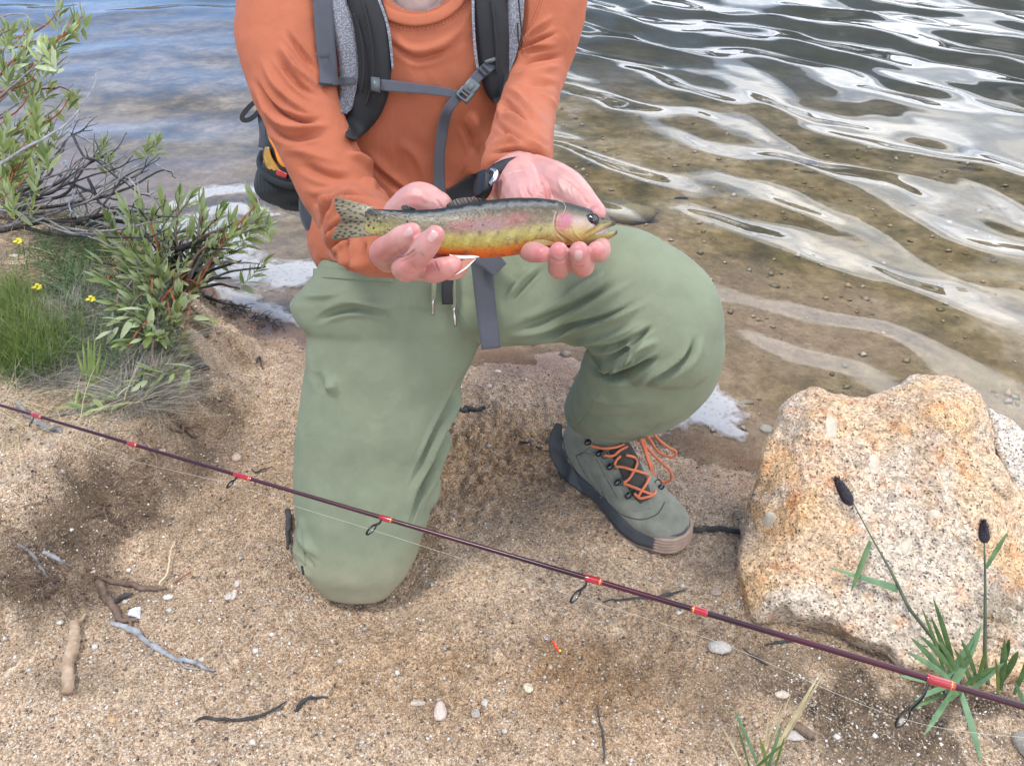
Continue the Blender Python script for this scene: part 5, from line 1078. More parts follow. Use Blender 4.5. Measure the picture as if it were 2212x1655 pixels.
M_cork = simple('cork', (.48,.31,.18), .8, .2, 120, .5, 250, .001)
rod.part('cork_grip', *tube(np.array([ra + rd * s for s in (1.18, 1.185, 1.30, 1.31)]), [.006,.012,.013,.010], 16, 20), M_cork)
e = rd / np.linalg.norm(rd)
guides = []
for (px, ln, gx, gy, gr) in ((80, 22, 66, 917, 4.5), (287, 20, None, 0, 0), (525, 38, 497, 1046, 8), (835, 28, 802, 1144, 12), (1283, 38, 1243, 1288, 14), (1511, 36, None, 0, 0), (2032, 62, 1950, 1552, 20)):
    a, b = rod_at(px - ln / 2), rod_at(px + ln / 2); r0 = rad(px)
    wv = rod.part('thread_wrap', *tube(np.array([a, a + (b-a)*.05, (a+b)/2, b - (b-a)*.05, b]), [r0*1.05, r0*1.35, r0*1.42, r0*1.35, r0*1.05], 20, 20), M_wrap)
    tq = rod_at(px + ln / 2 * (.72 if px != 1511 else -.72)); rod.sub(wv, 'gold_trim', *tube(np.array([tq - e*.0009, tq + e*.0009]), r0*1.43, 3, 20, flat=1.0), M_gold2)
    if gx:
        z = pix(rod_at(px))[2] - .004; top_ = rod_at(px - ln * .30); c = P(gx, gy, z); m = gr / FP * z
        ax = c - top_; ax /= np.linalg.norm(ax); vd = c - np.array([0,0,CH]); vd /= np.linalg.norm(vd); side = np.cross(ax, vd); side /= np.linalg.norm(side)
        tilt = side * .34 + vd * .9; tilt /= np.linalg.norm(tilt)
        ring = np.array([c + ax * m * 1.15 * math.cos(u) + tilt * m * 1.0 * math.sin(u) for u in np.linspace(0, 2*np.pi, 29)])
        g = rod.part('line_guide', *tube(ring, .0013 if px > 400 else .0008, 56, 8), M_guide)
        rod.sub(g, 'inner_ring', *tube(np.array([c + (q - c) * .80 for q in ring]), .0006, 56, 6), M_ring)
        t0 = c - ax * m * 1.1; bend = (t0 + top_) / 2 + side * m * .25
        for s in (-1, 1): rod.sub(g, 'guide_leg', *tube(np.array([t0 + tilt * m * .35 * s, bend + tilt * m * .22 * s, top_ - e * .002]), .0010 if px > 400 else .0006, 12, 6), M_guide)
        guides.append(c)
lp = [P(-60, 880, rz(-60) + .01)] + [guides[0], P(250, 985, rz(250) - .004), guides[1], P(640, 1094, rz(640) - .004), guides[2], P(940, 1188, rz(940) + .005), P(1100, 1240, rz(1100) + .008), guides[3], P(1560, 1390, rz(1560) + .01), guides[4], P(2300, 1602, rz(2300))]
M_ln = simple('mono_line', (.50,.47,.37), .3, .05); rod.part('fishing_line', *tube(np.array(lp), .00022, 200, 6), M_ln)

# ------------------------------------------------------------------ granite boulders
N = NT('granite')
at = N.attr(); g1 = N.n('ShaderNodeTexVoronoi', {'Vector': N.mix(.006, N.co(), N.n('ShaderNodeTexNoise', {'Vector': N.co(), 'Scale': 90.0}).outputs['Color'], 'ADD'), 'Scale': 380.0}); gc = N.n('ShaderNodeSeparateColor', {0: g1.outputs['Color']})
g2 = N.n('ShaderNodeTexVoronoi', {'Vector': N.co(), 'Scale': 130.0}); gd = N.n('ShaderNodeSeparateColor', {0: g2.outputs['Color']})
sp = N.ramp(gc.outputs[0], (.0, (.16,.16,.18)), (.05, (.28,.27,.27)), (.10, (.62,.58,.55)), (.42, (.86,.80,.72)), (.75, (1.12,1.05,.96)), (1.0, (1.34,1.28,1.18)))
sp2 = N.ramp(gd.outputs[1], (.0, .72), (.5, 1.0), (1.0, 1.22))
c = N.mix(1, N.mix(1, at, sp, 'MULTIPLY'), sp2, 'MULTIPLY'); rust = N.ramp(N.noise(28, 6, .68), (.52, 0), (.66, 1)); c = N.mix(N.math('MULTIPLY', rust, .55), c, N.mix(1, c, (1.0,.55,.28), 'MULTIPLY'))
rb2 = N.bump(g1.outputs['Distance'], .6, .0025); rb2 = N.bump(N.noise(70, 6, .65), .8, .007, rb2); M_gran = N.out(c, .8, rb2)
def pxrock(outl, zf, thick, edge, cell=6.0, vox=.004):
    o = np.array(outl, float); o = np.vstack([np.linspace(o[i], o[(i+1) % len(o)], 5)[:-1] for i in range(len(o))]); o = o + np.stack([noise(np.hstack([o, o[:, :1]*0]), .05, 171), noise(np.hstack([o, o[:, :1]*0]), .05, 172)], 1) * 4.5; x0, y0 = o.min(0); x1, y1 = o.max(0)
    gx = np.arange(x0 - cell, x1 + cell*2, cell); gy = np.arange(y0 - cell, y1 + cell*2, cell); X, Y = np.meshgrid(gx, gy); x = X.ravel(); y = Y.ravel()
    d = sdpoly(x, y, o); zf0 = zf(x, y); t = np.clip(d / edge, 0, 1); rnd = 1 - np.sqrt(1 - (1 - t)**2)
    V1 = np.array([P(a, b, z) for a, b, z in zip(x, y, zf0 + rnd * .035)]); V2 = np.array([P(a, b, z) for a, b, z in zip(x, y, zf0 + .036 + thick * np.clip(d / (edge * 4), 0, 1)**.6)])
    F = gridfaces(len(gx), len(gy)); ins = (d[F] > 0).all(1); F = F[ins]
    ed = {}
    for q in F:
        for a, b in zip(q, np.roll(q, -1)):
            k = (int(a), int(b)); ed[k] = 1
    bd = [k for k in ed if (k[1], k[0]) not in ed]; n = len(V1)
    FF = [tuple(int(i) for i in q[::-1]) for q in F] + [tuple(int(i) + n for i in q) for q in F] + [(a, b, b + n, a + n) for a, b in bd]
    V = np.vstack([V1, V2]); us = sorted({i for f in FF for i in f}); mp_ = {v: i for i, v in enumerate(us)}
    return remesh([(V[us], [tuple(mp_[i] for i in f) for f in FF])], vox, 3)
ridge = np.array([(1560,1290),(1610,1318),(1700,1318),(1790,1325),(1850,1365),(1920,1425),(2000,1440),(2300,1460)], float)
def zrock(x, y):
    w1 = XY(x, y); jx = 26 * fbm(w1, .009, 3, 160); jy = 26 * fbm(w1, .009, 3, 161); X_, Y_ = x + jx, y + jy
    main = 1.135 + (1320 - Y_) / 470 * .135 - (X_ - 1900) / 600 * .035
    left = main + (1745 - X_ - (Y_ - 1000) * .22) * .00060
    tl = main + (905 - Y_ - (X_ - 1800) * .10) * .0011
    lowl = main + (X_ * 0 + Y_ - 1150 - (X_ - 1600) * 1.15) * .00035
    under_ = main + (Y_ - np.interp(X_, ridge[:, 0], ridge[:, 1])) * .0016
    rt = main + ((X_ - 1960) * .72 - (Y_ - 865) * .70) * .00042
    rr2 = main + (X_ - 2140) * .0006
    z = np.maximum.reduce([main, left, tl, lowl, under_, rt, rr2])
    z = z + .004 * np.exp(-(((x - 1890) / 40)**2 + ((y - 855) / 34)**2)) - .010 * np.exp(-(((x - 2010) / 55)**2 + ((y - 840) / 30)**2))
    return z
outl = [(1600,1140),(1610,1080),(1640,1005),(1652,950),(1684,885),(1722,846),(1762,838),(1795,850),(1868,857),(1918,838),(1950,826),(1968,812),(2002,803),(2040,808),(2096,832),(2126,878),(2150,960),(2185,1040),(2230,1085),(2330,1180),(2420,1330),(2430,1480),(2300,1540),(2150,1530),(2020,1490),(1900,1448),(1800,1410),(1690,1372),(1618,1340),(1603,1290),(1592,1220)]
V, F = pxrock(outl, zrock, .16, 11); Nn = normals(V, F)
V = V + Nn * (.0034 * fbm(V, 13, 4, 111) + .0022 * (np.abs(fbm(V, 45, 3, 110)) - .3) + .0016 * fbm(V, 90, 3, 112))[:, None]
rocksculpt = [([(1955,858),(2000,905),(2060,960),(2130,1040),(2215,1110)], 4, -.004,.1),([(1880,850),(1900,900),(1960,940)], 6, -.003),([(2060,960),(2040,900),(2010,860)], 8, -.003),([(1660,1000),(1700,1100),(1690,1200)], 14, .003)]
for i in range(7): rocksculpt.append(([(2110, 1290 + i*17),(2150,1282 + i*20),(2212,1300 + i*19),(2280,1310+i*20)], 4.5, (-.004 if i % 2 else .004), .2))
V = sculpt(V, F, rocksculpt); u_, w_, z_ = pix(V); n = fbm(V, 7, 4, 113)
col = np.tile(np.array([.60,.455,.32]), (len(V), 1))
def rbl(m, c_):
    global col
    m = np.clip(m, 0, 1)[:, None]; col = col * (1 - m) + np.array(c_) * m
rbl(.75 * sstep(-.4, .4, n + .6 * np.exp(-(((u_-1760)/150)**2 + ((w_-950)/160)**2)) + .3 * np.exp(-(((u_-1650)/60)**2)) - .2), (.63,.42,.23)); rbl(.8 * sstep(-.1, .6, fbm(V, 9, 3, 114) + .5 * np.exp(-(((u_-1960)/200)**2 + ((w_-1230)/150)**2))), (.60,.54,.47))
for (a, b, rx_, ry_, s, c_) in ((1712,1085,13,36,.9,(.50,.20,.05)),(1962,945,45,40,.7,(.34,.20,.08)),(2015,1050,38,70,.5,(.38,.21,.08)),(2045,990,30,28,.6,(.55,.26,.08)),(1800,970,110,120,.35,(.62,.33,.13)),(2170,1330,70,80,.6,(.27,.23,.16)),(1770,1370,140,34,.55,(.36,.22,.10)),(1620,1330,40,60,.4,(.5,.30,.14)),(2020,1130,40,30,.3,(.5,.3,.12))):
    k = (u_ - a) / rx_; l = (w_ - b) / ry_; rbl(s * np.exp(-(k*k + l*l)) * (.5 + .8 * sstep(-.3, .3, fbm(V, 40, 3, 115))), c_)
rock = Thing('granite_boulder', 'large orange and cream speckled granite boulder beside the boot', 'boulder', ground(1900, 1450))
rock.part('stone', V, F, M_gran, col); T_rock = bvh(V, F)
N = NT('feldspar'); M_feld = N.out(N.ramp(N.noise(60, 5, .6), (.3, (.36,.29,.20)), (.65, (.60,.52,.41))), .45, N.bump(N.noise(90, 4), .7, .004))
for (a, b, rx_, ry_, an) in ((1797,912,14,38,4),(1887,1003,11,24,-6),(1662,1122,14,19,24),(1958,1180,12,20,14),(2018,1110,14,10,10),(2040,1022,12,8,30),(1848,1242,10,16,34)):
    t = R(an); pts = [(a + rx_ * (abs(math.cos(q))**.6 * np.sign(math.cos(q))) * math.cos(t) - ry_ * (abs(math.sin(q))**.6*np.sign(math.sin(q))) * math.sin(t) + random.uniform(-1.5,1.5), b + rx_ * (abs(math.cos(q))**.6*np.sign(math.cos(q))) * math.sin(t) + ry_ * (abs(math.sin(q))**.6*np.sign(math.sin(q))) * math.cos(t)+ random.uniform(-2,2)) for q in np.linspace(0, 2*np.pi, 15)[:-1]]
    rim = [snap(T_rock, *p, -.0015) for p in pts]; ins = [snap(T_rock, a + (p[0]-a)*.8, b + (p[1]-b)*.8, .0004 + random.uniform(0,.0008)) for p in pts]; ctr = snap(T_rock, a, b, .0012)
    if any(q is None for q in rim + ins): continue
    m = len(rim); Fv = [(i, (i+1)%m, m+(i+1)%m, m+i) for i in range(m)] + [(m+i, m+(i+1)%m, 2*m) for i in range(m)]; rock.part('feldspar_crystal', np.array(rim + ins + [ctr]), Fv, M_feld)
# pale block behind it
V, F = pxrock([(2126,868),(2150,890),(2190,912),(2225,945),(2300,1000),(2330,1100),(2260,1120),(2200,1090),(2165,1020),(2140,950)], lambda x, y: 1.33 + (x - 2150) * 0 + 0 * y, .12, 14); V = V + normals(V, F) * (.004 * fbm(V, 18, 4, 121))[:, None]
single('pale_rock', V, F, M_gran, 'pale grey-white rock peeping out behind the right shoulder of the boulder', 'rock', ground(2200, 1000), np.tile([.66,.63,.58], (len(V), 1)))
def stone(px, py, w_px, h_px, c_, label, lift=0.0, name='stone', group=None, absz=None, seed=0):
    g = ground(px, py) if absz is None else G(px, py, absz); z = pix(g)[2]; a = w_px / FP * z; b = h_px / FP * z / 1.0
    V, F = ellipsoid((0, 0, 0), ((a, 0, 0), (0, b * 1.15, 0), (0, 0, min(a, b) * .75)), 16, 10); s = np.array([seed * 3.7, px * .01, py * .01])
    q = V / max(a, b); V = V * (1 + .28 * fbm(q + s, 1.1, 3, 130) + .0)[:, None] ; n_ = np.round(q * 2.2) / 2.2; V = V * .72 + n_ * max(a, b) * .28 * np.array([a, b*1.15, min(a, b)*.75]) / max(a, b)
    V = V + g + np.array([0, 0, min(a, b) * .25 + lift]); cc = np.tile(c_, (len(V), 1)) * (1 + .12 * fbm(V, 120, 2, 131))[:, None]
    return single(name, V, F, M_stone, label, 'stone', g, cc, group, smooth=True)
N = NT('stone'); M_stone = N.out(N.mix(1, N.attr(), N.ramp(N.noise(260, 4, .6), (.3, .7), (.7, 1.2)), 'MULTIPLY'), .75, N.bump(N.noise(200, 4), .5, .0015))
stones = [(512,990,14,11,(.62,.48,.40),'pinkish pebble under the rod, left of the knee'),(342,960,11,8,(.50,.40,.33),'small buff pebble below the left end of the rod'),(513,1262,8,11,(.66,.60,.54),'pale oblong pebble left of the knee at the trouser hem height'),(364,1290,12,8,(.66,.64,.60),'flat white pebble right of the reddish root'),
 (365,1318,8,6,(.58,.60,.55),'greenish white pebble just above the silver twig'),(495,1290,10,9,(.64,.58,.52),'squarish white pebble between the silver twig and the knee'),(505,1285,7,14,(.66,.62,.58),'tall pale quartz chip between root and knee'),(950,1540,16,24,(.66,.55,.50),'large rose-white pebble near the bottom edge'),
 (905,1520,20,9,(.58,.50,.43),'flat pale chip left of the rose-white pebble'),(1027,1543,11,12,(.46,.42,.38),'grey rounded pebble right of the rose-white pebble'),(1047,1518,10,9,(.55,.52,.49),'dull white pebble above the grey rounded one'),(1141,1487,13,12,(.66,.60,.48),'knobbly cream pebble below the lure'),
 (1090,1578,8,7,(.56,.50,.46),'small greyish pebble below the knobbly one'),(1555,1400,26,18,(.60,.56,.52),'pale quartz lump just below the rod left of the boulder'),(1545,1280,14,10,(.42,.34,.28),'brown pebble by the left foot of the boulder'),(1690,1502,18,11,(.64,.56,.48),'cream angular stone on dark soil below the boulder'),
 (1950,1560,11,9,(.60,.50,.42),'rounded stone under the hanging line guide'),(1720,1590,30,14,(.62,.58,.55),'white crumbly rock at the bottom edge, right part'),(2215,1615,30,40,(.30,.28,.26),'grey rock cut by the right bottom corner'),(1640,1500,9,7,(.40,.30,.25),'reddish brown pebble beside the dry grass'),
 (1075,803,9,6,(.62,.58,.54),'white pebble between the legs on wet sand'),(1056,835,8,6,(.58,.50,.46),'pinkish pebble between the legs beside the thigh'),(980,605+170,6,5,(.6,.55,.5),'tiny wet pebble by the inner thigh'),(25,700,9,6,(.70,.66,.62),'white pebble at the left edge on the bank'),(30,555,12,6,(.68,.64,.60),'flat white stone on top of the bank'),
 (1610,870,18,9,(.40,.35,.27),'olive wet stone at the foam edge right of the shin'),(1530,870-30,10,6,(.45,.38,.32),'small wet stone at the waterline'),(1655,930,16,14,(.52,.50,.47),'grey-white stone touching the left side of the boulder'),(1745,1075-60,0,0,None,None),
 (270,1330-30,7,6,(.6,.58,.5),'cream pebble next to the root fork'),(340,870+95,0,0,None,None),(130,1285+60,8,6,(.64,.62,.58),'white chip left of the driftwood stub'),(240,1555,9,7,(.62,.40,.20),'amber pebble at the bottom left'),(435,1405+20,7,6,(.62,.60,.56),'white pebble under the silver twig'),(620,1140+10,12,8,(.46,.36,.24),'sandy brown lump beside the knee')]
for i, s in enumerate(stones):
    if s[2]: stone(s[0], s[1], s[2]*.9, s[3]*.8, tuple(q * k for q, k in zip(s[4], (.84, .80, .74))), s[5], seed=i)
# rocks lying in the shallow water
stone(1362, 470, 48, 30, (.30,.24,.13), 'algae-covered rock under the water beyond the trout head', absz=-.088, name='submerged_rock')
stone(1335, 452, 40, 22, (.17,.14,.08), 'darker algae-covered rock under the water against the hand', absz=-.12, name='submerged_rock', seed=4)
for i, (a, b, w_, h_) in enumerate(((2095,330,28,16),(1745,355,22,10),(1470,440,24,14),(1990,550,26,12),(2110,640,30,18),(1640,585,18,10),(2120,735,20,8),(1790,430,14,6))):
    stone(a, b, w_, h_, (.03,.032,.04) if i < 3 else (.07,.06,.045), ('dark stone on the lake bed, far right', 'small dark stone on the lake bed in mid lake', 'dark stone on the lake bed near the thigh top', 'brown stone on the lake bed right of centre', 'brown stone on the lake bed near the right edge', 'small brown stone on the lake bed past the knee', 'flat brown stone on the lake bed above the boulder', 'tiny dark stone on the lake bed below the long ripple')[i], absz=-.11 - .01 * i, name='submerged_rock', seed=i + 9)

# ------------------------------------------------------------------ sticks, roots and litter on the sand
def bark(name, a, b): N = NT(name); return N.out(N.mix(N.ramp(N.noise(60, 4, .6, N.co((1,1,1))), (.35, 0), (.65, 1)), a, b), .85, N.bump(N.noise(160, 5), .7, .002))
M_bk = {'silver': bark('silver_bark', (.17,.17,.175), (.36,.36,.37)), 'dark': bark('dark_bark', (.022,.020,.020), (.065,.058,.055)), 'brown': bark('brown_root', (.09,.055,.038), (.20,.135,.095)), 'tan': bark('tan_wood', (.28,.19,.12), (.46,.34,.235)), 'straw': bark('straw', (.55,.44,.27), (.68,.58,.38)), 'red': bark('red_bark', (.20,.05,.025), (.34,.11,.05)), 'grey': bark('grey_bark', (.11,.10,.10), (.27,.25,.24))}
def stick(px, r, kind, label, name='twig', lift=.002, flat=1.0, knots=.12, twigs=()):
    c = catmull(px, len(px) * 5); rr = catmull(np.array(r, float)[:, None], len(c))[:, 0] if not np.isscalar(r) else np.full(len(c), r)
    Q = np.array([ground(a, b, lift) for a, b in c]); Q[:, 2] = np.convolve(np.pad(Q[:, 2], 3, 'edge'), np.ones(7) / 7, 'valid') + lift
    Q = Q + np.stack([fbm(Q, 28, 3, 141 + i) for i in range(3)], 1) * rr.mean() * np.array([1.3, 1.3, .3]) * (.15 if knots < 0 else 1); rr = rr * (1 + (.20 if rr.mean() < .005 else .07) * fbm(Q, 60, 2, 145)); V, F = tube(Q, rr, len(Q) * 3, 9, rounded=False); Cn_ = np.repeat(Q[:1], len(V), 0); V = V + np.stack([fbm(V, 260, 2, 146 + i) for i in range(3)], 1) * rr.mean() * (.16 + knots * .5)
    if knots < 0: V = V + (np.repeat(Q, 1, 0)[:1] * 0) + np.stack([fbm(V * np.array([1, .12, 1]), 330, 2, 149), 0 * V[:, 0], fbm(V * np.array([1, .12, 1]), 330, 2, 150)], 1) * .0022
    b = Q[0]
    T_ = Thing(name, label, 'stick' if name != 'root' else 'root', b); T_.part('stem', V, F, M_bk[kind])
    for tw in twigs:
        c2 = np.array([ground(a, b_, lift + .002) for a, b_ in catmull(tw, 8)]); T_.part('side_twig', *tube(c2, [rr.mean()*.6, rr.mean()*.25], 14, 6), M_bk[kind])
    return T_
stick([(248,1342),(285,1360),(330,1392),(372,1423),(400,1428),(440,1445),(466,1448)], [.0035,.0045,.0042,.0036,.003,.0022,.001], 'silver', 'silver-grey lichen-covered twig on the sand in the lower left', twigs=[[(330,1392),(328,1408),(316,1414)],[(385,1424),(400,1440),(430,1446)]])
stick([(165,1350),(160,1395),(148,1440),(150,1498)], [.0075,.0085,.0085,.008], 'tan', 'short stub of pale tan driftwood in the lower left', 'driftwood', .004, knots=-.1, twigs=[[(160,1350),(175,1340),(185,1325)]])
stick([(205,1255),(240,1300),(268,1330),(300,1345)], [.007,.006,.0055,.002], 'brown', 'brown root running down towards the silver twig', 'root', twigs=[[(268,1330),(282,1345),(275,1365)]])
stick([(215,1250),(260,1258),(320,1272),(360,1270)], [.0035,.004,.0045,.003], 'brown', 'brown root lying towards the pale straw', 'root')
stick([(345,1266),(362,1240),(365,1215),(378,1172)], [.0016,.0016,.0014,.0008], 'straw', 'pale yellow straw standing against the brown root', 'straw_stem', .004)
stick([(250,1300),(275,1290),(290,1285)], [.004,.0035,.001], 'dark', 'charred chip beside the brown root', 'chip')
stick([(375,1261),(400,1245),(415,1236)], .0012, 'red', 'thin red twig right of the pale straw')
stick([(620,1110),(622,1150),(619,1190)], [.005,.0045,.002], 'dark', 'black burnt twig standing beside the kneeling leg', lift=.006)
stick([(1492,1152),(1540,1148),(1605,1150)], [.0055,.005,.0045], 'dark', 'dark smooth stick between the boot toe and the boulder', lift=.006)
stick([(1300,1302),(1400,1293),(1440,1288),(1480,1274)], [.001,.0022,.0024,.001], 'dark', 'dark twig passing beneath the rod right of centre')
stick([(985,890),(1010,888),(1040,884),(1062,880)], [.004,.005,.003,.001], 'dark', 'grey-black twig beside the inner thigh')
stick([(1120,955),(1150,962),(1195,985)], [.002,.002,.001], 'dark', 'thin dark twig on trampled sand behind the heel')
stick([(555,785),(560,770),(568,800)], [.002,.0022,.001], 'dark', 'small curved black twig on sand right of the shrub')
stick([(545,985+30),(555,1020),(590,1010)], [.0015,.0015,.001], 'dark', 'small dark twig by the pinkish pebble')
stick([(400,775),(428,790),(452,806)], [.006,.0085,.004], 'dark', 'charred stick end sticking out below the shrub leaves', lift=.008)
stick([(345,925),(385,930),(410,924),(440,915)], [.003,.003,.0025,.001], 'brown', 'brown twig under the mound edge', twigs=[[(400,930),(420,945),(436,938)]])
stick([(410,660),(450,700),(500,745)], .001, 'red', 'hair-thin red rootlet below the shrub')
stick([(28,870),(70,905),(110,925),(130,940)], [.004,.006,.006,.003], 'grey', 'grey lichen stick crossing below the rod at the far left', twigs=[[(70,905),(110,900),(150,896),(195,890)]])
stick([(100,1195),(130,1215),(160,1232)], [.0035,.003,.001], 'silver', 'bleached splinter hanging on the dark soil', lift=.01)
stick([(40,1170),(70,1200),(100,1240),(118,1275)], [.002,.003,.002,.001], 'grey', 'thin grey root on the dark soil')
stick([(180,1130),(215,1110),(240,1090)], [.003,.003,.002], 'brown', 'short brown root crossing the dark soil')
stick([(265,915),(295,935),(335,985),(340,1020),(330,1045)], [.0015,.0016,.0016,.0014,.001], 'tan', 'tan rootlet drooping under the rod')
stick([(420,1560),(440,1550),(500,1558),(590,1535),(620,1515)], [.001,.002,.0025,.002,.001], 'dark', 'broken dark twig near the bottom left')
stick([(640,1525+10),(665,1512),(710,1505)], [.003,.0025,.001], 'dark', 'second short dark twig near the bottom left')
stick([(1855,1540-60),(1830,1500),(1800,1515)], .0010, 'brown', 'hair-thin root on soil below the rod')
stick([(1290,1525),(1305,1600),(1300,1650)], [.0012,.0016,.001], 'dark', 'long dark rootlet near the bottom centre')
stick([(1650,1395),(1700,1385),(1735,1380)], [.001,.0024,.001], 'dark', 'dark twig under the boulder')
stick([(1600,1400),(1640,1425),(1660,1440)], [.001,.002,.001], 'dark', 'small black twig under the quartz lump')
stick([(1700,1560),(1740,1575),(1760,1590)], [.005,.007,.003], 'brown', 'red-brown bark piece behind the dry grass', 'bark_piece', .004)
stick([(650,1275+20),(690,1290)], .0014, 'dark', 'tiny stick at the knee') if False else None
M_lure = simple('lure_orange', (.85,.07,.02), .3, .1, coat=.5, bst=.05); M_yel = simple('lure_yellow', (.9,.75,.08), .3, .05)
g = ground(1200, 1397, .006); lu = Thing('fishing_lure', 'tiny red-orange lure with yellow tail lying on the sand', 'lure', g)
lu.part('spoon', *tube(np.array([ground(1193,1384,.006), ground(1199,1394,.008), ground(1208,1407,.006)]), [.002,.0042,.0022], 16, 14, flat=.45, rounded=True), M_lure); lu.part('tail', *ball(ground(1210,1405,.008), .0018, 10), M_yel)
lu.part('hook', *tube(np.array([ground(1193,1384,.006), ground(1186,1378,.008), ground(1178,1381,.008), ground(1176,1374,.01)]), .0008, 20, 6), M_metal); lu.part('hook', *tube(np.array([ground(1192,1384,.006), ground(1190,1374,.008), ground(1182,1372,.008)]), .0008, 16, 6), M_metal)
g = ground(290, 1325, .004); bt = Thing('wrapper_scrap', 'crumpled white and silver scrap beside the brown root', 'scrap', g)
V, F = ellipsoid(g, ((.011,0,0),(0,.006,0),(0,0,.005)), 12, 8); bt.part('scrap', V + .006 * np.stack([fbm(V, 120, 2, 1), fbm(V, 120, 2, 2), fbm(V, 120, 2, 3)], 1), F, simple('white_foil', (.75,.76,.78), .3, .3, 300, metal=.3), smooth=False)

# ------------------------------------------------------------------ willow shrubs
def leafmat(n, c1, c2):
    N = NT(n); t = N.tc; f = N.noise(40, 3); c = N.mix(N.ramp(f, (.3, 0), (.7, 1)), c1, c2); N.out(c, .42, N.bump(N.noise(200, 2), .2, .0006), **{'Specular IOR Level': .45})
    tr = N.n('ShaderNodeBsdfTranslucent', {'Color': tuple(min(1, x * 1.3) for x in c2) + (1,)}); ms = N.n('ShaderNodeMixShader', {0: .22, 1: N.b.outputs[0], 2: tr.outputs[0]}); N.l(ms.outputs[0], N.t.nodes['Material Output'].inputs['Surface']); return N.m
LM = [leafmat('leaf_green', (.21,.27,.08), (.33,.39,.14)), leafmat('leaf_pale', (.34,.40,.20), (.44,.49,.28)), leafmat('leaf_deep', (.11,.165,.045), (.18,.235,.075)), leafmat('leaf_yellow', (.24,.29,.07), (.32,.36,.11))]
def leafmesh(k, L=1.0, wd=.135, bend=.16, seed=0):
    n = 7; V = []; 
    for i in range(n):
        t = i / (n - 1); w_ = wd * math.sin(math.pi * min(1, t * .96 + .03))**.75 * (1 - .25 * t); z = -bend * t * t
        V += [(t, -w_, z + w_ * .30), (t, 0, z), (t, w_, z + w_ * .30)]
    F = []
    for i in range(n - 1):
        a = i * 3; F += [(a, a+1, a+4, a+3), (a+1, a+2, a+5, a+4)]
    return make_mesh('leaf', V, F, LM[k])
LV = [leafmesh(k, 1, w_, b) for k in range(4) for (w_, b) in ((.125, .12), (.145, .24), (.105, .05))]
def orient(d, up_):
    d = d / np.linalg.norm(d); y = np.cross(up_, d); y /= np.linalg.norm(y) + 1e-9; z = np.cross(d, y); return Matrix(((d[0], y[0], z[0]), (d[1], y[1], z[1]), (d[2], y[2], z[2])))
class Shrub:
    def __init__(s, name, label, base, cat='shrub', group=None):
        s.t = Thing(name, label, cat, base, group); s.leaves = []; s.extra = []
    def branch(s, pts, r, kind, n=None):
        pts = np.array(pts, float); Q = catmull(pts, n or len(pts) * 7); jit = np.stack([fbm(Q, 25, 2, 150 + i) for i in range(3)], 1) * .0045 * np.linspace(0, 1, len(Q))[:, None]
        Q = Q + jit; s.t.part('branch', *tube(Q, np.linspace(r[0], r[1], len(Q)), len(Q) * 2, 7), M_bk[kind]); return Q
    def tuft(s, tip, d, n, L, spread=1.0, span=.06, pale=.3):
        d = np.array(d, float); d /= np.linalg.norm(d); a = np.cross(d, (.3, .2, 1.)); a /= np.linalg.norm(a); b = np.cross(d, a)
        for i in range(n):
            f = i / max(1, n - 1); p = np.array(tip) - d * span * (1 - f); an = i * 2.4 + random.uniform(-.3, .3); rad_ = a * math.cos(an) + b * math.sin(an)
            out = (.25 + .95 * (1 - f)) * spread; dd = d * (1.0) + rad_ * out + np.array([0, 0, .10]); dd /= np.linalg.norm(dd); ln = L * random.uniform(.7, 1.15) * (1 - .25 * f)
            k = 1 if random.random() < pale else (2 if random.random() < .25 else (3 if random.random() < .06 else 0)); s.leaves.append((p, dd, rad_ * .6 + np.array([0, 0, .8]) , ln, k * 3 + random.randrange(3)))
    def finish(s, limit=300):
        s.leaves.sort(key=lambda l: -l[3] / pix(l[0])[2]); b = s.t.base
        for i, (p, dd, up_, ln, k) in enumerate(s.leaves[:limit]):
            o = bpy.data.objects.new('leaf', LV[k]); COL.objects.link(o); o.parent = s.t.o; M = orient(dd, up_).to_4x4() @ Matrix.Diagonal((ln, ln, ln, 1)); M.translation = Vector(p - b); o.matrix_local = M
        if len(s.leaves) > limit:
            V = []; F = []; mi = []; o = 0
            for (p, dd, up_, ln, k) in s.leaves[limit:]:
                Rm = np.array(orient(dd, up_)); me = LV[k]; v = np.array([tuple(q.co) for q in me.vertices]) @ Rm.T * ln + p; V.append(v); F += [tuple(i + o for i in q.vertices) for q in me.polygons]; mi += [k // 3] * len(me.polygons); o += len(v)
            s.t.part('leaves', np.vstack(V), F, LM, mi=mi, kind='stuff')
def H(a, b, h): return G(a, b, h)
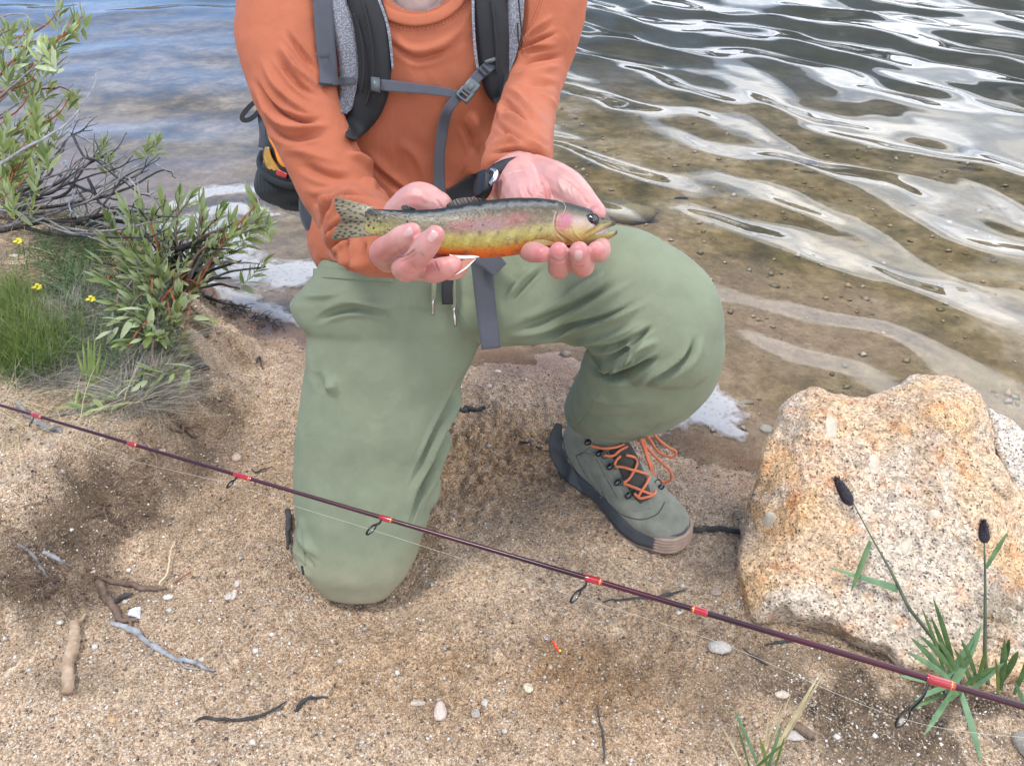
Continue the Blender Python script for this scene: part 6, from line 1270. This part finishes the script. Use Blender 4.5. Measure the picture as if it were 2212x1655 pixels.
# big shrub leaning over the water from the left edge
s1_ = Shrub('willow_shrub', 'tall willow shrub at the upper left edge, red stems over the water', H(-60, 520, .12))
R0 = H(-60, 480, .14)
Bs = [([H(-60,330,.30), H(0,215,.42), H(60,160,.47), H(110,100,.52), H(150,70,.54)], (.006,.0022), 'red', [(.50,10),(.75,13),(1,16)]),
      ([H(-60,330,.30), H(0,208,.40), H(60,200,.42), H(125,190,.44), H(160,205,.45)], (.004,.0012), 'red', [(.7,8),(1,9)]),
      ([H(-60,260,.36), H(-20,190,.45), H(20,140,.5), H(60,95,.53)], (.004,.0015), 'red', [(.8,10),(1,14)]),
      ([H(-60,120,.4), H(-20,90,.5), H(10,70,.55), H(25,62,.56)], (.003,.001), 'grey', [(1,12)]),
      ([H(-60,380,.25), H(-10,330,.33), H(20,290,.38), H(75,240,.42)], (.004,.0015), 'red', [(.6,12),(.85,14),(1,15)]),
      ([H(-60,420,.22), H(0,400,.28), H(40,360,.33), H(85,300,.37)], (.004,.0015), 'red', [(.5,12),(.8,14),(1,12)]),
      ([H(-60,470,.2), H(-10,430,.25), H(20,400,.30), H(30,340,.34)], (.004,.0015), 'red', [(.6,12),(1,14)]),
      ([H(-40,250,.42), H(0,210,.46), H(45,170,.5), H(85,130,.53), H(95,95,.54)], (.003,.0012), 'grey', [(.9,8),(1,10)])]
for pts, r, k, tf in Bs:
    Q = s1_.branch(pts, r, k)
    for f, n in tf:
        i = min(len(Q) - 1, int(f * (len(Q) - 1))); d_ = Q[i] - Q[max(0, i - 3)]; s1_.tuft(Q[i], d_ + np.array([random.uniform(-.02,.02), 0, .02]), int(n * 1.7), .050, .9, .075, .4)
for pts, r, k in (([H(-60,400,.3), H(40,330,.38), H(110,290,.40), H(170,240,.42), H(215,150,.45)], (.004,.001), 'silver'), ([H(-40,60,.5), H(30,30,.55), H(70,45,.55), H(110,60,.54)], (.0022,.0008), 'silver'), ([H(0,250,.4), H(60,210,.44), H(120,160,.46), H(145,130,.47)], (.002,.0007), 'grey'),
                  ([H(0,340,.3), H(60,280,.37), H(130,225,.42), H(160,180,.45)], (.0025,.0008), 'grey'), ([H(-20,110,.5), H(20,80,.5), H(0,140,.45)], (.002,.0008), 'dark')): s1_.branch(pts, r, k)
for (a, b, h, n) in ((30,330,.36,14),(70,370,.34,12),(20,420,.32,14),(60,300,.38,14),(15,260,.42,14),(100,330,.34,10),(5,380,.34,12),(110,275,.38,9),(70,440,.26,8),(12,60,.54,14),(60,60,.54,12),(115,110,.52,14),(160,40,.55,14),(130,20,.56,14),(95,140,.5,12),(40,180,.46,14),(75,200,.45,14),(150,215,.44,8),(180,35,.55,8),(10,150,.5,14),(0,300,.4,14)):
    tip = H(a, b, h); s1_.branch([H(-50 + random.uniform(-20, 20), b + random.uniform(60, 130), h - .12), H(a - 45, b + 45, h - .04), tip], (.0028, .0010), random.choice(['red', 'red', 'grey']), 14); s1_.tuft(tip, (random.uniform(.1, .5), 0, .9), int(n * 1.2), .048, .9, .06, .4)
s1_.finish()
# spreading tangle of bare twigs
s2_ = Shrub('dead_branches', 'tangle of bare grey and black twigs between the two leafy shrubs', H(30, 470, .13), 'branches')
tw = [[(0,440),(100,420),(180,365),(250,290)],[(20,430),(120,400),(200,350),(245,330),(275,287)],[(-20,410),(60,400),(140,370),(220,360),(320,310)],[(0,460),(110,430),(230,400),(310,350),(360,370)],[(30,470),(150,450),(240,410),(320,365)],[(100,460),(180,440),(240,400),(330,335)],
      [(0,500),(100,480),(200,470),(280,455),(330,455)],[(60,420),(90,380),(100,330),(140,290),(170,250)],[(40,420),(70,360),(110,310),(150,285)],[(0,380),(60,350),(120,300),(160,265),(210,255)],[(10,400),(80,350),(105,320),(115,280)],[(120,490),(200,500),(290,490),(370,470)],
      [(140,350),(165,400),(150,440),(165,470)],[(230,330),(250,380),(285,400)],[(150,285),(200,310),(240,355),(290,400),(330,430)],[(190,480),(260,500),(330,510),(380,540)],[(0,440),(60,470),(140,500),(220,510)],[(160,400),(210,420),(270,440),(350,480)]]
kinds = ['grey','dark','grey','silver','dark','grey','dark','silver','grey','silver','dark','grey','silver','grey','silver','dark','grey','dark']
_b = list(tw)
for t in _b: tw.append([(a + random.uniform(-30, 40), b + random.uniform(-25, 25) + 8) for a, b in t])
kinds = kinds + ['dark', 'grey', 'dark'] * 6
for i, t in enumerate(tw):
    Q = s2_.branch([H(a, b, .15 + .10 * j / (len(t) - 1) + .02 * (i % 3)) for j, (a, b) in enumerate(t)], (.0042 if i % 3 else .0055, .0010), kinds[i])
    for _ in range(3):
        j = random.randrange(6, len(Q) - 2); d_ = Q[j] - Q[j-2]; d_ /= np.linalg.norm(d_); q = Q[j] + d_ * .05 + np.array([random.uniform(-.03,.03), random.uniform(-.02,.02), random.uniform(-.005,.04)]); s2_.t.part('twig', *tube(np.array([Q[j], (Q[j]+q)/2 + np.array([0,0,.004]), q]), [.0015,.0011,.0005], 8, 5), M_bk[kinds[i]])
for (a, b, h, n) in ((225,310,.27,8),(240,345,.25,8),(340,305,.25,13),(320,315,.25,9),(40,395,.22,9),(75,400,.20,7)): s2_.tuft(H(a, b, h), (.4, 0, .8), n + 7, .050, 1.0, .05, .3)
s2_.finish()
# leafy shrub in the middle left, growing from the edge of the bank
s3_ = Shrub('willow_shrub', 'low leafy willow shrub with pale green leaf tufts above the foam', H(390, 600, .10))
root = H(400, 600, .12)
clusters = [((240,480),.24,14,(-.1,0,1)),((225,515),.22,12,(-.3,-.2,.8)),((260,545),.20,14,(-.2,-.4,.6)),((300,440),.28,12,(.1,0,1)),((330,470),.27,12,(.3,0,.9)),((385,425),.28,13,(.3,.1,1)),((415,420),.27,10,(.6,.1,.7)),((355,500),.25,12,(.2,0,1)),((440,470),.24,12,(.4,0,1)),((475,455),.24,12,(.5,0,.9)),((500,510),.20,10,(.6,0,.5)),
 ((460,530),.20,9,(.4,-.3,.5)),((545,425),.25,13,(-.2,.1,1)),((565,465),.23,14,(.5,-.1,.6)),((585,485),.20,8,(.5,-.2,.2)),((570,570),.12,12,(.5,-.1,.5)),((330,560),.22,12,(.1,-.3,.9)),((300,600),.20,13,(-.1,-.4,.8)),((355,590),.20,10,(.3,-.2,.8)),((385,630),.18,13,(.3,-.2,.9)),((410,645),.16,10,(.7,-.2,.5)),
 ((285,650),.18,13,(-.2,-.3,.9)),((250,620),.19,10,(-.5,-.2,.6)),((330,660),.16,12,(.2,-.4,.5)),((370,690),.13,9,(.3,-.3,.3)),((255,690),.15,9,(-.4,-.5,.2)),((225,725),.13,5,(-.5,-.6,-.1)),((360,755),.11,12,(.2,-.1,.9)),((400,765),.10,11,(.7,-.1,.4)),((320,800),.09,9,(-.1,-.4,.4)),((370,800),.08,8,(.4,-.5,.1)),((295,830),.07,7,(-.3,-.5,.2)),((425,680),.10,6,(.8,-.1,.2)),((455,700),.06,5,(.7,-.2,.2)),
 ((280,500),.25,11,(.1,0,1)),((270,580),.2,12,(-.2,-.3,.7)),((320,630),.2,13,(0,-.5,.6)),((240,655),.2,11,(-.4,-.4,.5)),((300,700),.2,13,(.1,-.5,.4)),((345,725),.2,12,(.3,-.4,.4)),((270,740),.2,10,(-.3,-.5,.2)),((390,735),.15,9,(.6,-.2,.5)),((340,775),.15,10,(0,-.4,.5)),((375,800),.1,10,(.4,-.3,.4)),((390,660),.2,10,(.4,-.2,.7)),((500,475),.25,11,(.3,.1,.8)),((435,440),.27,12,(.2,.1,1)),((520,540),.15,8,(.5,-.2,.3)),((530,480),.22,9,(.5,0,.6)),((480,500),.22,9,(.3,-.1,.7)),((350,440),.28,10,(.1,.1,1)),((270,450),.27,10,(-.2,.1,1)),((215,600),.2,10,(-.5,-.3,.6)),((320,540),.24,11,(0,-.2,.9)),((290,560),.22,10,(-.3,-.2,.8)),((400,570),.2,9,(.5,-.2,.6)),((440,610),.14,8,(.6,-.2,.5)),((380,700),.15,9,(.4,-.3,.4)),((410,500),.22,9,(.3,0,.8)),((205,560),.19,9,(-.5,-.1,.7)),((345,620),.19,9,(.1,-.3,.7))]
for i, ((a, b), h, n, d_) in enumerate(clusters):
    tip = H(a, b, h); tip = over(a, b, .035 + .03 * random.random()) if tip[2] < gh(tip[0], tip[1]) + .03 else tip; start = H(395 + random.uniform(-55, 30), 590 + random.uniform(-20, 60), .10) if a > 240 else H(300, 620, .10); mid = (start + tip) / 2 + np.array([random.uniform(-.02,.02), random.uniform(-.02,.02), .02])
    Q = s3_.branch([start, mid, tip - np.array([d_[0], d_[1], d_[2]]) * .02, tip], (.0036, .0012), ['red', 'brown', 'grey', 'dark'][i % 4], 16); s3_.tuft(tip, d_, int(n * 1.8), .056 if b < 740 else .050, 1.0, .12, .5 if b < 720 else .3)
for pts in ([(350,590),(400,600),(470,580),(520,560)],[(390,600),(430,620),(480,615),(520,625)],[(400,610),(440,640),(490,655),(540,665)],[(380,540),(430,520),(480,500),(530,470),(560,430)],[(240,500),(320,510),(400,500),(480,470)],[(200,470),(280,480),(340,470),(430,440)],[(350,600),(395,570),(450,540),(500,540)],[(400,600),(420,650),(430,690),(415,730)],[(410,590),(460,600),(500,600)],[(395,585),(440,580),(490,565),(560,570)],[(400,600),(450,575),(480,555)]):
    s3_.branch([H(a, b, .05 + .14 * sstep(660, 520, b)) for a, b in pts], (.0065, .0016), random.choice(['dark', 'dark', 'grey']), 22)
s3_.branch([H(395,590,.07), H(415,600,.08), H(440,596,.07)], (.014,.007), 'dark', 12); s3_.finish()
# hanging rootlets at the bank edge
rt = Thing('bank_roots', 'dark fringe of fine roots along the foam edge right of the shrub', 'roots', H(520, 670, 0)); vs = []
for i in range(120):
    t = random.random(); a = 420 + 190 * t + random.uniform(-8, 8); b = 635 + 72 * t + random.uniform(-10, 12); p = ground(a, b, .004); q = p + np.array([random.uniform(-.03,.03), random.uniform(-.03,.02), random.uniform(-.002,.012)]); vs.append(tube(np.array([p, (p+q)/2 + np.array([0,0,random.uniform(0,.008)]), q]), [.0012,.001,.0004], 6, 4))
V, F = join(*vs); rt.part('rootlets', V, F, M_bk['dark'], kind='stuff')
rt2 = Thing('hanging_roots', 'grey and brown matted roots on the dark soil at the left', 'roots', ground(110, 1180)); vs = []
for i in range(230):
    a, b = random.choice([(random.gauss(110, 60), random.gauss(1200, 55)), (random.gauss(300, 25), random.gauss(1000, 60)), (random.gauss(90, 50), random.gauss(1260, 30))]); p = ground(a, b, .004); q = p + np.array([random.uniform(-.05,.05), random.uniform(-.04,.03), random.uniform(-.002,.018)]); vs.append(tube(np.array([p, (p+q)/2 + np.array([random.uniform(-.01,.01),0,random.uniform(.003,.012)]), q]), [.0008,.0007,.0003], 6, 4))
V, F = join(*vs); rt2.part('rootlets', V, F, M_bk['brown'], kind='stuff')

# ------------------------------------------------------------------ grasses and small plants
def blades(n, centre, length, width, lean, seed, curl=.35):
    r = np.random.default_rng(seed); V = []; F = []; o = 0
    for i in range(n):
        p = centre(r); L = length * r.uniform(.55, 1.15); a = r.uniform(0, 2*np.pi); ld = np.array([math.cos(a), math.sin(a), 0]) * lean * r.uniform(.2, 1.2); d = np.array([0, 0, 1.]) + ld; d /= np.linalg.norm(d); sd_ = np.cross(d, (math.sin(a*1.7), math.cos(a*1.7), .1)); sd_ /= np.linalg.norm(sd_); w_ = width * r.uniform(.6, 1.2)
        for t in (0, .35, .7, 1.0):
            c = p + d * L * t + (ld * .8 + np.array([0, 0, -.35])) * L * curl * t * t; ww = w_ * (1 - t**1.5) + .00008; V += [c - sd_ * ww, c + sd_ * ww]
        for k in range(3): F.append((o+k*2, o+k*2+1, o+k*2+3, o+k*2+2))
        o += 8
    return np.array(V), np.array(F)
def pcloud(pts, s):
    def f(r):
        a, b = pts[r.integers(len(pts))]; a = a + r.normal(0, s); b = b + r.normal(0, s * .6); return ground(a, b)
    return f
_g = {}
def gm(n, a, b): N = NT(n); return N.out(N.mix(N.ramp(N.noise(45, 3), (.35, 0), (.65, 1)), a, b), .6, None)
M_gg = gm('fresh_grass', (.11,.17,.03), (.20,.26,.06)); M_dead = gm('dead_grass', (.20,.18,.14), (.36,.33,.27)); M_gd = gm('deep_grass', (.05,.11,.035), (.11,.19,.06)); M_straw = gm('straw_grass', (.42,.33,.18), (.58,.48,.28)); M_blue = gm('bluish_blade', (.10,.19,.09), (.17,.28,.14))
def stuffgrass(name, label, V, F, m): b = V[0]; single(name, V, F, m, label, 'grass', b, kind='stuff')
stuffgrass('fine_grass', 'bright green fine grass at the left edge of the bank', *blades(3000, pcloud([(20,700),(40,730),(70,700),(30,760),(90,750),(10,790),(120,790),(60,800),(150,740),(30,650)], 26), .085, .0006, .55, 1), M_gg)
stuffgrass('matted_grass', 'grey dead grass mat on the mound under the willow', *blades(6500, pcloud([(200,700),(240,720),(170,760),(230,780),(290,790),(330,840),(260,830),(160,680),(200,640),(340,870),(310,810),(120,820),(280,860),(300,720),(350,760),(100,700),(50,740)], 26), .075, .00055, 1.6, 2, .8), M_dead)
stuffgrass('mixed_grass', 'deep green grass among the willow stems', *blades(3200, pcloud([(150,480),(190,520),(220,560),(160,600),(200,640),(230,690),(280,720),(180,740),(240,760),(320,740),(300,680),(140,640),(250,800),(340,800),(100,560),(130,780),(60,800)], 30), .075, .0008, .9, 3, .5), M_gd)
stuffgrass('bank_straw', 'dry straw strands lying over the pale bank top', *blades(260, pcloud([(60,520),(110,560),(60,600),(40,860),(120,880),(200,900),(30,930)], 40), .10, .0006, 2.6, 4, .8), M_straw)
def strip(p0, p1, w_, sag=0.0, side=None, n=8, twist=0.0, wprof=None):
    p0, p1 = np.array(p0, float), np.array(p1, float); d = p1 - p0; vd = (p0 + p1) / 2 - np.array([0, 0, CH]); sd_ = np.cross(d, vd) if side is None else np.array(side, float); sd_ /= np.linalg.norm(sd_); V = []; F = []; nn = np.cross(d, sd_); nn /= np.linalg.norm(nn)
    for i in range(n + 1):
        t = i / n; c = p0 + d * t + np.array([0, 0, sag]) * 4 * t * (1 - t); a = twist * t; s = sd_ * math.cos(a) + nn * math.sin(a); ww = w_ * (wprof(t) if wprof else (.55 + .8 * t) * (1 - t**3)) + .0001; V += [c - s * ww, c + nn * ww * .25, c + s * ww]
    for i in range(n): a = i * 3; F += [(a, a+1, a+4, a+3), (a+1, a+2, a+5, a+4)]
    return V, F
pl = Thing('sedge_clump', 'upright bright green sedge blades at the foot of the mound', 'plant', ground(195, 850))
for (a, b, c, d_) in ((190,850,178,735),(196,852,190,725),(200,850,205,730),(204,850,218,738),(194,848,165,760),(206,848,232,765),(198,850,197,745)): g0 = ground(a, b); pl.part('blade', *strip(g0, g0 + (P(c, d_, pix(g0)[2] - .02) - g0), .0028), M_gg)
hb_ = Thing('leafy_herb', 'small rosette of bright green leaves under the mound edge', 'plant', ground(200, 880)); rr_ = random.Random(3)
for i in range(26):
    g0 = ground(205 + rr_.uniform(-42, 48), 872 + rr_.uniform(-18, 22)); a = rr_.uniform(0, 6.28); d_ = np.array([math.cos(a), math.sin(a), .45]); o = bpy.data.objects.new('leaf', LV[(0 if i % 3 else 2) * 3 + i % 3]); COL.objects.link(o); o.parent = hb_.o; M = orient(d_, np.array([0, 0, 1.])).to_4x4() @ Matrix.Diagonal((.034,) * 3 + (1,)); M.translation = Vector(g0 + np.array([0, 0, .006]) - hb_.base); o.matrix_local = M
M_fl = simple('yellow_petal', (.72,.62,.03), .5, .1)
for (a, b, lb) in ((38,716,'yellow flower head at the left edge, highest of the three'),(82,815,'small yellow flower in the fine green grass'),(199,848,'yellow flower near the grey dead grass')):
    a2, b2 = {38: (28, 522), 82: (146, 548+75), 199: (146, 622)}[a]; 
for (a, b, lb) in ((39,523,'yellow flower on a leafy stalk, topmost at the left of the bank'),(80,622,'tiny yellow flower low in the fine green grass'),(196,648,'yellow flower at the edge of the grey grass mat')):
    g0 = ground(a, b + 40); tp = P(a, b, pix(g0)[2] - .01); ft = Thing('yellow_flower', lb, 'flower', g0, 'yellow flowers on the bank'); ft.part('stalk', *tube(np.array([g0, (g0+tp)/2 + np.array([.003,0,0]), tp]), .0012, 8, 5), M_gg)
    for k in range(7): an = k * .9; q = tp + np.array([math.cos(an)*.006, math.sin(an)*.006, .002 * (k % 3)]); ft.part('petal', *ellipsoid(q, ((.0048,0,0),(0,.0048,0),(0,0,.002)), 8, 5), M_fl)
# foxtail grasses in front of the boulder
M_head = simple('dark_seed', (.035,.028,.038), .8, .3, 500); M_stem = gm('dark_stem', (.045,.06,.035), (.09,.11,.06))
def seedhead(t, a, b, r, name='seed_head'):
    a, b = np.array(a), np.array(b); h = t.part(name, *tube(np.array([a, a + (b-a)*.2, (a+b)/2, a + (b-a)*.85, b]), [r*.45, r*.9, r*.85, r*.6, r*.25], 14, 10), M_head); T3, N3, B3 = frames(np.array([a, (a+b)/2, b])); vs = []; rr_ = random.Random(int(a[0] * 1e4))
    for i in range(420):
        f = rr_.random(); an = rr_.uniform(0, 6.28); c = a + (b - a) * f; rd_ = N3[0] * math.cos(an) + B3[0] * math.sin(an); pr_ = np.interp(f, [0,.2,.85,1], [.4,.9,.6,.25]) * r; p = c + rd_ * pr_ * .8; q = p + rd_ * r * .62 + (b - a) / np.linalg.norm(b - a) * r * .7; s = np.cross(rd_, b - a); s /= np.linalg.norm(s); vs.append((np.array([p - s*.0006, p + s*.0006, q]), [(0, 1, 2)]))
    V, F = join(*vs); t.sub(h, 'bristles', V, F, M_head)
bz_ = 1.085
f1 = Thing('foxtail_grass', 'leaning foxtail grass with dark seed head, left of two before the boulder', 'plant', ground(2050, 1480), 'foxtail grasses')
zf = lambda a, b, o=.03: (pix(snap(T_rock, a, b, o))[2] if snap(T_rock, a, b, o) is not None else 1.08)
path = [P(1842,1085,zf(1842,1085)), P(1885,1165,zf(1885,1165)), P(1925,1235,zf(1925,1235)), P(1962,1310,zf(1962,1310)), P(1985,1340,1.07), P(2030,1400,1.07), P(2060,1460,1.08)]
f1.part('stem', *tube(np.array(path), [.0009,.0012,.0022,.0026,.0026,.0026,.0026], 40, 7), M_stem); seedhead(f1, P(1838,1090,zf(1842,1085)), P(1806,1034,zf(1842,1085) - .004), .0095)
f1.part('blade', *strip(P(1880,1170,zf(1880,1170,.03)), P(1838,1280,zf(1838,1280,.03)), .0048, .0, twist=.6), M_gd); f1.part('blade', *strip(P(1940,1272,zf(1940,1272,.03)), P(1790,1225,zf(1790,1225,.025)), .0055, wprof=lambda t: (1 - t)**.8 * .9 + .1), M_blue)
f2 = Thing('foxtail_grass', 'upright foxtail grass with dark seed head, right of two before the boulder', 'plant', ground(2130, 1500), 'foxtail grasses')
zz = min(zf(2128, 1200, .035), zf(2128, 1300, .035), zf(2128, 1400, .03)); f2.part('stem', *tube(np.array([P(2126,1170,zz), P(2128,1250,zz - .005), P(2128,1330,zz - .01), P(2128,1420,zz), P(2135,1480,1.07)]), [.0009,.0016,.0022,.0026,.0026], 30, 7), M_stem); seedhead(f2, P(2127,1172,zz), P(2124,1126,zz), .0078); f2.part('blade', *strip(P(2129,1228,zz), P(2176,1150,zz), .0035), M_gd)
cl = Thing('broad_grass_clump', 'clump of broad blue-green blades growing at the foot of the boulder', 'plant', ground(2080, 1500))
for (a, b, c, d_, w_, m) in ((2050,1500,2120,1350,.0085,M_blue),(2045,1465,2105,1378,.006,M_blue),(2050,1470,1965,1375,.006,M_gd),(2055,1470,1958,1408,.0058,M_blue),(2040,1480,1940,1460,.006,M_blue),(2060,1470,2010,1330,.005,M_gd),(2065,1460,2015,1290,.005,M_gd),(2070,1465,1985,1370,.0055,M_gd),(2075,1470,2025,1380,.005,M_gd),
                         (2085,1480,2150,1440,.005,M_gd),(2100,1480,2060,1400,.005,M_gd),(2110,1470,2075,1380,.0045,M_gd),(2070,1480,2120,1650,.0062,M_blue),(2060,1490,1995,1590,.0052,M_blue),(2090,1500,2170,1430,.0048,M_blue),(2160,1490,2170,1380,.006,M_gd),(2165,1470,2200,1405,.006,M_gd),(2165,1440,2180,1380,.005,M_gd),(2155,1510,2150,1420,.003,M_gg),(2190,1500,2230,1400,.0045,M_gd),(2215,1540,2190,1470,.004,M_blue),(2055,1480,1975,1512,.0048,M_blue),(2040,1500,1975,1530,.004,M_gd),(2045,1470,1990,1310,.0035,M_gd),(2080,1490,2040,1520,.004,M_gd),(2110,1475,2130,1400,.004,M_gg)):
    g0 = ground(a, b); z0 = pix(g0)[2]; z0 = min(z0, 1.10) - .03; z1_ = z0 - .03 - .03 * random.random(); cl.part('blade', *strip(P(a, b, z0), P(c, d_, z1_ if d_ < b else z0 - .05), w_ * .8, .004, twist=random.uniform(-.5, .5)), m)
dg = Thing('dry_grass_tuft', 'sparse tuft of half dry grass blades at the bottom edge below the boulder', 'plant', ground(1640, 1650))
for (a, b, c, d_, w_, m) in ((1640,1660,1582,1525,.0032,M_blue),(1620,1665,1590,1560,.002,M_gd),(1650,1665,1770,1455,.0036,M_straw),(1665,1650,1782,1450,.0022,M_straw),(1640,1665,1712,1490,.0018,M_straw),(1630,1665,1690,1520,.0018,M_straw),(1655,1670,1690,1560,.003,M_blue),(1620,1670,1700,1600,.0026,M_gd),(1670,1670,1695,1590,.0022,M_gg),(1610,1670,1560,1570,.0018,M_straw),(1645,1670,1660,1540,.0015,M_straw),(1660,1670,1640,1590,.003,M_gg)):
    g0 = ground(a, min(b, 1700)); z0 = pix(g0)[2]; dg.part('blade', *strip(P(a, b, z0), P(c, d_, z0 - .05), w_ * .8, .003, twist=random.uniform(-.4,.4)), m)
